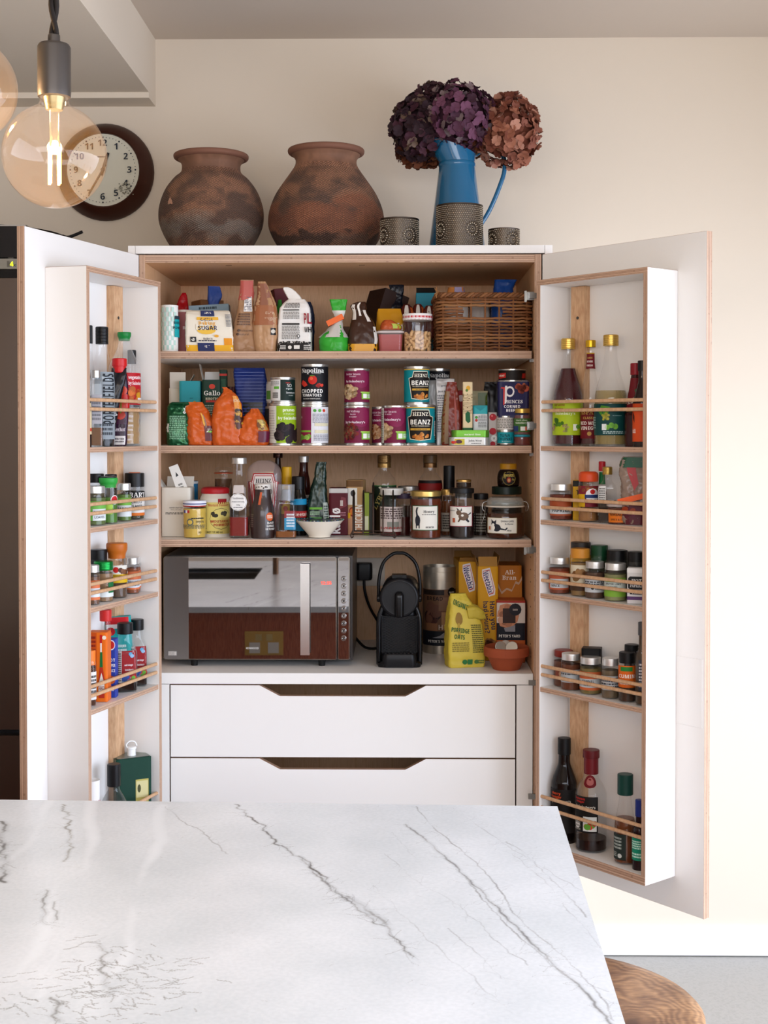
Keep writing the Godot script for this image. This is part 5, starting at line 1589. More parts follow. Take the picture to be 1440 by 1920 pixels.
	bag(-0.4739, 1.5976, -0.06, 0.0405, 0.1572, [[0, 0.85, 0.55, 0.3, -0.05], [0.05, 0.95, 0.62, 0.35, -0.02], [0.4, 1.0, 0.62, 0.4], [0.7, 0.88, 0.5, 0.3, 0.0], [0.85, 0.55, 0.3, 0.2, 0.05], [0.93, 0.3, 0.15, 0.1, 0.0], [1.0, 0.15, 0.06, 0.04, -0.2]], 0.05, "tall upright orange foil bag, middle of the three orange bags", org, [[0.28, 0.85, 0.42, 0.95, [["r", -0.6, 0, 1, 1, "d98a2c"], ["b", 0.2, 0.3, 0.6, 0.28, 26, 0.06, ["3a2014", "e0a83c", "5a2a18"]], ["t", "pitted", 0.1, 0.85, 0.09, "f0d8b0", "s", 1.4]]]], {"crumple": 0.006})
	bag(-0.4062, 1.5976, -0.062, 0.0434, 0.0994, [[0, 0.85, 0.55, 0.3, 0.05], [0.08, 0.95, 0.6, 0.4, 0.05], [0.4, 0.95, 0.6, 0.4, 0.05], [0.7, 0.7, 0.4, 0.3, 0.02], [0.88, 0.4, 0.25, 0.15, 0.1], [1.0, 0.18, 0.08, 0.05, 0.1]], -0.05, "short orange foil bag, right of the three orange bags beside the prunes tin", org, [[0.08, 0.75, 0.42, 0.96, [["r", -1, 0.5, 1, 0.92, "b88a4a"], ["b", 0, 0.7, 0.8, 0.18, 22, 0.07, ["e0c060", "7a4a20", "c99a40"]], ["r", -1, 0, 1, 0.45, "5c1530"]]]], {"crumple": 0.006})
	can(-0.3633, 1.7132, -0.15, 0.0156, 0.0592, 0.2, "pale tin mostly hidden behind the sweetcorn tin", [["r", -2, 0, 2, 1, "c8c4bc"], ["r", -0.8, 0.1, -0.2, 0.6, "5a8a3a"]])
	can(-0.3649, 1.5976, -0.15, 0.0171, 0.1068, 0.2, "dark tin mostly hidden behind the prunes tin", [["r", -2, 0, 2, 1, "2a2a2e"]])
	can(-0.3243, 1.7114, -0.062, 0.034, 0.0693, 0.0, "small sweetcorn tin with white back label stacked on the prunes tin", [["r", -2, 0, 2, 1, "10251f"], ["r", -2, 0, -0.08, 1, "d8d6d0"], ["z", -0.85, 0.72, -0.15, 0.94, 4, "8a8a88"], ["r", -0.45, 0.55, -0.15, 0.68, "5fa53a"], ["r", -0.55, 0.12, -0.2, 0.4, "b5b2ac"], ["z", -0.55, 0.12, -0.2, 0.4, 8, "222222"], ["t", "SO", 0.4, 0.72, 0.15, "e8e4dc", "s"], ["r", 0.2, 0.83, 0.45, 0.86, "c0352a"], ["t", "organic", 0.4, 0.56, 0.07, "d8e0d8", "b"], ["t", "Sweetcorn", 0.5, 0.38, 0.08, "f0f0ea", "s"], ["t", "in water", 0.5, 0.25, 0.05, "c8d0c8", "s"]])
	can(-0.3249, 1.5976, -0.06, 0.0376, 0.1124, 0.0, "lime green prunes tin with white back panel, under the sweetcorn tin", [["r", -2, 0, 2, 1, "8fae1c"], ["r", -2, 0, -0.25, 1, "d8d2ca"], ["z", -0.95, 0.1, -0.35, 0.9, 12, "b0a8a0"], ["t", "prunes", 0.38, 0.87, 0.08, "f4f8dc", "b"], ["t", "in fruit juice", 0.38, 0.78, 0.045, "eaf2c8", "s"], ["t", "by Sainsbury's", 0.5, 0.66, 0.075, "fafbe8", "S"], ["b", 0.35, 0.24, 0.6, 0.2, 26, 0.1, ["1c1216", "2c1c20", "3a2a2c"]], ["b", 0.0, 0.45, 0.2, 0.08, 8, 0.08, ["1c1216", "30242a"]]])
	can(-0.2379, 1.7085, -0.058, 0.0375, 0.1067, 0.0, "tall black chopped tomatoes tin stacked on a plum and white tin", [["r", -2, 0, 2, 1, "16151a"], ["t", "Napolina", -0.1, 0.87, 0.12, "f4f2ee", "S", 1.2], ["z", -0.1, 0.79, 0.35, 0.81, 1, "d8d4cc"], ["c", -0.06, 0.62, 0.13, "c2261c"], ["c", -0.12, 0.66, 0.05, "e05a3c"], ["e", -0.08, 0.74, 0.12, 0.02, "4a7a2a"], ["p", [-0.75, 0.52, -0.6, 0.62, -0.4, 0.56, -0.3, 0.47, -0.5, 0.42], "d03a2c"], ["b", 0.3, 0.46, 0.22, 0.03, 9, 0.035, ["d9402e", "b52a20"]], ["t", "CHOPPED", -0.12, 0.3, 0.105, "f4f2ee", "b", 1.1], ["t", "TOMATOES", -0.12, 0.185, 0.08, "f0eee8", "b", 1.0], ["t", "IN A RICH TOMATO JUICE", -0.12, 0.08, 0.03, "d8d4cc", "b", 1.0]])
	can(-0.2381, 1.5976, -0.058, 0.0376, 0.1094, 0.0, "plum and white bean tin with its back label forward, under chopped tomatoes", [["r", -2, 0, 2, 1, "7a1f48"], ["r", -0.12, 0, 1.4, 1, "dedde0"], ["t", "'s", -0.75, 0.72, 0.07, "f0e4ea", "S"], ["r", -2, 0.3, -0.14, 0.35, "7fb53a"], ["r", -2, 0.06, -0.14, 0.3, "8a2040"], ["b", -0.5, 0.16, 0.35, 0.05, 8, 0.06, ["8fc04a", "a8d060"]], ["c", 0.05, 0.9, 0.045, "4a9a3a"], ["c", 0.28, 0.9, 0.045, "5aa53f"], ["c", 0.5, 0.9, 0.045, "c9402e"], ["z", -0.05, 0.55, 0.95, 0.82, 7, "9a9aa2"], ["r", 0.05, 0.47, 0.8, 0.55, "d8d0b0"], ["r", 0.05, 0.27, 0.8, 0.36, "d8d0b0"], ["z", 0.0, 0.06, 0.95, 0.24, 4, "9a9aa2"]])
	var bb := ["d8b48a", "c49a6a", "8a6a45", "e0c49c"]
	can(-0.1241, 1.7071, -0.062, 0.0347, 0.0967, 0.1, "plum butter beans tin stacked on the kidney beans tin", plum(["butter beans", "in water"], bb))
	can(-0.1241, 1.5976, -0.062, 0.0347, 0.1066, 0.1, "plum red kidney beans tin under the butter beans tin", plum(["red kidney", "beans", "in water"], ["6a1a1a", "8a2a22", "3c1414", "7a5a3a"]))
	can(-0.0605, 1.5976, -0.1, 0.0241, 0.1043, 0.0, "plum haricot beans tin beside the dented tin", plum(["haricot beans", "in water"], ["b57a4a", "8a3a22", "d8b08a"]))
	can(-0.0216, 1.5976, -0.065, 0.0347, 0.1066, -0.15, "dented plum butter beans tin with white side panel, beside the turquoise tins", plum(["butter beans", "in water"], bb, [["r", -1.2, 0, -0.5, 1, "d5d0cc"], ["z", -1.1, 0.06, -0.55, 0.95, 14, "8a9a80"]]))
	can(0.0384, 1.7073, -0.075, 0.0355, 0.1027, 0.35, "turquoise baked beans tin turned aside, on top of another", beanz())
	can(0.0477, 1.5976, -0.06, 0.0404, 0.1094, 0.0, "turquoise baked beans tin facing front on the shelf", beanz())
	can(0.0824, 1.5976, -0.13, 0.0162, 0.1063, 0.0, "turquoise baked beans tin half hidden behind the front one", beanz())
	can(0.1004, 1.7081, -0.2, 0.0329, 0.1018, 0.1, "black tomato tin at the back behind grey pouches", [["r", -2, 0, 2, 1, "16151a"], ["t", "Napolina", 0.0, 0.84, 0.12, "d8d4ce", "S", 1.3]])
	can(0.1005, 1.5976, -0.2, 0.033, 0.1075, 0.0, "plain dark tin at the back carrying the black tomato tin", [["r", -2, 0, 2, 1, "1a1a1e"]])
	var silver := M("a9a6a4", 0.35, 0.35)
	bag(0.0759, 1.5976, -0.135, 0.0199, 0.1785, [[0, 1, 0.3, 0.2], [0.5, 1, 0.35, 0.25], [0.9, 1, 0.15, 0.1], [1.0, 0.98, 0.03, 0.02]], 0.0, "silver grey flat pouch, left of the two, behind the bean tin", silver, [[0.3, 0.9, -0.9, 0.9, [["t", "just & co", 0, 0.4, 0.05, "3a3a3e", "S"], ["z", -0.8, 0.1, 0.8, 0.3, 4, "4a4a50"]]]], {"crumple": 0.0025, "name": "grain_pouch", "cat": "pouch"})
	bag(0.1156, 1.5976, -0.09, 0.0254, 0.1811, [[0, 1, 0.3, 0.2], [0.5, 1, 0.35, 0.25], [0.9, 1, 0.15, 0.1], [1.0, 0.98, 0.03, 0.02]], 0.0, "silver grey flat pouch, right of the two, in front", silver, [[0.1, 0.98, -0.9, 0.9, [["t", "grains", 0, 0.9, 0.03, "4a4a4e", "S"], ["z", -0.9, 0.1, 0.9, 0.75, 16, "6a6a70"], ["t", "just & co", -0.2, 0.8, 0.03, "3a3a3e", "S"]]]], {"crumple": 0.0025, "name": "grain_pouch", "cat": "pouch"})
	bag(0.1329, 1.5976, -0.065, 0.0274, 0.1715, POUCH, 0.0, "red brown sauce pouch with clear window narrowing to its top", M("74281a", 0.22), [[0.02, 0.85, -0.98, -0.35, [["r", -1, 0, 1, 1, "7a5a35"]]], [0.05, 0.9, 0.2, 0.6, [["e", 0, 0.5, 0.6, 0.45, "8f3522"]]]], {"crumple": 0.003, "name": "sauce_pouch", "cat": "pouch"})
	carton(0.1605, 1.5976, -0.17, 0.0178, 0.1515, 0.04, 0.0, "slim red carton behind the anchovy paste box", "a02226", [["c", 0.2, 0.86, 0.06, "e8c8c0"]])
	bag(0.2134, 1.5976, -0.16, 0.0222, 0.1497, [[0, 1, 0.4, 0.3], [0.6, 1, 0.4, 0.3], [0.9, 1, 0.15, 0.1], [1.0, 1, 0.04, 0.02]], 0.0, "olive and cream pouch behind the turquoise carton", M("b5aa84", 0.4), [[0.6, 0.97, -0.2, 0.95, [["p", [-1, 0, 1, 0.3, 1, 1, -1, 1], "5a6a30"]]]], {"name": "soup_pouch", "cat": "pouch"})
	bag(0.2496, 1.5976, -0.17, 0.0223, 0.1752, [[0, 1, 0.4, 0.3], [0.6, 1, 0.4, 0.3], [0.9, 1, 0.15, 0.1], [1.0, 0.9, 0.04, 0.02]], 0.0, "black crisp packet standing behind the corned beef tin", M("1a1718", 0.3), [])
	fish_tin(0.1783, 1.5975, -0.045, 0.0546, 0.0216, ["b9b6b0", "c9c6c0"], "silver and yellow printed fish tin, lower of two", [["r", -1, 0.05, -0.25, 0.95, "c9b528"], ["e", -0.55, 0.5, 0.18, 0.3, "4a1a22"], ["b", -0.85, 0.35, 0.12, 0.2, 6, 0.2, ["7ab03a", "d8342a"]], ["t", "John West", 0.3, 0.62, 0.3, "26262a", "S", 0.7], ["z", 0.1, 0.15, 0.6, 0.35, 1, "4a4a4e"]])
	fish_tin(0.1818, 1.6191, -0.045, 0.051, 0.0187, ["5f9a28", "4f8a20"], "lime green fish tin, upper of two", [["t", "mackerel fillets", 0.1, 0.45, 0.3, "e8f0d8", "b", 0.9]])
	carton(0.1747, 1.6377, -0.035, 0.0257, 0.1302, 0.02, 0.0, "slim cream anchovy paste box standing on the fish tins", "ddc79c", [["e", 0.1, 0.88, 0.45, 0.05, "d8a030"], ["e", -0.2, 0.83, 0.3, 0.03, "5a7a3a"], ["t", "ANCHOVY PASTE", 0, 0.55, 0.2, "6a4a2a", "s", 0.42, 90], ["p", [-0.45, 0.2, 0.1, 0.14, 0.6, 0.18, 0.5, 0.36, 0.0, 0.4, -0.5, 0.34], "1f5a34"], ["r", -1, 0, 1, 0.05, "2a5a34"]])
	carton(0.2099, 1.6377, -0.06, 0.0389, 0.0678, 0.03, 0.0, "small turquoise and white drink carton on the fish tins", "36a5ad", [["r", -1, 0.0, 1, 0.66, "dcdedc"], ["p", [-1, 1, 1, 1, 0, 0.78], "2a8f98"], ["c", -0.55, 0.52, 0.06, "4a9a3a"], ["c", -0.55, 0.4, 0.06, "c9402e"], ["z", -0.3, 0.1, 0.9, 0.6, 8, "7a7a7e"], ["t", "250ml", 0.4, 0.62, 0.05, "4a4a4e", "s"]])
	carton(0.2438, 1.5976, -0.06, 0.023, 0.0891, 0.04, 0.0, "narrow grey carton printed with red cherries", "b0a8a4", [["c", 0.0, 0.86, 0.11, "a01c28"], ["c", 0.0, 0.42, 0.11, "a01c28"], ["c", 0.0, 0.03, 0.08, "a01c28"], ["c", -0.2, 0.9, 0.03, "d86a6a"], ["c", 0.3, 0.2, 0.1, "d8d4d0"], ["t", "V", 0.3, 0.2, 0.07, "3a3a3a", "b"]])
	can(0.278, 1.6003, -0.055, 0.023, 0.036, 0.0, "turquoise tuna tin at the bottom of its stack", [["r", -2, 0, 2, 1, "1a95a0"], ["t", "TUNA", -0.1, 0.7, 0.26, "10303c", "b", 1.2], ["t", "CHUNKS", -0.1, 0.38, 0.26, "10303c", "b", 1.3], ["t", "by Sainsbury's", 0.0, 0.15, 0.09, "e0f0f0", "s"]])
	can(0.2772, 1.6363, -0.055, 0.0237, 0.0403, 0.0, "white tuna tin stacked on the turquoise tuna tin", [["r", -2, 0, 2, 1, "cfcac4"], ["z", -0.8, 0.1, 0.8, 0.9, 6, "8a8680"]])
	var cb := vessel(0.2976, 1.6766, -0.06, 0.0425, 0.0922, 0.0, "corned_beef_tin", "can", "navy corned beef tin, square and tapering, near the right end", {"P": [[0, 0.93, 0.6, 0.12], [0.03, 0.96, 0.62, 0.14], [0.96, 1.0, 0.68, 0.16], [1.0, 0.97, 0.66, 0.14]], "glass": M("1d1a48", 0.4), "body": "tin_body", "labels": [[0.03, 0.97, -0.97, 0.97, [["r", -1, 0, 1, 1, "1f1c4c"], ["p", [-0.7, 0.3, -0.55, 0.34, -0.5, 0.85, -0.8, 0.86, -0.86, 0.82, -0.68, 0.8], "c43a3a"], ["e", -0.25, 0.72, 0.3, 0.17, "e8e4e4"], ["e", -0.25, 0.72, 0.2, 0.11, "1f1c4c"], ["p", [-0.6, 0.34, -0.48, 0.36, -0.42, 0.9, -0.56, 0.9], "e8e4e4"], ["t", "PRINCES", 0.0, 0.41, 0.1, "f4f2f2", "S", 1.2], ["t", "CORNED", -0.1, 0.26, 0.09, "f0eef0", "b"], ["t", "BEEF", -0.2, 0.14, 0.09, "f0eef0", "b"], ["b", 0.55, 0.83, 0.32, 0.12, 22, 0.07, ["b5503a", "c96a4a", "8a3426"]]]]]})
	part(cb, "tin_rim", loft([[0.0, 0.0425, 0.0285, 0.007], [0.003, 0.0435, 0.0295, 0.007]], {"k": 4}), M("b5a58a", 0.3, 0.9), Vector3(0, 0.0915, 0))
	can(0.2954, 1.7688, -0.06, 0.0374, 0.0331, 0.0, "small black tin with red flashes on the corned beef tin", [["r", -2, 0, 2, 1, "1d1614"], ["p", [-0.9, 0.15, -0.35, 0.25, -0.35, 0.75, -0.9, 0.7], "b52a22"], ["t", "SMOKY", -0.62, 0.47, 0.18, "f0e8d8", "b", 0.4], ["p", [0.45, 0.2, 0.95, 0.25, 0.95, 0.75, 0.5, 0.7], "a8261f"]])
	vessel(0.3213, 1.5976, -0.04, 0.0229, 0.0287, 0.0, "olive_jar", "jar", "small jar with turquoise band under the gold lidded jar", {"P": JAR, "cap": [[0.8, 1.0, 0.95, "1f8fa0"]], "fill": [0.75, "6a2a26", 1.0]})
	vessel(0.3211, 1.6263, -0.04, 0.0229, 0.0702, 0.0, "olive_jar", "jar", "small gold lidded jar with green label, right end of tin shelf", {"P": JAR, "cap": [[0.83, 1.0, 0.93, "c9a552", "metal", "lid"]], "fill": [0.74, "7a4a4a", 1.0], "labels": [[0.1, 0.62, -0.85, 0.85, [["r", -1, 0, 1, 1, "3f6a30"], ["t", "black olives", -0.1, 0.86, 0.12, "e8ecd8", "s"], ["t", "Sainsbury's", -0.1, 0.66, 0.12, "e8ecd8", "S"], ["r", -0.2, 0.1, 0.4, 0.4, "e8e8e0"], ["r", -1, 0.05, -0.4, 0.45, "2a3a6a"], ["r", 0.2, 0.1, 0.4, 0.4, "c8502e"]]]]})

func fish_tin(x: float, y: float, z: float, r: float, h: float, cols: Array, label: String, ops: Array) -> void:
	var t := thing("fish_tin", label, "can", Vector3(x, y, z), 0.0)
	var P := [[0, r * 0.97, r * 0.55, r * 0.3], [h * 0.1, r * 0.985, r * 0.56, r * 0.3], [h * 0.86, r * 0.985, r * 0.56, r * 0.3], [h * 0.88, r, r * 0.58, r * 0.32], [h, r, r * 0.58, r * 0.32]]
	part(t, "tin_body", loft(P, {"k": 6}), M(cols[0], 0.3, 0.5))
	part(t, "printed_side", art(P, h * 0.06, h * 0.86, -0.95, 0.95, ops), PRG)
	part(t, "pull_lid", loft([[h, r * 0.95, r * 0.53, r * 0.3], [h + 0.0008, r * 0.94, r * 0.52, r * 0.3]], {"k": 6}), M(cols[1], 0.3, 0.6))

func diamonds() -> Array:
	var r := []
	for i in 5:
		for j in 2:
			var c := Vector2(-0.8 + i * 0.4, 0.62 + j * 0.08)
			r.append(["p", [c.x - 0.17, c.y, c.x, c.y - 0.035, c.x + 0.17, c.y, c.x, c.y + 0.035], "a81e44"])
	return r

func stripes() -> Array:
	var r := []
	for i in 16: r.append(["r", -1, i / 16.0, 1, i / 16.0 + 0.008, "5f72b8"])
	return r

# ---------------------------------------------------------------- third shelf: sauces, jars
func cat_label(col: String, animal: int) -> Array:   # hand-drawn animals on white paper labels
	var r := [["r", -1, 0, 1, 1, "e6e2d6"], ["r", -1, 0.97, 1, 1, col], ["r", -1, 0, 1, 0.03, col], ["r", -1, 0, -0.95, 1, col], ["r", 0.95, 0, 1, 1, col]]
	var k := "2a2c33"
	if animal == 0: r += [["e", -0.52, 0.4, 0.2, 0.22, k], ["p", [-0.62, 0.55, -0.45, 0.55, -0.55, 0.75, -0.5, 0.9, -0.42, 0.93, -0.6, 0.93, -0.68, 0.78], k], ["r", -0.66, 0.08, -0.58, 0.3, k], ["r", -0.44, 0.08, -0.36, 0.3, k], ["t", "Honey", 0.3, 0.74, 0.1, k, "S", 0.8], ["z", -0.2, 0.62, 0.8, 0.66, 1, k], ["t", "acacia", 0.35, 0.14, 0.08, k, "S", 0.6]]
	elif animal == 1: r += [["e", 0.25, 0.5, 0.4, 0.2, "6a5442"], ["e", -0.12, 0.68, 0.2, 0.13, "6a5442"], ["p", [-0.2, 0.78, -0.3, 0.92, -0.1, 0.84], k], ["p", [0.0, 0.78, 0.1, 0.92, 0.12, 0.76], k], ["p", [-0.2, 0.25, -0.1, 0.22, 0.1, 0.42, -0.02, 0.46], "5a4636"], ["p", [0.4, 0.3, 0.6, 0.2, 0.7, 0.26, 0.5, 0.42], k], ["e", 0.15, 0.55, 0.1, 0.06, "e6e2d6"], ["p", [0.6, 0.55, 0.85, 0.65, 0.82, 0.7, 0.58, 0.6], k], ["r", -0.62, 0.2, -0.4, 0.42, "b55a3a"], ["z", -0.9, 0.76, -0.4, 0.8, 1, k]]
	else: r += [["e", -0.25, 0.36, 0.26, 0.24, k], ["e", -0.45, 0.62, 0.17, 0.15, k], ["p", [-0.6, 0.7, -0.62, 0.9, -0.46, 0.75], k], ["p", [-0.4, 0.75, -0.28, 0.88, -0.28, 0.68], k], ["e", -0.48, 0.56, 0.09, 0.08, "f0ece0"], ["e", -0.46, 0.36, 0.1, 0.16, "f0ece0"], ["p", [-0.05, 0.25, 0.3, 0.2, 0.42, 0.35, 0.36, 0.4, 0.26, 0.28, 0.0, 0.35], k], ["r", -0.82, 0.22, -0.66, 0.44, "c07a5a"], ["t", "Quince jelly", 0.4, 0.78, 0.1, k, "S", 0.9], ["t", "& thyme", 0.5, 0.6, 0.09, k, "S", 0.6], ["t", "May", 0.5, 0.18, 0.1, k, "S", 0.5]]
	return r

func shelf_three() -> void:
	var b := carton(-0.6204, 1.3466, -0.09, 0.079, 0.1349, 0.07, 0.0, "white handcrafted tea carton with open top flaps, left end of sauce shelf", "ded8ca", [["t", "HANDCRAFTED", 0.0, 0.59, 0.028, "4a4640", "b", 1.5], ["t", "SMALL BATCHES", 0.0, 0.55, 0.022, "4a4640", "s", 1.3], ["z", -0.75, 0.45, 0.75, 0.5, 2, "5a554e"]], {"flaps": [[3, 0.055, 0.6, "e6e2d8"], [2, 0.03, 0.4, "d8d2c6"]]})
	part(b, "tall_flap", art([[0, 0.016, 0.001, 0.0], [0.085, 0.013, 0.001, 0.0]], 0, 0.085, -1, 1, [["r", -1, 0, 1, 1, "e2ded4"], ["p", [-0.3, 0.62, 0.0, 0.78, 0.3, 0.64], "3a3a3a"], ["z", -0.4, 0.2, 0.4, 0.4, 2, "6a665e"]]), PR, Vector3(0.02, 0.115, 0.02), Vector3(-0.1, 0.3, 0.35))
	vessel(-0.6179, 1.3466, -0.26, 0.0314, 0.146, 0, "blue_drum", "food drum", "blue drum with white lid behind the mustard pots", {"P": [[0, 0.98], [0.02, 1], [0.9, 1], [1.0, 0.98]], "glass": M("2a7fae", 0.4), "body": "drum_body", "cap": [[0.95, 1.0, 1.02, "e8e6e0", "plain", "lid"]], "labels": [[0.0, 0.5, -0.4, 1, [["r", -1, 0, 1, 1, "1d2430"]]]]})
	vessel(-0.5156, 1.4488, -0.28, 0.0261, 0.083, 0.2, "clip_top_jar", "jar", "clip top jar with orange seal far behind the stone mustard crock", {"P": [[0, 0.92], [0.03, 1], [0.75, 1], [0.8, 0.95], [0.82, 1.0], [0.94, 0.98], [1.0, 0.7]], "fill": [0.6, "6a4a34", 1.0], "cap": [[0.78, 0.82, 1.03, "c9562e", "plain", "rubber_seal"]]})
	carton(-0.517, 1.3466, -0.3, 0.0619, 0.1012, 0.1, 0.0, "plain wooden brown box under the clip top jar", "5d4432", [])
	vessel(-0.5649, 1.3466, -0.062, 0.0319, 0.1013, 0, "mustard_jar", "jar", "glass jar of pale yellow mustard with white and blue lid", {"P": [[0, 0.86], [0.03, 0.95], [0.3, 0.98], [0.72, 1.0], [0.8, 0.97], [0.87, 0.9]], "fill": [0.79, "cfae4e", 1.0], "cap": [[0.86, 1.0, 1.0, "e4e4ea", "plain", "lid"], [0.9, 0.93, 1.015, "2c3a7a", "plain", "lid_stripe"], [0.84, 0.875, 1.0, "a83030", "plain", "lid_edge"]], "labels": [[0.2, 0.75, -0.8, 0.8, [["r", -0.72, 0.86, -0.56, 1.0, "2a3a8a"], ["r", -0.56, 0.86, -0.4, 1.0, "e8e8e8"], ["r", -0.4, 0.86, -0.24, 1.0, "b52a2a"], ["e", -0.2, 0.42, 0.25, 0.18, "6a6a5a"], ["e", -0.2, 0.42, 0.16, 0.11, "cfae4e"], ["z", -0.1, 0.55, 0.8, 0.66, 1, "3a3a34"], ["t", "DIJON", 0.5, 0.42, 0.1, "5a5a4a", "S", 0.7], ["z", -0.9, 0.1, 0.9, 0.3, 3, "6a6a55"], ["t", "Fr", 0.5, -0.08, 0.1, "3a3a34", "S"]]]]})
	var mc := vessel(-0.5171, 1.3466, -0.12, 0.042, 0.1352, 0, "mustard_crock", "crock", "stoneware mustard crock with red wax top and yellow label", {"P": [[0, 0.93], [0.03, 0.98], [0.68, 1.0], [0.78, 0.98], [0.84, 0.88], [0.88, 0.86]], "glass": M("d8d0c0", 0.3), "body": "crock_body", "cap": [[0.87, 1.0, 0.93, "b01c22", "dome", "wax_seal"]], "labels": [[0.06, 0.7, -0.72, 0.85, [["r", -1, 0, 1, 1, "d8c66e"], ["t", "Mustard Pommery", 0.25, 0.9, 0.075, "b02a2a", "S", 1.2], ["z", -0.95, 0.15, -0.45, 0.85, 14, "4a4430"], ["e", 0.35, 0.48, 0.62, 0.34, "4a4430"], ["e", 0.35, 0.48, 0.6, 0.325, "d8c66e"], ["b", 0.0, 0.62, 0.15, 0.06, 7, 0.05, ["3a3424"]], ["b", 0.5, 0.65, 0.15, 0.05, 7, 0.05, ["4a4430"]], ["t", "MOUTARDE", 0.3, 0.4, 0.08, "a8302a", "b", 1.0], ["t", "POMMERY", 0.4, 0.29, 0.08, "a8302a", "b", 0.9], ["t", "NET 17.60 oz", 0.0, 0.06, 0.06, "3a3424", "b", 1.2]]], [0.67, 0.77, 0.2, 0.6, [["r", -1, 0, 1, 1, "a01c22"]]]]})
	vessel(-0.4435, 1.3466, -0.062, 0.0268, 0.2173, 0, "ketchup_bottle", "bottle", "tall glass ketchup bottle with silver lid and round white label", {"P": [[0, 0.9, 0.9, 0.4], [0.02, 0.98, 0.98, 0.45], [0.55, 0.98, 0.98, 0.5], [0.68, 0.85, 0.85, 0.7], [0.78, 0.66, 0.66, 0.66], [0.93, 0.62, 0.62, 0.62]], "fill": [0.26, "7a1a16", 1.0], "foot": 0.03, "cap": [[0.925, 1.0, 0.76, "c9c6c0", "metal", "lid"]], "labels": [[0.34, 0.56, -0.93, 0.93, [["c", 0, 0.5, 0.5, "e6e2dc"], ["c", 0, 0.5, 0.46, "5a5a5a"], ["c", 0, 0.5, 0.445, "ebe8e2"], ["t", "TOMATO KETCHUP", 0, 0.52, 0.075, "2a2a2e", "b", 1.3], ["t", "Tracklements", 0, 0.72, 0.1, "3a3a3e", "S", 1.2], ["t", "310g", 0, 0.33, 0.07, "2a2a2e", "S", 0.5], ["z", -0.5, 0.16, 0.5, 0.24, 1, "4a4a4e"]]], [0.56, 0.66, -0.5, 0.6, [["r", -1, 0, 1, 1, "c8bcb4"]]]]})
	var hk := vessel(-0.3845, 1.3466, -0.15, 0.0482, 0.2081, 0, "squeezy_ketchup_bottle", "bottle", "wide clear squeezy ketchup bottle with red keystone label", {"P": [[0, 0.7, 0.4, 0.4], [0.04, 0.8, 0.45, 0.4], [0.5, 0.95, 0.5, 0.45], [0.78, 1.0, 0.5, 0.45], [0.9, 0.9, 0.42, 0.38], [0.97, 0.6, 0.28, 0.25], [1.0, 0.3, 0.12, 0.1]], "fill": [0.72, "5a1714", 1.0], "glass": glass("d8bcb4", 0.2, 0.1), "body": "bottle_body", "labels": [[0.38, 0.84, -0.9, 0.9, [["p", [-0.95, 0.72, -0.75, 0.76, -0.65, 0.98, 0.65, 0.98, 0.75, 0.76, 0.95, 0.72, 0.72, 0.0, -0.72, 0.0], "a81f24"], ["p", [-0.88, 0.72, -0.7, 0.74, -0.6, 0.945, 0.6, 0.945, 0.7, 0.74, 0.88, 0.72, 0.67, 0.02, -0.67, 0.02], "e8e0d8"], ["p", [-0.82, 0.7, -0.66, 0.72, -0.56, 0.92, 0.56, 0.92, 0.66, 0.72, 0.82, 0.7, 0.62, 0.05, -0.62, 0.05], "a81f24"], ["p", [-0.78, 0.69, -0.62, 0.71, -0.53, 0.895, 0.53, 0.895, 0.62, 0.71, 0.78, 0.69, 0.59, 0.07, -0.59, 0.07], "e0d6cc"], ["t", "HEINZ", 0, 0.76, 0.12, "0d0c0d", "S", 1.0], ["z", -0.35, 0.6, 0.35, 0.64, 1, "5a5552"], ["t", "TOMATO", 0, 0.45, 0.13, "2a2624", "S", 1.15], ["t", "KETCHUP", 0, 0.28, 0.13, "2a2624", "S", 1.0]]]]})
	vessel(-0.3796, 1.3466, -0.06, 0.0326, 0.1465, 0, "garlic_ketchup_bottle", "bottle", "dark brown bottle of black garlic ketchup with white speckled lid", {"P": [[0, 0.9], [0.02, 0.98], [0.3, 1.0], [0.55, 0.92], [0.75, 0.7], [0.9, 0.66]], "glass": M("2a1510", 0.1, 0.0, {"clearcoat_enabled": true}), "cap": [[0.9, 1.0, 0.68, "d8d2c8", "plain", "lid"]], "labels": [[0.32, 0.48, 0.15, 0.8, [["c", 0, 0.5, 0.5, "c95a2a"], ["z", -0.5, 0.3, 0.5, 0.7, 3, "f0dcc8"]]], [0.14, 0.32, 0.1, 0.95, [["t", "BLACK", 0, 0.82, 0.2, "e8e4dc", "b"], ["t", "GARLIC", 0, 0.5, 0.2, "e8e4dc", "b"], ["t", "KETCHUP", 0, 0.18, 0.2, "e8e4dc", "b"]]], [0.62, 0.85, -0.3, 0.05, [["p", [-0.6, 0, 0.3, 0, 0.9, 1, 0.0, 1], "c9603c"]]], [0.2, 0.45, -0.95, -0.5, [["z", -1, 0, 1, 1, 7, "8a7a70"]]], [0.91, 0.97, -0.8, 0.8, [["b", 0, 0.4, 0.8, 0.4, 9, 0.25, ["4a3a30"]]]]]})
	vessel(-0.3606, 1.3466, -0.3, 0.0154, 0.2464, 0, "sauce_bottle", "bottle", "dark bottle with ringed cap disappearing behind the shelf above", {"P": [[0, 0.95], [0.05, 1.0], [0.6, 1.0], [0.75, 0.6], [0.86, 0.5]], "glass": M("2a1512", 0.15), "body": "bottle_body", "cap": [[0.86, 1.0, 0.9, "3a1f18", "ribbed"]]})
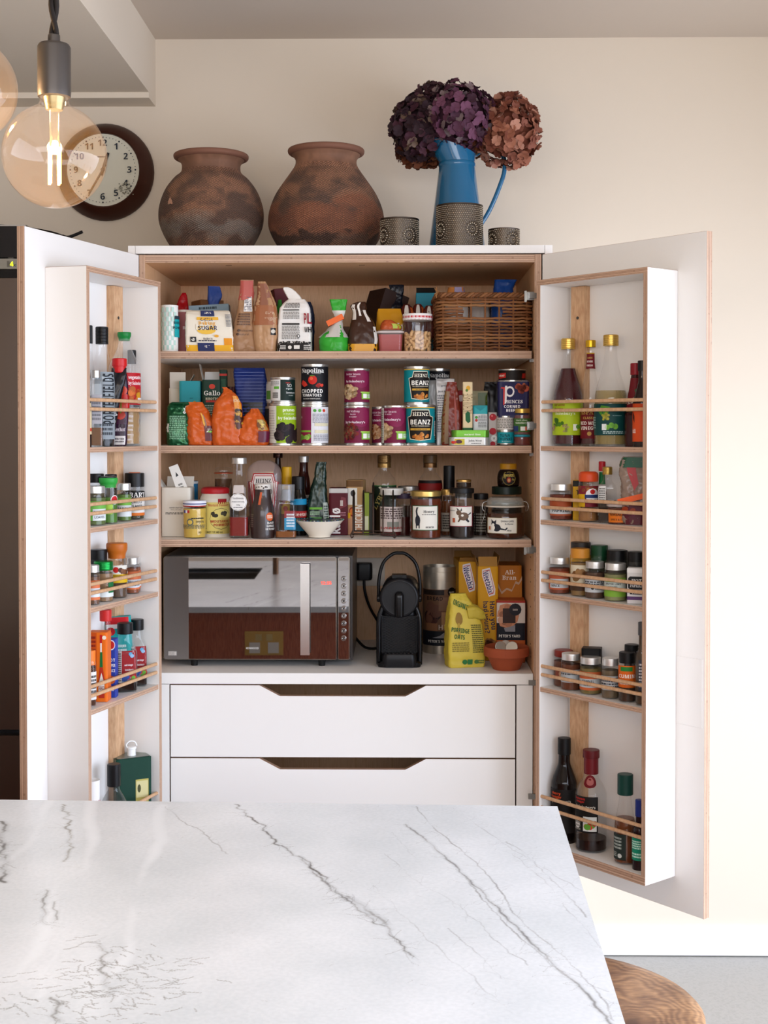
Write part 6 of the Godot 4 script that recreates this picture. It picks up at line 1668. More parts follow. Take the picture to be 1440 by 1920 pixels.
	vessel(-0.3265, 1.3466, -0.2, 0.0158, 0.189, 0, "yellow_sauce_bottle", "bottle", "bottle with yellow and red wrapped neck behind the clear oil bottle", {"P": [[0, 0.98], [0.05, 1], [0.5, 1], [0.65, 0.9], [0.75, 0.88]], "glass": M("8a3a1c", 0.25), "body": "bottle_body", "cap": [[0.74, 1.0, 0.9, "d9a41c", "plain", "cap"]], "labels": [[0.3, 0.72, -0.95, 0.95, [["r", -1, 0, 1, 1, "d9a41c"], ["b", 0, 0.5, 0.8, 0.4, 9, 0.08, ["b5221c"]]]]]})
	vessel(-0.3159, 1.3466, -0.06, 0.0282, 0.1451, 0, "oil_spray_bottle", "bottle", "small clear spray bottle with a little amber oil left", {"P": [[0, 0.96, 0.8, 0.3], [0.02, 1.0, 0.84, 0.34], [0.6, 1.0, 0.84, 0.36], [0.68, 0.8, 0.75, 0.6], [0.72, 0.75, 0.75, 0.75]], "fill": [0.13, "8a4c10", 0.8], "cap": [], "labels": [[0.16, 0.6, -0.1, 0.95, [["r", -1, 0.5, 1, 0.8, "8a3a3c"], ["r", -1, 0, 1, 0.5, "3a8ab0"], ["z", -0.6, 0.1, 0.8, 0.7, 5, "d8e0e4"]]]]})
	var sp: Node3D = get_node("oil_spray_bottle")
	var shh: Array = [-0.3159, 1.3466, -0.06, 0.0282, 0.1451]
	part(sp, "clear_cap", loft([[shh[4] * 0.7, shh[3] * 0.8], [shh[4] * 0.99, shh[3] * 0.84], [shh[4], shh[3] * 0.8]], {"k": 6}), glass("c8ccd0", 0.22, 0.08))
	part(sp, "spray_head", loft([[shh[4] * 0.7, shh[3] * 0.5], [shh[4] * 0.9, shh[3] * 0.42]], {"k": 5}), M("8a8c90", 0.4))
	vessel(-0.2896, 1.3466, -0.15, 0.023, 0.1637, 0, "sauce_bottle", "bottle", "black bottle with blue topped red label behind the white bowl", {"P": [[0, 0.96], [0.03, 1], [0.55, 1], [0.7, 0.85], [0.8, 0.75]], "glass": M("16120f", 0.12), "body": "bottle_body", "cap": [[0.78, 1.0, 0.8, "0d0c0d", "plain"]], "labels": [[0.08, 0.62, -1, 1, [["r", -1, 0, 1, 1, "14100e"], ["r", -1, 0.82, 1, 1, "1f8ab5"], ["r", -1, 0.42, 1, 0.62, "b02a2a"], ["t", "Geeta's", 0.3, 0.52, 0.1, "f0e8d8", "S"], ["r", -1, 0.0, 1, 0.3, "2a8ab5"]]]]})
	vessel(-0.2799, 1.3466, -0.22, 0.0204, 0.2187, 0, "soy_sauce_bottle", "bottle", "dark red sauce bottle with silver cap behind the black bottle", {"P": [[0, 0.95], [0.03, 1], [0.5, 1], [0.68, 0.85], [0.8, 0.62], [0.93, 0.58]], "glass": M("36120e", 0.1), "body": "bottle_body", "cap": [[0.92, 1.0, 0.7, "bdbab4", "metal", "cap"]], "labels": [[0.15, 0.5, -0.2, 1, [["r", -1, 0, 1, 1, "c0b8ae"], ["z", -0.9, 0.1, 0.9, 0.9, 8, "5a544e"]]]]})
	bag(-0.2354, 1.3466, -0.15, 0.0326, 0.2037, [[0, 0.85, 0.5, 0.3], [0.1, 0.95, 0.55, 0.4], [0.35, 0.9, 0.5, 0.35], [0.6, 0.7, 0.4, 0.3, 0.05], [0.8, 0.5, 0.25, 0.2, 0.2], [1.0, 0.4, 0.1, 0.05, 0.3]], 0.0, "dark green foil packet twisted to a point behind the white bowl", M("10291f", 0.25, 0.2), [[0.1, 0.4, -0.75, 0.45, [["r", -1, 0.85, 1, 0.95, "6fae3a"], ["z", -0.9, 0.6, 0.6, 0.78, 2, "a8c8a0"], ["r", -0.8, 0.05, 0.9, 0.5, "3f7a32"], ["c", -0.1, 0.3, 0.12, "c9402e"]]], [0.1, 0.45, 0.55, 0.95, [["r", -1, 0, 1, 1, "a8b0a4"], ["z", -0.8, 0.1, 0.8, 0.9, 8, "3a4a40"]]]], {"name": "snack_packet", "cat": "packet"})
	bowl(-0.2261, 1.3466, -0.07, 0.0668, 0.0489)
	carton(-0.1784, 1.3466, -0.15, 0.0519, 0.1311, 0.06, 0.0, "maroon stock cube box with white top edge", "571722", [["r", -1, 0.9, 1, 1.0, "d0ccc6"], ["t", "kallø", -0.35, 0.3, 0.22, "f0e8e4", "b", 0.55, 90], ["p", [0.1, 0.55, 0.9, 0.62, 0.8, 0.8, 0.3, 0.82], "7a3a40"], ["r", 0.2, 0.62, 0.5, 0.74, "c8b8b0"], ["z", 0.2, 0.4, 0.8, 0.5, 2, "a8707a"]])
	carton(-0.1305, 1.3466, -0.16, 0.0476, 0.153, 0.06, -0.1, "tall printed soup carton beside the maroon stock box", "b08a5a", [["r", -1, 0.88, 1, 1, "6a4a2a"], ["r", -0.9, 0.55, 0.3, 0.86, "e2ded2"], ["e", -0.2, 0.76, 0.3, 0.06, "3a3a3a"], ["r", -0.8, 0.0, 1, 0.5, "c08a66"], ["e", -0.3, 0.42, 0.4, 0.09, "8a2a1a"], ["e", -0.3, 0.42, 0.3, 0.06, "c9702e"], ["r", -1, 0.3, -0.5, 0.4, "d9a41c"], ["t", "CHICKEN", 0.5, 0.3, 0.14, "f0e8d8", "b", 0.5, 90]])
	carton(-0.1006, 1.3466, -0.15, 0.0148, 0.1178, 0.06, 0.0, "slim yellow green packet leaning in the toast rack", "8a9a3a", [["r", -0.8, 0.1, 0.8, 0.45, "d8d8b0"]])
	carton(-0.0872, 1.3466, -0.15, 0.0119, 0.1149, 0.06, 0.0, "slim dark packet beside the yellow green one", "2a2a24", [])
	toast_rack(-0.0788, 1.3466, -0.07, 0.0602, 0.1491)
	var syrup := [[0, 0.95], [0.02, 1], [0.3, 0.98], [0.5, 1.0], [0.62, 1.0], [0.7, 0.9], [0.76, 0.6], [0.8, 0.52], [0.86, 0.5]]
	vessel(-0.0516, 1.3466, -0.2, 0.0338, 0.2221, 0, "syrup_bottle", "bottle", "clear syrup bottle with dark green label and bronze cap", {"P": syrup, "fill": [0.45, "3a2a1a", 1.0], "cap": [[0.84, 0.9, 0.57, "8a6a3a", "metal", "cap_collar"], [0.9, 1.0, 0.58, "7a5c34", "ribbed"]], "labels": [[0.35, 0.62, -1, 1, [["r", -1, 0, 1, 1, "1c2a1e"], ["r", -1, 0.96, 1, 1, "3a6a3a"], ["p", [0.0, 0.72, 0.2, 0.95, 0.35, 0.85, 0.3, 0.7], "d8d4c0"], ["p", [-0.1, 0.72, -0.3, 0.9, -0.2, 0.95, 0.02, 0.8], "c8c8b0"], ["t", "LYRE", -0.3, 0.3, 0.25, "b5a05a", "S", 0.9, 60]]]]})
	vessel(0.0778, 1.3466, -0.22, 0.0339, 0.2218, 0, "syrup_bottle", "bottle", "clear syrup bottle with red and black label behind the honey jar", {"P": syrup, "fill": [0.62, "3a0f0e", 1.0], "cap": [[0.84, 0.9, 0.57, "6a4a2a", "metal", "cap_collar"], [0.9, 1.0, 0.58, "5a4226", "plain"]], "labels": [[0.3, 0.68, -1, 1, [["r", -1, 0, 1, 1, "1c1414"], ["r", -1, 0.6, 1, 0.9, "7a1612"], ["p", [-0.8, 0.1, -0.2, 0.4, 0.0, 0.5, -0.9, 0.5], "8a7a4a"]]]]})
	vessel(-0.03, 1.3466, -0.13, 0.0331, 0.1321, 0, "white_lid_jar", "jar", "jar with white lid and printed label inside the toast rack", {"P": JAR, "cap": [[0.86, 1.0, 0.97, "dcd8d0", "plain", "lid"]], "fill": [0.62, "5a1c1c", 1.0], "labels": [[0.1, 0.62, -0.8, 0.8, [["r", -1, 0, 1, 1, "cdbfb8"], ["z", -0.9, 0.5, 0.9, 0.95, 5, "5a4a4a"], ["r", -0.3, 0.1, 0.5, 0.4, "8a8a80"], ["z", -0.9, 0.1, 0.9, 0.2, 2, "a83030"]]]]})
	vessel(0.0159, 1.3466, -0.2, 0.0308, 0.1351, 0, "grey_lid_jar", "jar", "jar with dull grey metal lid behind the purple lidded jar", {"P": JAR, "cap": [[0.9, 1.0, 0.95, "8a847c", "metal", "lid"]], "fill": [0.6, "4a2a1c", 1.0]})
	vessel(0.0039, 1.3466, -0.13, 0.0228, 0.1174, 0, "purple_lid_jar", "jar", "jar of dark red jam with purple lid", {"P": JAR, "cap": [[0.88, 1.0, 0.97, "33233c", "plain", "lid"]], "fill": [0.45, "3a1210", 1.0]})
	vessel(0.0623, 1.3466, -0.062, 0.0433, 0.1278, 0, "honey_jar", "jar", "amber honey jar with gold lid and cat drawing label", {"P": [[0, 0.9], [0.02, 0.97], [0.08, 1.0], [0.78, 1.0], [0.86, 0.95], [0.9, 0.92]], "fill": [0.83, "5c2209", 1.0], "cap": [[0.89, 1.0, 0.96, "c2a35c", "metal", "lid"]], "labels": [[0.18, 0.7, -0.6, 0.52, cat_label("3a6a4a", 0)]]})
	vessel(0.1313, 1.3466, -0.22, 0.0181, 0.1916, 0, "pepper_grinder", "grinder", "small spice grinder with black top behind the jars", {"P": [[0, 0.95], [0.05, 1.0], [0.6, 1.0], [0.66, 0.9]], "fill": [0.55, "6a4228", 1.0], "cap": [[0.64, 1.0, 0.88, "0d0c0d"]]})
	vessel(0.1227, 1.3466, -0.14, 0.0177, 0.1288, 0, "gold_lid_jar", "jar", "narrow gold lidded jar between the honey and dark jam jars", {"P": JAR, "cap": [[0.88, 1.0, 0.97, "b08a4a", "metal", "lid"]], "fill": [0.75, "6a3a1c", 1.0], "labels": [[0.1, 0.5, -0.6, 0.6, [["r", -1, 0, 1, 1, "b5a898"], ["z", -0.8, 0.1, 0.8, 0.9, 6, "3a3430"]]]]})
	vessel(0.1606, 1.3466, -0.065, 0.0347, 0.135, 0, "jam_jar", "jar", "very dark jam jar with black lid and dog drawing label", {"P": [[0, 0.9], [0.02, 0.97], [0.08, 1.0], [0.74, 1.0], [0.85, 0.95], [0.9, 0.92]], "fill": [0.5, "1a0a08", 1.0], "cap": [[0.9, 1.0, 0.96, "0d0c0d", "plain", "lid"]], "labels": [[0.24, 0.65, -0.75, 0.55, cat_label("8a2a3a", 1)]]})
	vessel(0.1687, 1.4803, -0.13, 0.0213, 0.0221, 0, "small_paste_jar", "jar", "small gold lidded jar peeping above the dog label jar", {"P": JAR, "cap": [[0.72, 1.0, 0.97, "b08a4a", "metal", "lid"]], "fill": [0.6, "2a1a12", 1.0]})
	vessel(0.1696, 1.3466, -0.15, 0.0244, 0.121, 0, "grey_lid_jar", "jar", "hidden jar carrying the small gold lidded jar", {"P": JAR, "cap": [[0.86, 1.0, 0.97, "3a3632", "metal", "lid"]], "fill": [0.6, "2a1a12", 1.0]})
	vessel(0.2165, 1.3466, -0.13, 0.0206, 0.1175, 0, "black_lid_jar", "jar", "black lidded jar in shadow left of the clip top jar", {"P": JAR, "cap": [[0.86, 1.0, 0.97, "0d0c0d", "plain", "lid"]], "fill": [0.7, "241812", 1.0], "labels": [[0.1, 0.55, -0.5, 0.5, [["z", -1, 0, 1, 1, 7, "8a8478"]]]]})
	vessel(0.2901, 1.3466, -0.17, 0.0431, 0.135, 0, "preserve_jar", "jar", "dark green lidded jar under the small black spread jar", {"P": JAR, "cap": [[0.84, 1.0, 0.97, "16241c", "plain", "lid"]], "fill": [0.7, "241812", 1.0]})
	vessel(0.2945, 1.4816, -0.17, 0.0312, 0.064, 0, "yeast_extract_jar", "jar", "rounded black spread jar with yellow lid, on another jar", {"P": [[0, 0.8, 0.6, 0.5], [0.06, 0.95, 0.75, 0.6], [0.35, 1.0, 0.8, 0.7], [0.6, 0.9, 0.72, 0.65], [0.72, 0.75, 0.65, 0.6]], "glass": M("1a0f0a", 0.1), "body": "jar_body", "cap": [[0.76, 1.0, 0.76, "c98f1c", "plain", "lid"]], "labels": [[0.05, 0.66, -0.8, 0.8, [["e", 0, 0.5, 0.75, 0.5, "8a7a3a"], ["e", 0, 0.5, 0.68, 0.45, "1c120c"], ["t", "MARMITE", 0, 0.72, 0.17, "e0c860", "b", 1.1], ["e", 0, 0.4, 0.25, 0.2, "b5402a"], ["e", 0, 0.38, 0.14, 0.12, "d8b070"]]]]})
	var cj := vessel(0.2777, 1.3466, -0.065, 0.0534, 0.1105, 0, "clip_top_jar", "jar", "large clip top jar of amber jelly with black and white cat label", {"P": [[0, 0.84], [0.03, 0.95], [0.15, 1.0], [0.5, 1.0], [0.64, 0.94], [0.68, 0.9], [0.7, 0.94], [0.76, 0.94]], "fill": [0.62, "3f1a08", 1.0], "cap": [], "labels": [[0.14, 0.52, -0.72, 0.35, cat_label("b8ac8a", 2)]]})
	var cr: Array = [0.2777, 1.3466, -0.065, 0.0534, 0.1105]
	var R: float = cr[3]
	var Hh: float = cr[4]
	part(cj, "glass_lid", loft(soft([[Hh * 0.8, R * 0.95], [Hh * 0.84, R * 0.96], [Hh * 0.93, R * 0.93], [Hh * 0.97, R * 0.85], [Hh, R * 0.8]], 3), {"k": 7}), glass("dfe6e0", 0.2))
	part(cj, "rubber_seal", loft([[Hh * 0.765, R * 0.96], [Hh * 0.77, R * 1.0], [Hh * 0.795, R * 1.0], [Hh * 0.8, R * 0.96]], {"k": 7}), M("d8cfc0", 0.5))
	for s in [-1, 1]: part(cj, "wire_clip", tube([Vector3(s * R * 0.9, Hh * 0.9, 0.006), Vector3(s * R * 1.12, Hh * 0.86, 0.008), Vector3(s * R * 1.16, Hh * 0.72, 0.01), Vector3(s * R * 1.02, Hh * 0.66, 0.012), Vector3(s * R * 1.05, Hh * 0.8, 0.016)], 0.0014, 6), CHROME)
	part(cj, "wire_lever", tube([Vector3(-R * 1.02, Hh * 0.66, 0.012), Vector3(-R * 1.1, Hh * 0.5, 0.016), Vector3(-R * 1.2, Hh * 0.36, 0.014)], 0.0014, 6), CHROME)

func bowl(x: float, y: float, z: float, r: float, h: float) -> void:
	var t := thing("small_bowl", "small white flared bowl with colourful patterned rim", "bowl", Vector3(x, y, z))
	part(t, "bowl_body", loft(soft([[0, 0.018], [0.0015, r * 0.44], [h * 0.15, r * 0.46], [h * 0.55, r * 0.72], [h * 0.97, r * 0.985]], 3), {"k": 9, "open_top": true}), M("e6dccb", 0.35))
	part(t, "patterned_inside", loft(soft([[h * 0.2, 0.002], [h * 0.22, r * 0.42], [h * 0.6, r * 0.7], [h, r * 0.97]], 3), {"k": 9, "open_top": true}), M("1b2340", 0.25))
	part(t, "rim", loft([[h * 0.965, r * 0.985], [h, r], [h * 1.005, r * 0.985], [h * 0.99, r * 0.955]], {"k": 9, "open_top": true}), M("20263e", 0.3))
	var lst := []
	rng.seed = 3
	var cs := ["c9b53a", "6fae3a", "c94a2e", "3f9ac0", "8fbf4a", "d8d4c0"]
	var by := {}
	for i in 84:
		var a := TAU * i / 84.0
		var c: String = cs[i % 6] if i % 2 else cs[(i / 2) % 2]
		if not by.has(c): by[c] = []
		var rr := r * (0.985 if i % 2 else 0.93)
		by[c].append([ball(0.0019, 6), T(cos(a) * rr, h * (1.0 if i % 2 else 0.95), sin(a) * rr, Vector3.ZERO, Vector3(1.0, 0.55, 1.0))])
	for c in by: part(t, "painted_dots", join(by[c]), M(c, 0.3))

func toast_rack(x: float, y: float, z: float, r: float, h: float) -> void:
	var t := thing("toast_rack", "bronze wire toast rack holding packets and a white lidded jar", "toast rack", Vector3(x, y, z), 0.0)
	var m := M("3a2c24", 0.35, 0.85)
	var D := 0.05
	for s in [-1, 1]:
		part(t, "base_bar", tube([Vector3(-r, 0.014, s * D), Vector3(r, 0.014, s * D)], 0.0022, 7), m)
	for i in 5:
		var xx := lerpf(-r * 0.9, r * 0.88, i / 4.0)
		var hh := h * (1.0 if i == 2 else 0.86)
		part(t, "wire_arch", tube([Vector3(xx, 0.014, D), Vector3(xx, hh * 0.75, D * 0.8), Vector3(xx, hh, 0.0), Vector3(xx, hh * 0.75, -D * 0.8), Vector3(xx, 0.014, -D)], 0.002, 7), m)
	for s in [-1, 1]:
		for e: int in [-1, 1]: part(t, "curled_foot", tube([Vector3(e * r * 0.9, 0.02, s * D), Vector3(e * r * 1.0, 0.012, s * D), Vector3(e * r * 0.96, 0.003, s * D), Vector3(e * r * 0.88, 0.008, s * D)], 0.002, 6), m)

# ---------------------------------------------------------------- counter: microwave, coffee machine, cereal
func microwave() -> void:
	var t := thing("microwave_oven", "mirror fronted microwave oven with chrome handle and red clock digits", "microwave", Vector3(-0.401, 0.988, -0.1))
	var W := 0.257
	var mirror := M("959190", 0.02, 1.0)
	part(t, "case", span(Vector3(-W + 0.004, 0.017, -0.38), Vector3(W + 0.006, 0.305, -0.012)), M("3d3a39", 0.3, 0.6))
	# door glass with rounded chrome frame, laid on its face
	var face := func(x0: float, x1: float, z0: float, z1: float, m: Material, nm: String) -> void:
		var hw := (x1 - x0) / 2
		var hh := 0.1425
		part(t, nm, loft([[z0, hw - 0.001, hh - 0.001, 0.006], [z0 + 0.001, hw, hh, 0.007], [z1 - 0.001, hw, hh, 0.007], [z1, hw - 0.001, hh - 0.001, 0.006]], {"k": 4}), m, Vector3((x0 + x1) / 2, 0.161, 0), Vector3(PI / 2, 0, 0))
	face.call(-W, 0.221, -0.012, 0.0, CHROME, "door_frame")
	face.call(0.222, W, -0.012, -0.0015, CHROME, "control_frame")
	part(t, "door_glass", span(Vector3(-W + 0.0035, 0.0215, 0.0), Vector3(0.2175, 0.3005, 0.0005)), mirror)
	part(t, "control_panel", span(Vector3(0.225, 0.0215, -0.0015), Vector3(W - 0.004, 0.3005, -0.001)), mirror)
	var h := part(t, "handle", span(Vector3(0.122, 0.036, 0.014), Vector3(0.147, 0.285, 0.024)), M("d8d6d4", 0.24, 1.0))
	for y in [0.06, 0.255]: part(h, "handle_post", span(Vector3(0.128, y - 0.01, 0.0005), Vector3(0.141, y + 0.01, 0.014)), CHROME)
	for i in 9:
		var b := part(t, "button", loft([[0, 0.0068], [0.001, 0.0074], [0.0022, 0.0074], [0.003, 0.006]], {"k": 4}), M("8f8a86", 0.2, 1.0), Vector3(0.2395, 0.243 - i * 0.0205, -0.001), Vector3(PI / 2, 0, 0))
		part(b, "button_mark", art([[-0.006, 0.006, 0.0005, 0], [0.006, 0.006, 0.0005, 0]], -0.006, 0.006, -1, 1, [["r", -0.8, 0.42, 0.8, 0.56, "dedad6"], ["c", 0, 0.5, 0.22, "3a3a3a"]]), PRG, Vector3(0, 0.003, 0), Vector3(-PI / 2, 0, 0))
	var F := [[0, 0.017, 0.0006, 0], [0.014, 0.017, 0.0006, 0]]
	part(t, "display_digits", art(F, 0, 0.014, -1, 1, [["t", "12:35", 0, 0.5, 0.62, "ff5040", "b"]]), glow("ff3b2c", 3.0), Vector3(0.191, 0.224, 0.0))
	part(t, "maker_logo", art(F, 0, 0.014, -1, 1, [["t", "KENWOOD", 0, 0.5, 0.38, "e8e6e2", "s", 2.0]]), PR, Vector3(-0.012, 0.044, 0.0))
	part(t, "energy_sticker", art(F, 0, 0.014, -0.7, 0.7, [["r", -1, 0, 1, 0.9, "8f8c88"], ["z", -0.9, 0.1, 0.4, 0.85, 4, "c8c4be"], ["r", 0.45, 0.1, 0.9, 0.8, "c8c4be"]]), PR, Vector3(-0.232, 0.03, 0.0))
	for x in [-0.175, 0.178]:
		for z in [-0.02, -0.33]: part(t, "foot", loft([[0, 0.009], [0.012, 0.01], [0.018, 0.013]], {"k": 4}), M("161616", 0.5), Vector3(x, 0, z))
	# socket and plug on the back panel, flexes
	var s := thing("wall_socket", "pale double socket plate on the larder back beside the microwave", "socket", Vector3(-0.13, 1.2, -0.575))
	part(s, "socket_plate", span(Vector3(-0.075, -0.043, 0), Vector3(0.075, 0.043, 0.009)), M("cdbfae", 0.4))
	part(s, "socket_switch", span(Vector3(0.035, -0.008, 0.009), Vector3(0.047, 0.012, 0.013)), M("d8ccbc", 0.4))
	var p := thing("mains_plug", "black three pin plug pushed into the socket with a hanging flex", "plug", Vector3(-0.118, 1.205, -0.565))
	part(p, "plug_body", loft(soft([[-0.026, 0.02, 0.02, 0.01], [-0.02, 0.025, 0.022, 0.012], [0.02, 0.025, 0.022, 0.012], [0.026, 0.02, 0.018, 0.01]], 2), {"k": 4}), M("131314", 0.4), Vector3(0, 0, 0.024))
	part(p, "flex", tube([Vector3(0, -0.02, 0.03), Vector3(0.002, -0.06, 0.035), Vector3(0.02, -0.11, 0.06), Vector3(0.06, -0.155, 0.16), Vector3(0.1, -0.165, 0.3)], 0.0042, 8), M("131314", 0.45))
	var f := thing("microwave_flex", "black flex running from the microwave back along the counter", "cable", Vector3(-0.13, 0.988, -0.4))
	part(f, "flex", tube([Vector3(-0.01, 0.03, -0.02), Vector3(0.02, 0.008, 0.02), Vector3(0.06, 0.012, 0.05), Vector3(0.09, 0.04, 0.08)], 0.004, 8), M("131314", 0.45))

func coffee() -> void:
	var t := thing("coffee_machine", "small black capsule coffee machine with raised loop lever", "coffee machine", Vector3(-0.009, 0.988, -0.09))
	var k1 := M("0a0a0c", 0.25)
	var k2 := M("101013", 0.4)
	# side frame: two legs and a shoulder, front plane at z = 0
	part(t, "back_shell", loft(soft([[0.0, 0.052, 0.05, 0.02], [0.05, 0.052, 0.05, 0.02], [0.14, 0.05, 0.05, 0.02], [0.2, 0.05, 0.05, 0.03], [0.235, 0.035, 0.045, 0.03], [0.248, 0.012, 0.03, 0.012]], 3), {"k": 5}), k2, Vector3(0, 0, -0.07))
	for s in [-1, 1]: part(t, "side_frame", tube([Vector3(s * 0.056, 0.006, -0.02), Vector3(s * 0.0565, 0.08, -0.018), Vector3(s * 0.055, 0.135, -0.018), Vector3(s * 0.045, 0.165, -0.02)], 0.0075, 10), k1)
	part(t, "base", loft([[0, 0.058, 0.045, 0.015], [0.004, 0.06, 0.047, 0.016], [0.012, 0.06, 0.047, 0.016], [0.016, 0.056, 0.044, 0.015]], {"k": 5}), k1, Vector3(0, 0, -0.045))
	part(t, "drip_tray", loft(soft([[0.0, 0.046, 0.02, 0.012], [0.02, 0.047, 0.022, 0.015], [0.034, 0.045, 0.02, 0.015], [0.036, 0.04, 0.018, 0.012]], 3), {"k": 5}), k2, Vector3(0, 0.002, -0.012))
	# lattice front panel, slightly hollow
	part(t, "mesh_back", span(Vector3(-0.047, 0.036, -0.022), Vector3(0.047, 0.137, -0.019)), M("0b0b0d", 0.35))
	var lst := []
	for i in range(-12, 26):
		for s in [-1, 1]:
			var a := Vector2(-0.047, 0.036 + i * 0.0072)
			var b := Vector2(0.047, 0.036 + i * 0.0072 + s * 0.055)
			var q := []
			for e in 9:
				var m := a.lerp(b, e / 8.0)
				if m.y > 0.036 and m.y < 0.137: q.append(Vector3(m.x, m.y, -0.0185 + 0.006 * pow(absf(m.x) / 0.047, 2.0)))
			if q.size() > 1: lst.append([tube(q, 0.0008, 5, -1.0, false, 1), Transform3D()])
	part(t, "lattice", join(lst), M("151518", 0.25)).set_meta("kind", "stuff")
	part(t, "lattice_frame", tube([Vector3(-0.048, 0.04, -0.013), Vector3(-0.048, 0.135, -0.013), Vector3(-0.043, 0.139, -0.013), Vector3(0.043, 0.139, -0.013), Vector3(0.048, 0.135, -0.013), Vector3(0.048, 0.04, -0.013)], 0.0022, 6), k1)
	# round head with its ridge
	part(t, "head_disc", loft(soft([[-0.06, 0.05], [-0.01, 0.0545], [0.0, 0.0545], [0.005, 0.052], [0.007, 0.047], [0.006, 0.044], [0.0065, 0.02]], 3), {"k": 10}), k2, Vector3(0, 0.19, -0.012), Vector3(PI / 2, 0, 0))
	part(t, "spout_ridge", loft(soft([[0, 0.011, 0.008, 0.007], [0.004, 0.0125, 0.011, 0.009], [0.05, 0.0125, 0.012, 0.009], [0.062, 0.011, 0.009, 0.008], [0.068, 0.005, 0.004, 0.003]], 3), {"k": 5}), k1, Vector3(0, 0.141, -0.002))
	part(t, "capsule_slot", span(Vector3(-0.02, 0.243, -0.06), Vector3(0.02, 0.252, -0.02)), k1)
	part(t, "lever", tube([Vector3(-0.056, 0.18, -0.03), Vector3(-0.0565, 0.235, -0.03), Vector3(-0.045, 0.283, -0.03), Vector3(-0.02, 0.308, -0.03), Vector3(0.0, 0.312, -0.03), Vector3(0.02, 0.308, -0.03), Vector3(0.045, 0.283, -0.03), Vector3(0.0565, 0.235, -0.03), Vector3(0.056, 0.18, -0.03)], 0.0048, 10, -1.0, false, 6), k1)
	for s in [-1, 1]: part(t, "lever_pivot", loft([[-0.007, 0.008], [-0.005, 0.011], [0.005, 0.011], [0.007, 0.008]], {"k": 5}), k1, Vector3(s * 0.055, 0.187, -0.03), Vector3(0, 0, PI / 2))
	for i in 8: part(t, "tray_slat", span(Vector3(-0.04 + i * 0.0105, 0.038, -0.03), Vector3(-0.035 + i * 0.0105, 0.041, 0.003)), k1)

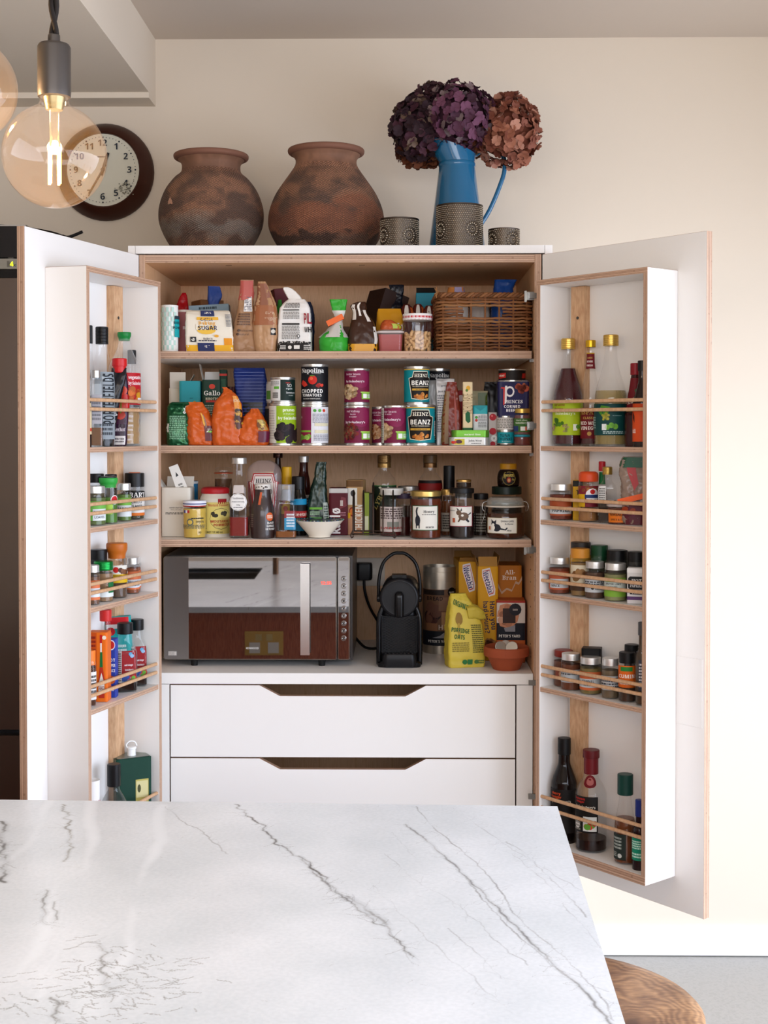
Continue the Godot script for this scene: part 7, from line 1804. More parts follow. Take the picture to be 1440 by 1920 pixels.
func counter_things() -> void:
	microwave()
	coffee()
	vessel(0.0142, 0.9886, -0.33, 0.0342, 0.2278, 0, "steel_canister", "canister", "steel canister with rounded shoulder half hidden behind the coffee machine", {"P": [[0, 0.97], [0.02, 1], [0.8, 1.0], [0.9, 0.9], [0.97, 0.6], [1.0, 0.15]], "glass": M("a59a8c", 0.22, 0.9), "body": "canister_body"})
	var tin := vessel(0.1099, 0.9886, -0.36, 0.0501, 0.2373, -0.1, "crispbread_tin", "tin", "tall round crispbread tin with photo print and silver ends", {"P": [[0, 0.99], [0.01, 1.0], [0.985, 1.0], [1.0, 0.98]], "glass": M("b5aa9a", 0.3, 0.75), "body": "tin_body", "labels": [[0.1, 0.79, -2, 2, [["r", -1, 0, 1, 1, "6e4f3a"], ["r", -1, 0, 1, 0.26, "1a1c24"], ["r", -0.35, 0.9, 0.1, 0.99, "241a16"], ["b", -0.12, 0.55, 0.1, 0.16, 14, 0.1, ["55322a", "7a5242", "3a2420"]], ["r", 0.05, 0.3, 0.24, 0.6, "a8805c"], ["r", -0.25, 0.27, -0.02, 0.4, "8a5f42"], ["r", 0.0, 0.62, 0.3, 0.86, "80604a"], ["t", "BREAD", -0.08, 0.84, 0.07, "2a1a14", "b", 0.3], ["t", "HIT", 0.1, 0.33, 0.09, "d8c8b8", "s", 0.2], ["c", 0.25, 0.95, 0.085, "0d0c0d"], ["t", "taste", 0.25, 0.95, 0.035, "b5ada4", "b", 0.12], ["p", [-0.12, 0.14, 0.02, 0.18, 0.1, 0.24, 0.1, 0.14], "8a8a8e"], ["t", "PETER'S YARD", 0.0, 0.08, 0.045, "d8d4cc", "b", 0.4]]]], "cap": [[0.88, 1.0, 1.015, "b0a595", "metal", "lid"]]})
	var wb := func(dx: float, big: bool) -> Array:
		var r := [["p", [-0.6, 0.97, 0.2, 0.99, 0.75, 0.76, 0.7, 0.7, 0.1, 0.68, -0.6, 0.9], "e8e0e4"], ["p", [-0.5, 0.955, 0.15, 0.97, 0.62, 0.76, 0.55, 0.715, 0.12, 0.7, -0.48, 0.89], "b5342c"], ["p", [-0.46, 0.95, 0.13, 0.96, 0.57, 0.76, 0.5, 0.725, 0.13, 0.712, -0.44, 0.89], "f0e8e8"], ["t", "Weetabix", 0.03, 0.835, 0.4, "1f2a6a", "b", 0.235, -76]]
		r[3][4] = 0.058
		if big: r += [["t", "Have you", 0.42, 0.48, 0.055, "1f2446", "b", 0.3, -86], ["t", "had yours?", -0.22, 0.46, 0.055, "1f2446", "b", 0.34, -86], ["b", 0.1, 0.16, 0.5, 0.06, 26, 0.025, ["8a5226", "b57a3a", "6a3a1a"]], ["e", 0.0, 0.09, 0.6, 0.05, "d8d0d0"], ["e", -0.2, 0.11, 0.4, 0.03, "a8242a"]]
		return r
	carton(0.1833, 0.9886, -0.26, 0.0549, 0.2739, 0.15, 0.06, "yellow cereal box, slightly shorter of the two yellow ones, left", "d49a1e", wb.call(0.0, false), {"flaps": [[0, 0.02, 0.9, "9a7038"], [2, 0.02, -0.3, "9a7038"]], "name": "cereal_box"})
	carton(0.2374, 0.9886, -0.2, 0.057, 0.2664, 0.15, 0.04, "yellow cereal box with open flaps and slogan, right of the two", "d89c1c", wb.call(0.0, true), {"flaps": [[0, 0.028, -0.35, "b5853f"], [1, 0.03, 0.2, "a87a3a"], [3, 0.03, 0.3, "a87a3a"]], "name": "cereal_box"})
	var ab := carton(0.3036, 0.9886, -0.24, 0.0697, 0.2654, 0.12, 0.0, "orange bran cereal box with torn open top", "b86f1c", [["t", "All-", 0.05, 0.93, 0.045, "f0e4d4", "S", 1.2], ["t", "Bran", 0.0, 0.87, 0.045, "f0e4d4", "S", 1.4], ["r", -0.9, 0.0, 0.9, 0.4, "a8621a"]], {"name": "cereal_box"})
	part(ab, "torn_edge", art([[0, 0.036, 0.002, 0], [0.07, 0.036, 0.002, 0]], 0, 0.07, -1, 1, [["p", [-1, 0.0, 1, 0.0, 1, 0.75, 0.75, 0.5, 0.5, 0.55, 0.2, 0.2, -0.2, 0.28, -0.6, 0.12, -1, 0.6], "c9a88a"], ["p", [-1, -0.1, 1, -0.1, 1, 0.6, 0.75, 0.4, 0.5, 0.45, 0.2, 0.12, -0.2, 0.2, -0.6, 0.02, -1, 0.4], "b86f1c"]]), PR, Vector3(0, 0.182, 0.0585))
	part(ab, "inner_bag", loft(soft([[0.0, 0.03, 0.045, 0.02], [0.03, 0.034, 0.045, 0.02], [0.05, 0.028, 0.03, 0.015]], 3), {"crumple": 0.006, "freq": 50.0, "m": 4}), M("2a211e", 0.5), Vector3(0, 0.175, 0))
	carton(0.3041, 0.9886, -0.17, 0.0803, 0.174, 0.09, -0.03, "orange and white cracker box with dark band, beside terracotta bowl", "b55a2a", [["r", -1, 0.64, 1, 1.0, "d8cfc6"], ["r", -1, 0.36, 1, 0.64, "1c1e28"], ["r", -1, 0.97, 1, 1.0, "a8302a"], ["c", -0.3, 0.76, 0.2, "c98a68"], ["b", -0.3, 0.76, 0.5, 0.14, 14, 0.06, ["b5785a", "d8a488"]], ["r", -0.58, 0.64, 0.32, 0.88, "3a2a26"], ["c", 0.3, 0.86, 0.1, "23222a"], ["t", "taste", 0.3, 0.86, 0.035, "c8c0b8", "b", 0.35], ["p", [-0.5, 0.56, -0.4, 0.5, 0.3, 0.5, 0.3, 0.61, -0.1, 0.58], "8a8a90"], ["t", "PETER'S YARD", -0.1, 0.43, 0.045, "e8e4dc", "b", 1.5], ["t", "ORIGINAL", -0.1, 0.19, 0.025, "e8d0b8", "b", 0.9], ["t", "SOURDOUGH CRACKERS", -0.1, 0.12, 0.025, "f0dcc8", "b", 1.6], ["z", -0.7, 0.03, 0.5, 0.07, 1, "f0dcc8"]], {"name": "cracker_box"})
	bag(0.1708, 0.9886, -0.12, 0.0514, 0.2008, [[0, 0.86, 0.5, 0.12], [0.03, 0.98, 0.58, 0.14, 0.0], [0.3, 1.0, 0.58, 0.16], [0.6, 0.9, 0.5, 0.18, -0.08], [0.8, 0.72, 0.4, 0.2, -0.18], [0.92, 0.52, 0.28, 0.15, -0.3], [1.0, 0.4, 0.12, 0.08, -0.36]], 0.22, "yellow paper bag of porridge oats with green lettering, curled top", M("c9b23f", 0.45), [[0.0, 0.98, -0.98, 0.98, [["z", 0.3, 0.2, 0.9, 0.6, 14, "5a5a2a"], ["e", -0.4, 0.68, 0.24, 0.09, "8a6a2a"], ["r", -0.5, 0.42, -0.36, 0.62, "a88a34"], ["t", "ORGANIC", -0.15, 0.87, 0.08, "1f5a2a", "b", 1.3, -18], ["t", "PORRIDGE", -0.35, 0.52, 0.062, "1f5a2a", "b", 1.05, -8], ["t", "OATS", -0.42, 0.43, 0.062, "1f5a2a", "b", 0.6, -8], ["z", -0.85, 0.22, 0.1, 0.36, 5, "8a7a30"], ["c", -0.15, 0.08, 0.035, "2a6a34"], ["r", 0.0, 0.045, 0.28, 0.115, "2a6a34"], ["c", 0.5, 0.08, 0.03, "4a6a34"], ["z", 0.6, 0.05, 0.9, 0.11, 2, "4a6a34"]], PR]], {"crumple": 0.004, "name": "oats_bag"})
	part(get_node("oats_bag"), "curled_top", loft(soft([[0, 0.018, 0.014, 0.008], [0.022, 0.02, 0.016, 0.01, 0.004], [0.04, 0.016, 0.013, 0.008, 0.014], [0.048, 0.01, 0.009, 0.006, 0.02]], 4), {"crumple": 0.004, "freq": 60.0, "m": 4}), M("bfa83c", 0.45), Vector3(0.002, 0.15, 0.016), Vector3(0.2, 0, -1.35))
	var tb: Array = [0.2828, 0.9886, -0.075, 0.0617, 0.0609]
	var X: float = tb[0]
	var R: float = tb[3]
	var Hh: float = tb[4]
	var b := thing("terracotta_bowl", "small terracotta pot bowl holding coffee capsules, front right of the counter", "bowl", Vector3(X, 0.988, -0.075))
	part(b, "bowl_body", loft(soft([[0, R * 0.55], [0.002, R * 0.6], [Hh * 0.3, R * 0.72], [Hh * 0.6, R * 0.86], [Hh * 0.62, R * 0.97], [Hh * 0.66, R], [Hh * 0.95, R], [Hh, R * 0.97], [Hh * 0.98, R * 0.9], [Hh * 0.4, R * 0.7], [Hh * 0.25, R * 0.3]], 2), {"k": 10, "open_top": true}), M("9c4a2c", 0.7))
	for q in [[-0.018, 0.004, 0.3, "upright left coffee capsule in the terracotta bowl"], [0.016, 0.008, -0.4, "right coffee capsule in the terracotta bowl, foil facing out"], [-0.001, -0.016, 0.1, "rear coffee capsule in the terracotta bowl"]]:
		var c := thing("coffee_capsule", q[3], "capsule", Vector3(X + q[0], 0.988 + Hh * 0.95, -0.075 + q[1]), q[2])
		c.rotation.x = 1.1
		part(c, "capsule_cup", loft(soft([[-0.014, 0.006], [-0.013, 0.011], [0.0, 0.0145], [0.008, 0.0155]], 2), {"k": 6}), M("1a1a1d", 0.3, 0.4))
		part(c, "foil_lid", loft([[0.008, 0.0165], [0.0088, 0.0165], [0.0092, 0.015]], {"k": 6}), M("c9c4bc", 0.25, 0.85))

# ---------------------------------------------------------------- door racks
const WINE := [[0, 0.92], [0.015, 0.99], [0.04, 1.0], [0.4, 1.0], [0.52, 0.9], [0.65, 0.62], [0.76, 0.43], [0.86, 0.38], [0.9, 0.38]]
const SQUARE := [[0, 0.9, 0.9, 0.35], [0.02, 0.98, 0.98, 0.4], [0.5, 1.0, 1.0, 0.45], [0.6, 0.9, 0.9, 0.6], [0.7, 0.62, 0.62, 0.62], [0.86, 0.5, 0.5, 0.5]]

func left_rack() -> void:
	var Y := 0.35
	# top level: bottles
	vessel(-0.7545, 1.5986, 0.3351, 0.0116, 0.2928, Y, "spirit_bottle", "bottle", "clear bottle with black cap at the outer end of the left rack's top level", {"P": [[0, 0.95], [0.02, 1], [0.5, 1.0], [0.66, 0.75], [0.76, 0.45], [0.86, 0.4]], "cap": [[0.85, 1.0, 0.5, "0d0c0d"]]})
	vessel(-0.7402, 1.5986, 0.2727, 0.0302, 0.2938, Y, "spirit_bottle", "bottle", "clear spirit bottle with black cap and silver vertical label, left rack", {"P": [[0, 0.95], [0.02, 1], [0.52, 1.0], [0.6, 0.96], [0.7, 0.7], [0.78, 0.48], [0.86, 0.44]], "cap": [[0.855, 1.0, 0.52, "0d0c0d", "ribbed"]], "labels": [[0.06, 0.62, -0.5, 0.95, [["r", -1, 0, 1, 1, "8f979c"], ["t", "PORTERFIELDS", 0.1, 0.6, 0.2, "20242a", "b", 0.75, 90], ["z", -0.6, 0.05, 0.4, 0.25, 3, "3a3e44"]]]]})
	get_node("spirit_bottle_001/cap").material_override = M("0d0c0d", 0.4)
	vessel(-0.7346, 1.5986, 0.3675, 0.0153, 0.1833, Y, "glaze_bottle", "bottle", "small clear square bottle with silver cap, left rack top level", {"P": [[0, 0.95, 0.95, 0.3], [0.02, 1, 1, 0.35], [0.8, 1, 1, 0.4], [0.86, 0.7, 0.7, 0.6], [0.9, 0.66, 0.66, 0.66]], "fill": [0.25, "6a3f12", 0.85], "cap": [[0.9, 1.0, 0.72, "c0bdb8", "metal", "cap"]], "labels": [[0.3, 0.68, -0.8, 0.8, [["r", -1, 0, 1, 1, "a5a2a6"], ["z", -0.8, 0.1, 0.8, 0.9, 6, "6a686c"]]]]})
	vessel(-0.7433, 1.5986, 0.415, 0.0094, 0.1485, Y, "dark_sauce_bottle", "bottle", "dark bottle with cream label mostly hidden by the rack side", {"P": [[0, 0.95], [0.03, 1], [0.6, 1], [0.75, 0.6], [0.86, 0.5]], "glass": M("1a1210", 0.15), "cap": [[0.86, 1.0, 0.6, "0d0c0d"]], "labels": [[0.2, 0.7, -0.9, 0.9, [["r", -1, 0, 1, 1, "cbb892"], ["r", -1, 0.1, 1, 0.2, "b5422a"]]]]})
	var tube_ := bag(-0.7156, 1.5986, 0.2608, 0.029, 0.1933, [[0, 0.42, 0.42, 0.4, -0.5], [0.1, 0.5, 0.44, 0.4, -0.45], [0.5, 0.6, 0.4, 0.36, -0.1], [0.8, 0.66, 0.3, 0.25, 0.3], [1.0, 0.62, 0.07, 0.05, 0.55]], 0.1, "black squeezy tube of tomato puree standing crookedly against the rails", M("17161a", 0.25), [[0.06, 0.5, -0.9, 0.9, [["t", "PUREE", 0.0, 0.8, 0.16, "e8e4e0", "b", 1.5, 12], ["t", "TOMATO", 0.0, 0.55, 0.11, "e0dcd8", "b", 1.3, 12], ["t", "Napolina", -0.3, 0.12, 0.12, "e8e4e0", "S", 1.2, 12]]]], {"name": "tomato_puree_tube", "cat": "tube", "crumple": 0.003})
	bag(-0.7083, 1.5986, 0.2208, 0.0227, 0.1819, [[0, 0.75, 0.5, 0.4, -0.1], [0.1, 0.85, 0.5, 0.4, -0.05], [0.6, 0.9, 0.4, 0.35, 0.1], [0.9, 0.7, 0.4, 0.35, 0.15], [1.0, 0.6, 0.4, 0.35, 0.15]], 0.1, "purple and black cherry tomato tube with red cap, beside the black tube", M("2c1228", 0.25), [[0.35, 0.85, -0.6, 0.9, [["r", -1, -0.1, 1, 0.3, "3a1230"], ["b", 0.1, 0.5, 0.6, 0.4, 9, 0.13, ["c9201c", "d8402a"]], ["r", -0.1, 0.2, 0.05, 0.9, "4a8a2a"]]], [0.02, 0.14, -0.6, 0.8, [["r", -1, 0, 1, 1, "cfc8c4"], ["z", -0.8, 0.2, 0.8, 0.8, 2, "5a5458"]]], [0.16, 0.3, -0.7, 0.8, [["t", "Merchant", 0, 0.5, 0.35, "e0d0d8", "S"]]]], {"name": "tomato_puree_tube", "cat": "tube", "crumple": 0.002})
	var rc: Array = [-0.7018, 1.5986, 0.2504, 0.0172, 0.2176]
	var tb: Node3D = get_node("tomato_puree_tube_001")
	part(tb, "screw_cap", loft([[0, 0.014, 0.014, 0.014], [0.002, 0.016], [0.016, 0.0165], [0.017, 0.0185], [0.034, 0.0185], [0.036, 0.0165]], {"k": 6}), M("c21a1c", 0.3), tb.transform.affine_inverse() * Vector3(rc[0], rc[1] + rc[4] - 0.036, rc[2]))
	vessel(-0.705, 1.5986, 0.1769, 0.0405, 0.2876, Y, "cooking_oil_bottle", "bottle", "large plastic vegetable oil bottle with green cap and red label", {"P": [[0, 0.9], [0.02, 0.97], [0.06, 0.94], [0.1, 0.98], [0.14, 0.93], [0.18, 0.98], [0.22, 0.93], [0.26, 0.98], [0.3, 0.94], [0.34, 0.98], [0.62, 1.0], [0.72, 0.9], [0.8, 0.62], [0.88, 0.4], [0.94, 0.36]], "glass": glass("e8ecec", 0.1, 0.08), "body": "plastic_body", "fill": [0.33, "a8780f", 0.72], "cap": [[0.925, 1.0, 0.42, "157a34", "waist"]], "labels": [[0.36, 0.64, -0.1, 0.95, [["r", -1, 0, 1, 1, "b01822"], ["t", "vegetable oil", 0.1, 0.84, 0.1, "f4e8e8", "b", 1.6], ["t", "by Sainsbury's", 0.1, 0.66, 0.1, "f4e8e8", "S", 1.6], ["b", -0.2, 0.3, 0.7, 0.2, 14, 0.09, ["e0a02a", "d8702a", "c95020"]], ["r", 0.1, 0.04, 0.7, 0.22, "e8e4e0"]]]]})
	vessel(-0.6956, 1.5986, 0.1302, 0.0188, 0.2456, Y, "olive_oil_bottle", "bottle", "square olive oil bottle with black cap and dark label, inner end of left rack", {"P": SQUARE, "fill": [0.24, "9a7a10", 0.7], "cap": [[0.855, 1.0, 0.58, "0d0c0d"]], "labels": [[0.12, 0.58, -0.5, 0.95, [["r", -1, 0, 1, 1, "1d1a18"], ["r", -0.9, 0.68, 0.9, 0.98, "c98a3a"], ["e", 0.0, 0.85, 0.4, 0.08, "e8c070"], ["z", -0.8, 0.45, 0.8, 0.62, 3, "c8c0b0"], ["r", 0.3, 0.05, 0.8, 0.15, "d8d4cc"]]]]})
	# second level
	var gl := "d8d6d2"
	spice(-0.7426, 1.4106, 0.3519, 0.0276, 0.0936, Y, "herb jar with silver lid and green label, outermost on left rack second level", gl, "5c6a3a", [["r", -1, 0, 1, 1, "6fae4a"], ["r", -0.2, 0.0, 0.9, 0.6, "dce0e0"], ["t", "BAY", 0.1, 0.42, 0.14, "2a2e34", "b"], ["t", "LEAVES", 0.3, 0.18, 0.12, "2a2e34", "b", 1.0]])
	spice(-0.7539, 1.4106, 0.2829, 0.021, 0.1209, Y, "jar with black lid at the back of left rack second level", "0d0c0d", "6a5a3a", [])
	spice(-0.7344, 1.4106, 0.2039, 0.0161, 0.117, Y, "second black lidded jar behind the green capped jar", "0d0c0d", "4a3a2a", [])
	vessel(-0.721, 1.4106, 0.295, 0.0222, 0.1148, Y, "spice_jar", "spice jar", "herb jar with tall green flip cap and round red logo", {"P": JAR, "fill": [0.55, "4f7a2c", 2.0], "cap": [[0.76, 0.97, 1.02, "2f9a3c", "waist", "lid"], [0.94, 1.0, 0.92, "22282a", "plain", "lid_top"]], "labels": [[0.2, 0.62, -0.8, 0.9, [["r", -1, 0, 0.2, 0.5, "a8d04a"], ["c", 0.4, 0.72, 0.24, "e8e4e0"], ["c", 0.4, 0.72, 0.2, "c01c22"]]]]})
	spice(-0.7, 1.4106, 0.2111, 0.0181, 0.0945, Y, "parsley jar with silver lid and white label", gl, "5f7a3a", [["r", -1, 0, 1, 1, "7ab54a"], ["r", -1, 0.0, 1, 0.6, "dcdfe0"], ["t", "PARSLEY", 0, 0.4, 0.17, "2a2e34", "b", 1.7]])
	vessel(-0.6879, 1.4106, 0.1389, 0.0248, 0.1196, Y, "spice_jar", "spice jar", "faceted jar with black lid and black and white label, inner end", {"P": [[0, 0.9], [0.03, 1.0], [0.66, 1.0], [0.7, 0.95]], "fill": [0.6, "3f3a24", 2.0], "cap": [[0.69, 0.99, 1.0, "0d0c0d", "plain", "lid"], [0.98, 1.0, 0.6, "c9601c", "plain", "lid_seal"]], "labels": [[0.08, 0.6, -0.7, 0.8, [["r", -1, 0, 1, 0.75, "e4e0da"], ["r", -1, 0, 1, 0.12, "d8702a"], ["r", -1, 0.7, 1, 1.0, "0d0c0d"], ["t", "BART", 0.1, 0.85, 0.2, "e8e4de", "S", 1.5], ["t", "CHILLI", 0, 0.56, 0.1, "2a2624", "b", 1.2], ["t", "FLAKES", 0, 0.4, 0.1, "2a2624", "b", 1.2]]], [0.72, 0.96, 0.0, 0.3, [["r", -1, 0, 1, 1, "d8641c"], ["c", 0, 0.5, 0.2, "2a1a10"]]]]})
	# third level
	spice(-0.7406, 1.2226, 0.3805, 0.0172, 0.0941, Y, "orange labelled jar with silver lid, outermost on left rack third level", gl, "6a4a34", [["r", -1, 0, 1, 1, "d8754a"], ["r", -0.3, 0.15, 1, 0.6, "dcdfe2"], ["t", "NUTMEG", 0.3, 0.38, 0.12, "3a5a7a", "b", 1.0]])
	spice(-0.7506, 1.2226, 0.2723, 0.0224, 0.1215, Y, "tall jar with black lid behind the third level jars of the left rack", "0d0c0d", "5a4a3a", [], {"cap0": 0.72})
	spice(-0.7281, 1.2226, 0.3197, 0.0234, 0.0971, Y, "jar with bright green ridged lid on left rack third level", "168a3a", "8a6a4a", [["r", -1, 0.0, 1, 0.4, "d8dcd8"], ["r", 0.3, 0.2, 1, 0.9, "1f6a3a"]], {"cap0": 0.78, "kind": "ribbed", "capr": 1.0})
	vessel(-0.7111, 1.2226, 0.2466, 0.0252, 0.1352, Y, "spice_jar", "spice jar", "tall jar with large amber orange cap and yellow label", {"P": [[0, 0.9], [0.03, 0.98], [0.55, 1.0], [0.66, 0.86], [0.74, 0.8]], "fill": [0.3, "5c4634", 2.0], "cap": [[0.72, 1.0, 1.02, "b5601a", "waist", "lid"]], "labels": [[0.28, 0.6, -0.5, 0.9, [["r", -1, 0, 1, 1, "e0b41c"], ["r", -1, 0.5, 1, 1.0, "d8d4c8"], ["c", -0.5, 0.75, 0.17, "b5201c"], ["b", 0.3, 0.7, 0.4, 0.18, 9, 0.12, ["6a4028", "8a5a3c"]], ["t", "nutmeg", -0.4, 0.4, 0.1, "3a2a14", "s", 0.8]]]]})
	spice(-0.6899, 1.2226, 0.1621, 0.0177, 0.0912, Y, "cinnamon jar with silver lid and orange and white label, inner pair left", gl, "8a4f34", [["r", -1, 0, 1, 1, "d8754a"], ["r", -1, 0.1, 1, 0.55, "dcdfe2"], ["t", "GROUND", 0, 0.42, 0.1, "3a4a5a", "b", 1.4], ["t", "CINNAMON", 0, 0.24, 0.11, "2a2e34", "b", 1.7]])
	spice(-0.6896, 1.2226, 0.1276, 0.0146, 0.0899, Y, "narrow silver lidded jar with orange and white label, innermost", gl, "8a4f34", [["r", -1, 0, 1, 1, "d8754a"], ["r", -1, 0.1, 1, 0.5, "dcdfe2"], ["t", "PAPRIKA", 0, 0.3, 0.12, "2a2e34", "b", 1.6]])
	# fourth level
	spice(-0.743, 0.9826, 0.3988, 0.014, 0.1327, Y, "small grinder jar with orange cap, outer end of left rack fourth level", "e87a24", "4a2a1a", [["r", -0.2, 0, 1, 1, "e0dcd8"], ["z", -0.1, 0.1, 0.9, 0.9, 6, "2a2624"]], {"cap0": 0.74, "capr": 0.9})
	carton(-0.7352, 0.9826, 0.3555, 0.0478, 0.1684, 0.04, 0.0, "orange hot pepper sauce carton with bottle picture", "e06a16", [["r", -1, 0, -0.1, 1, "c24c12"], ["z", -0.9, 0.72, -0.2, 0.96, 4, "7a1a10"], ["z", -0.9, 0.2, -0.25, 0.6, 7, "6a1a10"], ["r", 0.28, 0.72, 0.44, 0.86, "e8e0d8"], ["r", 0.24, 0.85, 0.48, 0.97, "c01c1c"], ["p", [0.22, 0.5, 0.54, 0.5, 0.5, 0.72, 0.26, 0.72], "1f6a34"], ["p", [0.1, 0.05, 0.7, 0.05, 0.7, 0.34, 0.54, 0.5, 0.22, 0.5, 0.1, 0.34], "b5301c"], ["p", [0.08, 0.12, 0.72, 0.12, 0.7, 0.26, 0.4, 0.42, 0.1, 0.26], "e8e2d6"], ["t", "TABASCO", 0.4, 0.2, 0.05, "8a1a14", "b", 0.6], ["c", 0.7, 0.93, 0.03, "f0e4d0"]], {"name": "sauce_box"})
	vessel(-0.7344, 0.9826, 0.2707, 0.0211, 0.2121, Y, "hot_sauce_bottle", "bottle", "clear sauce bottle with red cap and red neck ring", {"P": [[0, 0.95], [0.03, 1], [0.45, 1], [0.62, 0.7], [0.72, 0.58], [0.88, 0.54]], "fill": [0.5, "4a2420", 1.0], "cap": [[0.87, 1.0, 0.7, "c92a26", "plain"], [0.7, 0.73, 0.72, "c9302a", "plain", "neck_ring"]]})
	carton(-0.7136, 0.9826, 0.3032, 0.0236, 0.1447, 0.025, 0.0, "narrow blue hot pepper sauce carton with white lettering", "2a3f9a", [["e", 0, 0.9, 0.85, 0.09, "d8dcec"], ["e", 0, 0.9, 0.7, 0.07, "c02a2a"], ["t", "HOT", 0, 0.64, 0.055, "e8ecf4", "b", 1.6], ["t", "PEPPER", 0, 0.55, 0.05, "e8ecf4", "b", 1.7], ["t", "SAUCE", 0, 0.46, 0.05, "e8ecf4", "b", 1.6], ["c", 0, 0.3, 0.07, "c05a2a"], ["z", -0.5, 0.1, 0.6, 0.2, 2, "c8d0e8"]], {"name": "sauce_box"})
	carton(-0.7171, 0.9826, 0.1803, 0.0599, 0.1815, 0.03, 0.0, "turquoise and red striped carton lying behind the vinegar bottles", "1fa5a5", [["r", -1, 0.9, 1, 1, "c9242a"], ["r", -1, 0.84, 1, 0.9, "f0ece8"], ["e", -0.6, 0.8, 0.4, 0.06, "c9242a"], ["z", -0.2, 0.5, 0.7, 0.62, 2, "d8f0ee"]], {"tilt": 0.05})
	for k in 2:
		var q: Array = [-0.6986, 0.9826, 0.2116, 0.0275, 0.1732] if k == 0 else [-0.6827, 0.9826, 0.1391, 0.0234, 0.1716]
		vessel(q[0], q[1], q[2], q[3], q[4], Y, "vinegar_bottle", "bottle", "square vinegar bottle with black cap and red label, nearer of the pair" if k == 0 else "square vinegar bottle with black cap and red label, farther of the pair", {"P": [[0, 0.9, 0.9, 0.3], [0.02, 0.98, 0.98, 0.36], [0.5, 1.0, 1.0, 0.4], [0.6, 0.95, 0.95, 0.55], [0.72, 0.7, 0.7, 0.68], [0.84, 0.6, 0.6, 0.6]], "fill": [0.13 if k else 0.16, "1c0e0a", 1.0], "cap": [[0.83, 0.99, 0.72, "0d0c0d", "plain"]], "labels": [[0.14, 0.6, -0.85, 0.85, [["r", -1, 0, 1, 1, "8f1a1e"], ["r", -1, 0, 1, 0.18, "7a8a9a"], ["b", 0.2, 0.12, 0.6, 0.08, 7, 0.08, ["c9302a", "3a5ab0", "6fae3a"]], ["r", -1, 0, -0.55, 1, "b5aca8"], ["z", -0.98, 0.05, -0.6, 0.95, 14, "3a3634"], ["c", 0.4, 0.9, 0.06, "5a9ac0"], ["c", 0.55, 0.84, 0.06, "8ab0d0"], ["t", "malt vinegar", 0.2, 0.55, 0.06, "f0e0e0", "b", 0.9], ["t", "Sainsbury's", 0.25, 0.4, 0.06, "f0e0e0", "S", 0.9]]]]})
	# bottom level
	vessel(-0.72, 0.5866, 0.2497, 0.0366, 0.2198, Y, "spirit_bottle", "bottle", "round shouldered dark bottle with black cap behind the island edge", {"P": [[0, 0.9], [0.02, 0.98], [0.4, 1.0], [0.52, 0.94], [0.62, 0.7], [0.7, 0.42], [0.76, 0.38]], "glass": glass("4a4a4a", 0.25), "fill": [0.4, "16100e", 1.0], "cap": [[0.75, 1.0, 0.46, "0d0c0d", "plain"]]})
	var oc := carton(-0.7008, 0.5866, 0.1722, 0.0923, 0.214, 0.06, 0.5, "dark green olive oil can with white pull spout", "0f3a2c", [["r", 0.1, 0.22, 0.85, 0.74, "b5a95a"], ["r", 0.14, 0.52, 0.81, 0.72, "cfc690"], ["e", 0.3, 0.63, 0.1, 0.05, "4a4a2a"], ["z", 0.2, 0.3, 0.75, 0.37, 1, "3a3a1a"], ["z", 0.2, 0.16, 0.75, 0.26, 2, "5a5a2a"]], {"name": "oil_can", "cat": "can", "rough": 0.22})
	var och: Array = [-0.7008, 0.5866, 0.1572, 0.0461, 0.214]
	part(oc, "can_top", loft([[0, 0.041, 0.028, 0.004], [0.003, 0.042, 0.029, 0.004], [0.003, 0.039, 0.026, 0.004]], {"k": 3}), M("8a9088", 0.3, 0.8), Vector3(0, och[4] - 0.001, 0))
	part(oc, "spout_cap", loft([[0, 0.011], [0.003, 0.0105], [0.016, 0.0105], [0.017, 0.0125], [0.021, 0.0125], [0.0225, 0.01]], {"k": 5}), M("eeeeec", 0.35), Vector3(0.002, och[4] + 0.002, 0.004))
	part(oc, "pull_ring", tube([Vector3(-0.011, 0, 0), Vector3(-0.014, 0.008, 0), Vector3(-0.005, 0.016, 0.0), Vector3(0.008, 0.014, 0), Vector3(0.014, 0.003, 0.0)], 0.0018, 6), M("eeeeec", 0.35), Vector3(0.002, och[4] + 0.022, 0.004))
	vessel(-0.7433, 0.5866, 0.3845, 0.0185, 0.2048, Y, "paper_cup", "cup", "white cup with crimson lattice print at the rack's outer corner", {"P": [[0, 0.85], [0.02, 0.87], [0.97, 1.0], [1.0, 0.99]], "glass": M("e8e4e0", 0.5), "body": "cup_body", "labels": [[0.62, 0.86, -0.3, 0.9, diamonds().map(func(a): return ["p", [a[1][0], (a[1][1] - 0.62) * 4 + 0.4, a[1][2], (a[1][3] - 0.62) * 4 + 0.4, a[1][4], (a[1][5] - 0.62) * 4 + 0.4, a[1][6], (a[1][7] - 0.62) * 4 + 0.4], "b81e48"])]]})

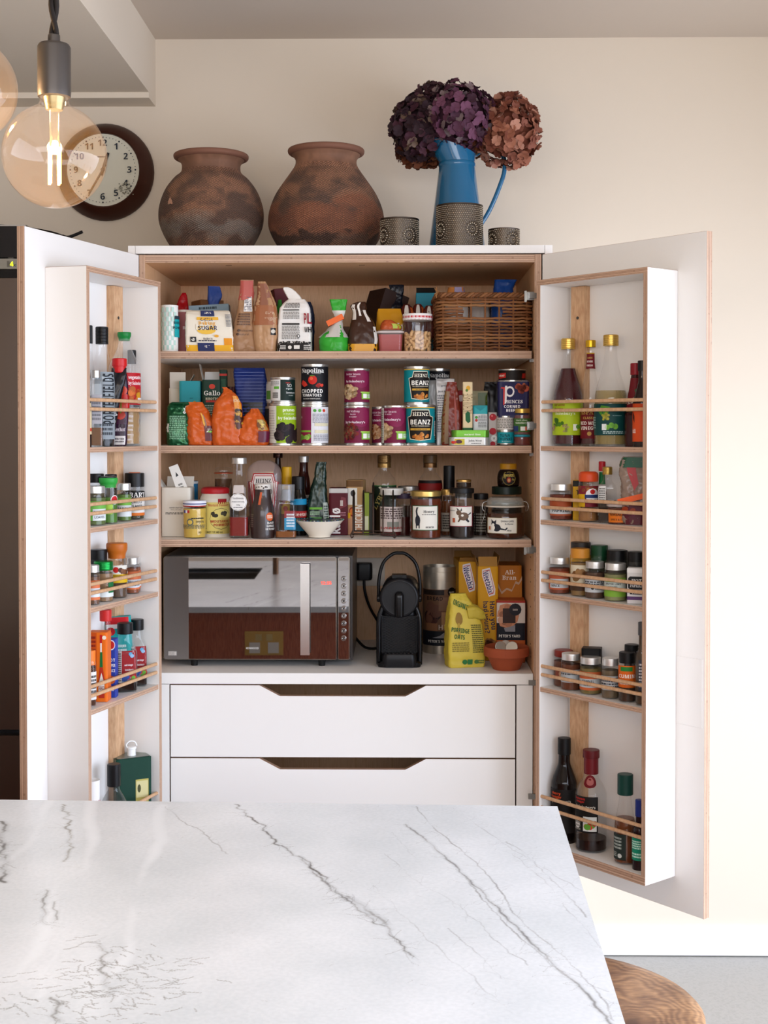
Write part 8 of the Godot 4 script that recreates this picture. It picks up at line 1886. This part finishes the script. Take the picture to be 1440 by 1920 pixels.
func right_rack() -> void:
	var Y := -0.25
	var gold := "c9a552"
	vessel(0.4218, 1.5986, 0.1416, 0.0387, 0.2729, Y, "vinegar_bottle", "bottle", "red wine vinegar bottle with gold cap and lime green label", {"P": WINE, "fill": [0.72, "3f0c14", 1.0], "cap": [[0.9, 1.0, 0.47, gold, "ribbed"]], "labels": [[0.1, 0.4, -0.85, 0.9, [["r", -1, 0, 1, 1, "a3b81e"], ["t", "red wine", -0.4, 0.93, 0.07, "7a1a24", "b", 1.0], ["t", "vinegar", -0.45, 0.8, 0.07, "7a1a24", "b", 0.9], ["t", "Sainsbury's", -0.1, 0.66, 0.08, "eef4d0", "S", 1.1], ["b", -0.5, 0.38, 0.3, 0.13, 9, 0.06, ["4a7a1a", "3a6a14"]], ["b", -0.05, 0.22, 0.16, 0.12, 12, 0.035, ["8a8a4a", "a89a5a"]], ["b", -0.75, 0.22, 0.12, 0.1, 8, 0.035, ["a88a6a"]], ["r", 0.3, 0.14, 0.5, 0.34, "e8ecd8"], ["b", 0.72, 0.24, 0.2, 0.06, 5, 0.07, ["6fae3a"]]]]]})
	vessel(0.4734, 1.5986, 0.1806, 0.0248, 0.2661, Y, "vinegar_bottle", "bottle", "slim red wine vinegar bottle with gold cap and maroon labels", {"P": WINE, "fill": [0.32, "4a1518", 0.9], "cap": [[0.935, 1.0, 0.52, "c9a020", "metal"]], "labels": [[0.07, 0.36, -0.9, 0.9, [["r", -1, 0, 1, 1, "6a0f1c"], ["t", "ASPALL", 0, 0.85, 0.13, "c9a552", "S", 1.5], ["t", "CLASSIC", 0, 0.67, 0.08, "c9a552", "b", 1.0], ["t", "RED WINE", 0, 0.5, 0.11, "f0e0d8", "b", 1.5], ["t", "VINEGAR", 0, 0.34, 0.11, "f0e0d8", "b", 1.5], ["c", 0, 0.16, 0.07, "b5904a"]]], [0.73, 0.88, -1.6, 1.6, [["r", -1, 0, 1, 1, "6a0f1c"], ["r", -1, 0.94, 1, 1.0, "c9a020"], ["t", "CLASSIC", -0.05, 0.68, 0.1, "c9a552", "b", 0.6], ["t", "RED WINE", -0.05, 0.45, 0.12, "f0e0d8", "b", 0.6], ["t", "VINEGAR", -0.05, 0.2, 0.12, "f0e0d8", "b", 0.6]]]]})
	vessel(0.5131, 1.5986, 0.2524, 0.0401, 0.2743, Y, "vinegar_bottle", "bottle", "white wine vinegar bottle with gold cap and dark teal label", {"P": WINE, "fill": [0.5, "a8904a", 0.55], "cap": [[0.9, 1.0, 0.47, gold, "ribbed"]], "labels": [[0.1, 0.38, -0.95, 0.85, [["r", -1, 0, 1, 1, "11403f"], ["p", [-0.3, 0.95, 0.1, 0.9, 0.0, 0.65, -0.2, 0.55, -0.45, 0.75], "4a8a2a"], ["b", -0.1, 0.6, 0.14, 0.14, 12, 0.04, ["b5b03a", "c9c04a"]], ["z", 0.2, 0.6, 0.6, 0.64, 1, "6a8a8a"], ["b", 0.3, 0.28, 0.4, 0.07, 8, 0.08, ["6fae3a", "8fc04a"]], ["r", -0.25, 0.16, -0.05, 0.36, "e0e4e0"], ["z", -0.2, 0.04, 0.7, 0.14, 2, "a8c0bc"], ["z", -0.95, 0.2, -0.6, 0.6, 5, "8aa5a2"]]]]})
	vessel(0.5647, 1.5986, 0.3072, 0.0258, 0.202, Y, "sauce_bottle", "bottle", "dark red table sauce bottle with slanted lettering near rack end", {"P": [[0, 0.92], [0.03, 1], [0.36, 1.0], [0.42, 0.85], [0.55, 0.78], [0.72, 0.55], [0.86, 0.42]], "glass": M("35100f", 0.12), "body": "bottle_body", "cap": [[0.86, 1.0, 0.5, "8a1420", "plain"]], "labels": [[0.42, 0.82, -0.9, 0.9, [["r", -1, 0, 1, 1, "6a0e1a"], ["e", 0.2, 0.62, 0.25, 0.06, "2a5a34"], ["t", "MARSHALL", 0.0, 0.35, 0.15, "e8dcc8", "S", 1.6, 18], ["r", -1, 0, 1, 0.05, "c9a552"]]]]})
	vessel(0.5718, 1.5986, 0.3578, 0.0223, 0.2058, Y, "sauce_bottle", "bottle", "dark bottle with black cap and orange label hard against the rack end", {"P": [[0, 0.92], [0.03, 1], [0.5, 1.0], [0.6, 0.8], [0.75, 0.45], [0.9, 0.42]], "glass": M("241512", 0.12), "body": "bottle_body", "cap": [[0.88, 1.0, 0.5, "0d0c0d", "plain"]], "labels": [[0.06, 0.5, -0.9, 0.6, [["r", -1, 0, 1, 1, "c8481c"], ["p", [-0.75, 0.62, -0.5, 0.5, -0.5, 0.68, -0.75, 0.8], "0d0c0d"], ["t", "chilli", -0.6, 0.28, 0.1, "f0e4d8", "S", 0.5]]]]})
	var gl := "d8d6d2"
	# second level
	spice(0.4042, 1.4106, 0.1445, 0.0286, 0.0911, Y, "paprika jar with silver lid and white label strip", gl, "6a2a18", [["r", -1, 0, 1, 1, "a8502c"], ["r", -1, 0.1, 1, 0.5, "c8ccce"], ["t", "PAPRIKA", 0.1, 0.3, 0.2, "26282c", "b", 1.3]])
	carton(0.4465, 1.4106, 0.1786, 0.0243, 0.1014, 0.04, -0.2, "yellow and black spice carton behind the orange capped jar", "c99a1c", [["r", -1, 0.85, 1, 1, "1c1a18"], ["t", "T", 0.0, 0.7, 0.12, "1c1a18", "b"], ["r", 0.6, 0.1, 0.9, 0.8, "2a2620"]], {"name": "spice_box"})
	vessel(0.464, 1.4106, 0.2164, 0.0246, 0.1247, Y, "spice_jar", "spice jar", "jar with orange domed cap, red and yellow label and brown seeds", {"P": JAR, "fill": [0.26, "9a6a3c", 2.0], "cap": [[0.8, 1.0, 1.0, "d0491c", "dome", "lid"]], "labels": [[0.3, 0.72, -0.85, 0.9, [["r", -1, 0, 1, 1, "7a2430"], ["r", -1, 0.0, -0.2, 0.6, "d8a81c"], ["b", 0, 0.85, 0.9, 0.12, 12, 0.08, ["8a4a2a", "b5703c"]], ["c", 0.35, 0.55, 0.33, "e8e4e4"], ["c", 0.35, 0.72, 0.12, "b5201c"], ["r", -0.2, 0.42, 0.9, 0.58, "26386a"], ["t", "Whole", 0.35, 0.32, 0.1, "2a2a30", "b", 1.0]]]]})
	vessel(0.4986, 1.4106, 0.2112, 0.012, 0.1499, Y, "pepper_sauce_bottle", "bottle", "small pepper sauce bottle with red cap and green neck band", {"P": [[0, 0.95], [0.03, 1], [0.48, 1], [0.6, 0.7], [0.66, 0.62], [0.85, 0.55]], "fill": [0.5, "7a3a24", 1.0], "cap": [[0.84, 1.0, 0.72, "b01c26", "plain"]], "labels": [[0.62, 0.82, -1.8, 1.8, [["r", -1, 0, 1, 1, "1f6a3a"]]], [0.1, 0.45, -0.9, 0.9, [["r", -1, 0, 1, 1, "d8d4cc"]]]]})
	vessel(0.5048, 1.4106, 0.258, 0.0223, 0.1378, Y, "essence_bottle", "bottle", "small clear bottle with gold cap and white side label", {"P": [[0, 0.9, 0.7, 0.3], [0.02, 0.97, 0.75, 0.35], [0.6, 1.0, 0.76, 0.4], [0.7, 0.7, 0.6, 0.5], [0.76, 0.48, 0.48, 0.48], [0.86, 0.46, 0.46, 0.46]], "fill": [0.4, "2a1a10", 1.0], "cap": [[0.86, 1.0, 0.54, "b5954a", "ribbed"]], "labels": [[0.36, 0.66, -0.9, -0.1, [["r", -1, 0, 1, 1, "dcdad6"], ["z", -0.8, 0.1, 0.8, 0.9, 6, "5a5854"]]]]})
	vessel(0.5283, 1.4106, 0.2929, 0.0299, 0.0529, Y, "spice_tub", "tub", "low clear tub with orange masala label and white lid", {"P": [[0, 0.9], [0.04, 0.96], [0.8, 1.0]], "fill": [0.75, "5a2a1c", 1.0], "body": "tub_body", "cap": [[0.8, 1.0, 1.03, "c8b8b0", "plain", "lid"]], "labels": [[0.08, 0.6, -0.6, 0.5, [["r", -1, 0, 1, 1, "d8701c"], ["t", "MASALA", 0, 0.7, 0.24, "2a1a12", "b", 1.7], ["t", "SPICE & CO", 0, 0.25, 0.16, "2a1a12", "b", 1.5]]]]})
	var pb := bag(0.5643, 1.4106, 0.3147, 0.0439, 0.1639, [[0, 0.6, 0.4, 0.3], [0.1, 0.75, 0.5, 0.4], [0.35, 0.8, 0.5, 0.4, 0.02], [0.55, 0.75, 0.4, 0.3, 0.0], [0.75, 0.9, 0.35, 0.25, 0.0], [0.92, 0.9, 0.2, 0.15, 0.1], [1.0, 0.8, 0.08, 0.05, 0.15]], Y, "clear and red plastic spice bag with green top and orange clip", M("8f7a6c", 0.2), [[0.84, 0.99, -0.95, 0.95, [["r", -1, 0, 1, 1, "1f5238"]]], [0.5, 0.84, -0.6, 0.3, [["p", [-0.9, 1, 0.3, 1, 0.9, 0.3, 0.2, 0.0, -0.4, 0.5], "b03a3c"]]], [0.0, 0.3, -0.95, 0.95, [["r", -1, 0, 1, 1, "5c1a28"], ["b", -0.3, 0.7, 0.5, 0.2, 6, 0.12, ["8a2a50", "a8401c"]]]]], {"name": "spice_bag", "crumple": 0.006})
	part(pb, "orange_clip", span(Vector3(-0.035, -0.005, 0), Vector3(0.035, 0.008, 0.012)), M("ef5e14", 0.35), Vector3(-0.005, 0.062, 0.022), Vector3(0, 0, 0.25))
	# third level
	spice(0.4007, 1.2226, 0.1433, 0.0266, 0.0918, Y, "ground spice jar with silver lid, first on right rack third level", gl, "7a3a24", [["r", -1, 0, 1, 1, "b55a3a"], ["r", -0.7, 0.1, 0.9, 0.6, "c8ccce"], ["t", "GROUND", -0.2, 0.42, 0.13, "26282c", "b", 1.1], ["t", "MACE", -0.2, 0.22, 0.13, "26282c", "b", 0.9]])
	spice(0.4542, 1.2226, 0.1495, 0.0272, 0.1311, Y, "yellow jar with black lid behind the third level jars", "2a2420", "b58a1c", [["r", -1, 0, 1, 1, "c9951c"], ["z", -0.8, 0.2, 0.8, 0.8, 4, "6a3a14"]], {"l1": 0.75, "cap0": 0.86})
	spice(0.4468, 1.2226, 0.1955, 0.0241, 0.1188, Y, "jar with orange amber lid and pale label with brown picture", "c9862c", "8a6a3c", [["r", -1, 0.3, 1, 1, "d8ccb0"], ["b", 0, 0.6, 0.6, 0.22, 10, 0.12, ["8a5a34", "a87a4a"]], ["r", -1, 0, 1, 0.3, "4a3424"]], {"l1": 0.66, "cap0": 0.8, "capr": 1.0})
	spice(0.4945, 1.2226, 0.1984, 0.0228, 0.1272, Y, "jar with dark green lid at the back of the third level", "0f3f24", "4a4a34", [], {"cap0": 0.7})
	spice(0.4773, 1.2226, 0.2397, 0.0245, 0.0909, Y, "brown seed jar with silver lid and white label, middle of third level", gl, "5a4030", [["r", -1, 0.1, 1, 0.8, "c4c8ca"], ["z", -0.9, 0.5, 0.9, 0.72, 2, "4a4a4e"], ["c", -0.1, 0.34, 0.09, "2a2a2e"], ["t", "SEEDS", 0.4, 0.3, 0.1, "26282c", "b", 0.8]])
	spice(0.5315, 1.2226, 0.2432, 0.0278, 0.1191, Y, "jar with wide black lid behind the lime leaf jar", "0d0c0d", "5a5044", [], {"cap0": 0.72})
	spice(0.5206, 1.2226, 0.2876, 0.0274, 0.0918, Y, "lime leaf jar with silver lid and green label", gl, "8a8a5a", [["r", -1, 0, 1, 1, "7fae3c"], ["r", -1, 0.42, 1, 0.78, "c8d0c8"], ["t", "KAFFIR LIME", -0.1, 0.68, 0.1, "26302a", "b", 1.5], ["t", "LEAVES", -0.1, 0.52, 0.1, "26302a", "b", 1.0]])
	spice(0.5706, 1.2226, 0.2985, 0.0234, 0.1203, Y, "jar with black lid behind the paprika tin at the rack end", "0d0c0d", "4a4038", [], {"cap0": 0.7})
	var pt := carton(0.5629, 1.2226, 0.3618, 0.0448, 0.0862, 0.03, Y, "rectangular white and black hot paprika tin at the rack end", "d8d6d4", [["r", -1, 0.0, 1, 0.1, "d0cccc"], ["r", -1, 0.1, 1, 0.2, "5a3a6a"], ["p", [-0.9, 0.45, -0.7, 0.4, 0.7, 0.4, 0.9, 0.45, 0.9, 0.72, 0.7, 0.77, -0.7, 0.77, -0.9, 0.72], "17171a"], ["t", "HOT", 0, 0.65, 0.09, "e8e4e0", "S", 1.2], ["t", "PAPRIKA", 0, 0.51, 0.09, "e8e4e0", "S", 1.4], ["r", -0.7, 0.26, 0.7, 0.36, "17171a"], ["t", "DULCE", 0, 0.31, 0.06, "e8e4e0", "b", 1.0], ["r", -1, 0.88, 1, 1.0, "e8e6e4"]], {"name": "spice_tin", "cat": "tin"})
	# fourth level
	spice(0.4134, 0.9826, 0.1313, 0.0254, 0.0924, Y, "dark red lidded seed jar, first on right rack fourth level", "7a2318", "6a4030", [["r", -0.6, 0.2, 0.9, 0.8, "8a4a3a"], ["c", 0, 0.5, 0.2, "c9a080"]], {"cap0": 0.82})
	spice(0.4264, 0.9826, 0.1771, 0.025, 0.0919, Y, "brown spice jar with silver lid beside the dark red lid jar", gl, "6a3a24", [["r", -1, 0.2, 1, 0.9, "bcc0c2"], ["z", -0.9, 0.6, 0.9, 0.85, 2, "4a4a4e"], ["c", -0.4, 0.4, 0.1, "3a2a40"]])
	carton(0.4773, 0.9826, 0.2082, 0.0484, 0.1082, 0.035, Y, "square jar with black lid and dark contents behind the fennel", "2a221c", [["r", -1, 0.75, 1, 1, "0d0c0d"]], {"name": "spice_tin", "cat": "tin"})
	spice(0.4695, 0.9826, 0.2257, 0.0273, 0.0908, Y, "fennel seed jar with silver lid and orange label", gl, "7a6a3c", [["r", -1, 0, 1, 1, "c9653a"], ["r", -1, 0.15, 1, 0.62, "c4c8c8"], ["t", "FENNEL", -0.1, 0.5, 0.13, "26282c", "b", 1.2], ["t", "SEEDS", -0.1, 0.3, 0.13, "26282c", "b", 1.0]])
	spice(0.5096, 0.9826, 0.2834, 0.0216, 0.0981, Y, "jar with silver lid and white label between fennel and cumin", gl, "6a5a44", [["r", -1, 0.2, 1, 0.9, "c4c4c4"], ["z", -0.9, 0.3, 0.9, 0.85, 4, "4a4a4e"]])
	vessel(0.5435, 0.9826, 0.326, 0.0206, 0.1197, Y, "spice_jar", "spice jar", "cumin jar with tall black flip cap and orange label", {"P": JAR, "fill": [0.4, "3f2a1c", 2.0], "cap": [[0.78, 1.0, 0.95, "0d0c0d", "plain", "lid"]], "labels": [[0.3, 0.74, -0.95, 0.95, [["r", -1, 0, 1, 1, "d8641c"], ["r", -0.5, 0.75, 0.5, 0.95, "2a7a34"], ["t", "CUMIN", 0, 0.52, 0.17, "f4e8dc", "b", 1.4], ["z", -0.6, 0.12, 0.6, 0.3, 2, "f0d0b8"]]]]})
	spice(0.5616, 0.9826, 0.2877, 0.0196, 0.1317, Y, "dark jar with open black cap behind the cumin jar", "0d0c0d", "2a2420", [], {"cap0": 0.7})
	vessel(0.5716, 0.9826, 0.3686, 0.0153, 0.1984, Y, "pepper_grinder", "grinder", "tall slim grinder with grey cap at the rack end", {"P": [[0, 0.95], [0.03, 1], [0.58, 1.0], [0.66, 0.6], [0.84, 0.55]], "fill": [0.84, "4a3a2a", 2.0], "cap": [[0.84, 1.0, 0.62, "4a4a4c", "plain"]], "labels": [[0.18, 0.55, -0.3, 0.9, [["r", -1, 0, 1, 1, "3a3c48"], ["z", -0.9, 0.1, 0.9, 0.9, 8, "c8c8cc"]]]]})
	# bottom level
	vessel(0.4147, 0.5866, 0.1408, 0.0335, 0.2639, Y, "malt_vinegar_bottle", "bottle", "tall black malt vinegar bottle with black cap, lowest right rack level", {"P": [[0, 0.95], [0.02, 1], [0.5, 1.0], [0.6, 0.9], [0.7, 0.6], [0.76, 0.46], [0.86, 0.44]], "glass": M("17100e", 0.08), "body": "bottle_body", "cap": [[0.84, 1.0, 0.5, "0d0c0d", "plain"]], "labels": [[0.1, 0.52, -0.9, 0.9, [["r", -1, 0, 1, 1, "1a1614"], ["t", "sherry", -0.4, 0.9, 0.06, "d8502a", "b", 0.8], ["t", "vinegar", -0.4, 0.82, 0.06, "d8502a", "b", 0.8], ["t", "by Sainsbury's", -0.15, 0.72, 0.065, "e8e0d0", "S", 1.2], ["b", -0.5, 0.4, 0.3, 0.12, 6, 0.07, ["a8a03a", "5a6a2a"]]]]]})
	vessel(0.4736, 0.5866, 0.2115, 0.0395, 0.2507, Y, "balsamic_bottle", "bottle", "nearly empty balsamic bottle with dark red capsule and black label", {"P": [[0, 0.93], [0.02, 1], [0.5, 1.0], [0.58, 0.97], [0.66, 0.75], [0.72, 0.5], [0.8, 0.42], [0.88, 0.42]], "fill": [0.12, "1c0a08", 1.0], "cap": [[0.92, 1.0, 0.53, "5c1418", "plain", "stopper"], [0.76, 0.92, 0.46, "6a161c", "plain", "capsule"]], "labels": [[0.2, 0.56, -0.75, 0.35, [["r", -1, 0, 1, 1, "1a1714"], ["t", "balsamic", -0.4, 0.93, 0.06, "c9302a", "b", 0.9], ["t", "vinegar", -0.4, 0.84, 0.06, "c9302a", "b", 0.8], ["t", "by Sainsbury's", 0.0, 0.7, 0.07, "e8e0d0", "S", 1.6], ["r", -0.1, 0.05, 0.9, 0.45, "d8d8d0"], ["b", 0.45, 0.26, 0.4, 0.16, 7, 0.08, ["c9402e", "6fae3a", "e0a02a"]], ["c", -0.6, 0.2, 0.1, "e0dcd8"], ["z", -0.9, 0.04, -0.3, 0.4, 4, "8a8a80"]]], [0.64, 0.76, -0.25, 0.25, [["c", 0, 0.5, 0.5, "6a161c"], ["c", 0, 0.5, 0.3, "a8605a"]]]]})
	vessel(0.5425, 0.5866, 0.3116, 0.0266, 0.215, Y, "cider_vinegar_bottle", "bottle", "amber bottle with tall dark green cap and charcoal label", {"P": [[0, 0.92], [0.02, 1], [0.4, 1.0], [0.52, 0.85], [0.68, 0.6], [0.78, 0.55]], "fill": [0.5, "7a3c0e", 0.72], "cap": [[0.77, 1.0, 0.72, "123c34", "plain"]], "labels": [[0.05, 0.34, -0.95, 0.1, [["r", -1, 0, 1, 1, "26302c"], ["z", -0.8, 0.4, 0.5, 0.9, 4, "a8b0a8"], ["c", 0.3, 0.16, 0.09, "c8ccc4"], ["z", -0.7, 0.1, -0.1, 0.3, 3, "a8b0a8"]]]]})
	vessel(0.568, 0.5866, 0.3621, 0.0166, 0.1665, Y, "rice_vinegar_bottle", "bottle", "dark bottle with blue cap and green label at the rack's end", {"P": [[0, 0.94], [0.03, 1], [0.5, 1.0], [0.64, 0.6], [0.76, 0.5]], "glass": M("2a1a1c", 0.1), "body": "bottle_body", "cap": [[0.76, 1.0, 0.6, "1f2f7a", "plain"]], "labels": [[0.14, 0.46, -0.95, 0.9, [["r", -1, 0, 1, 1, "138a6a"], ["z", -0.8, 0.5, 0.3, 0.9, 4, "c8f0e0"], ["z", -0.8, 0.1, 0.3, 0.35, 2, "c8f0e0"]]]]})
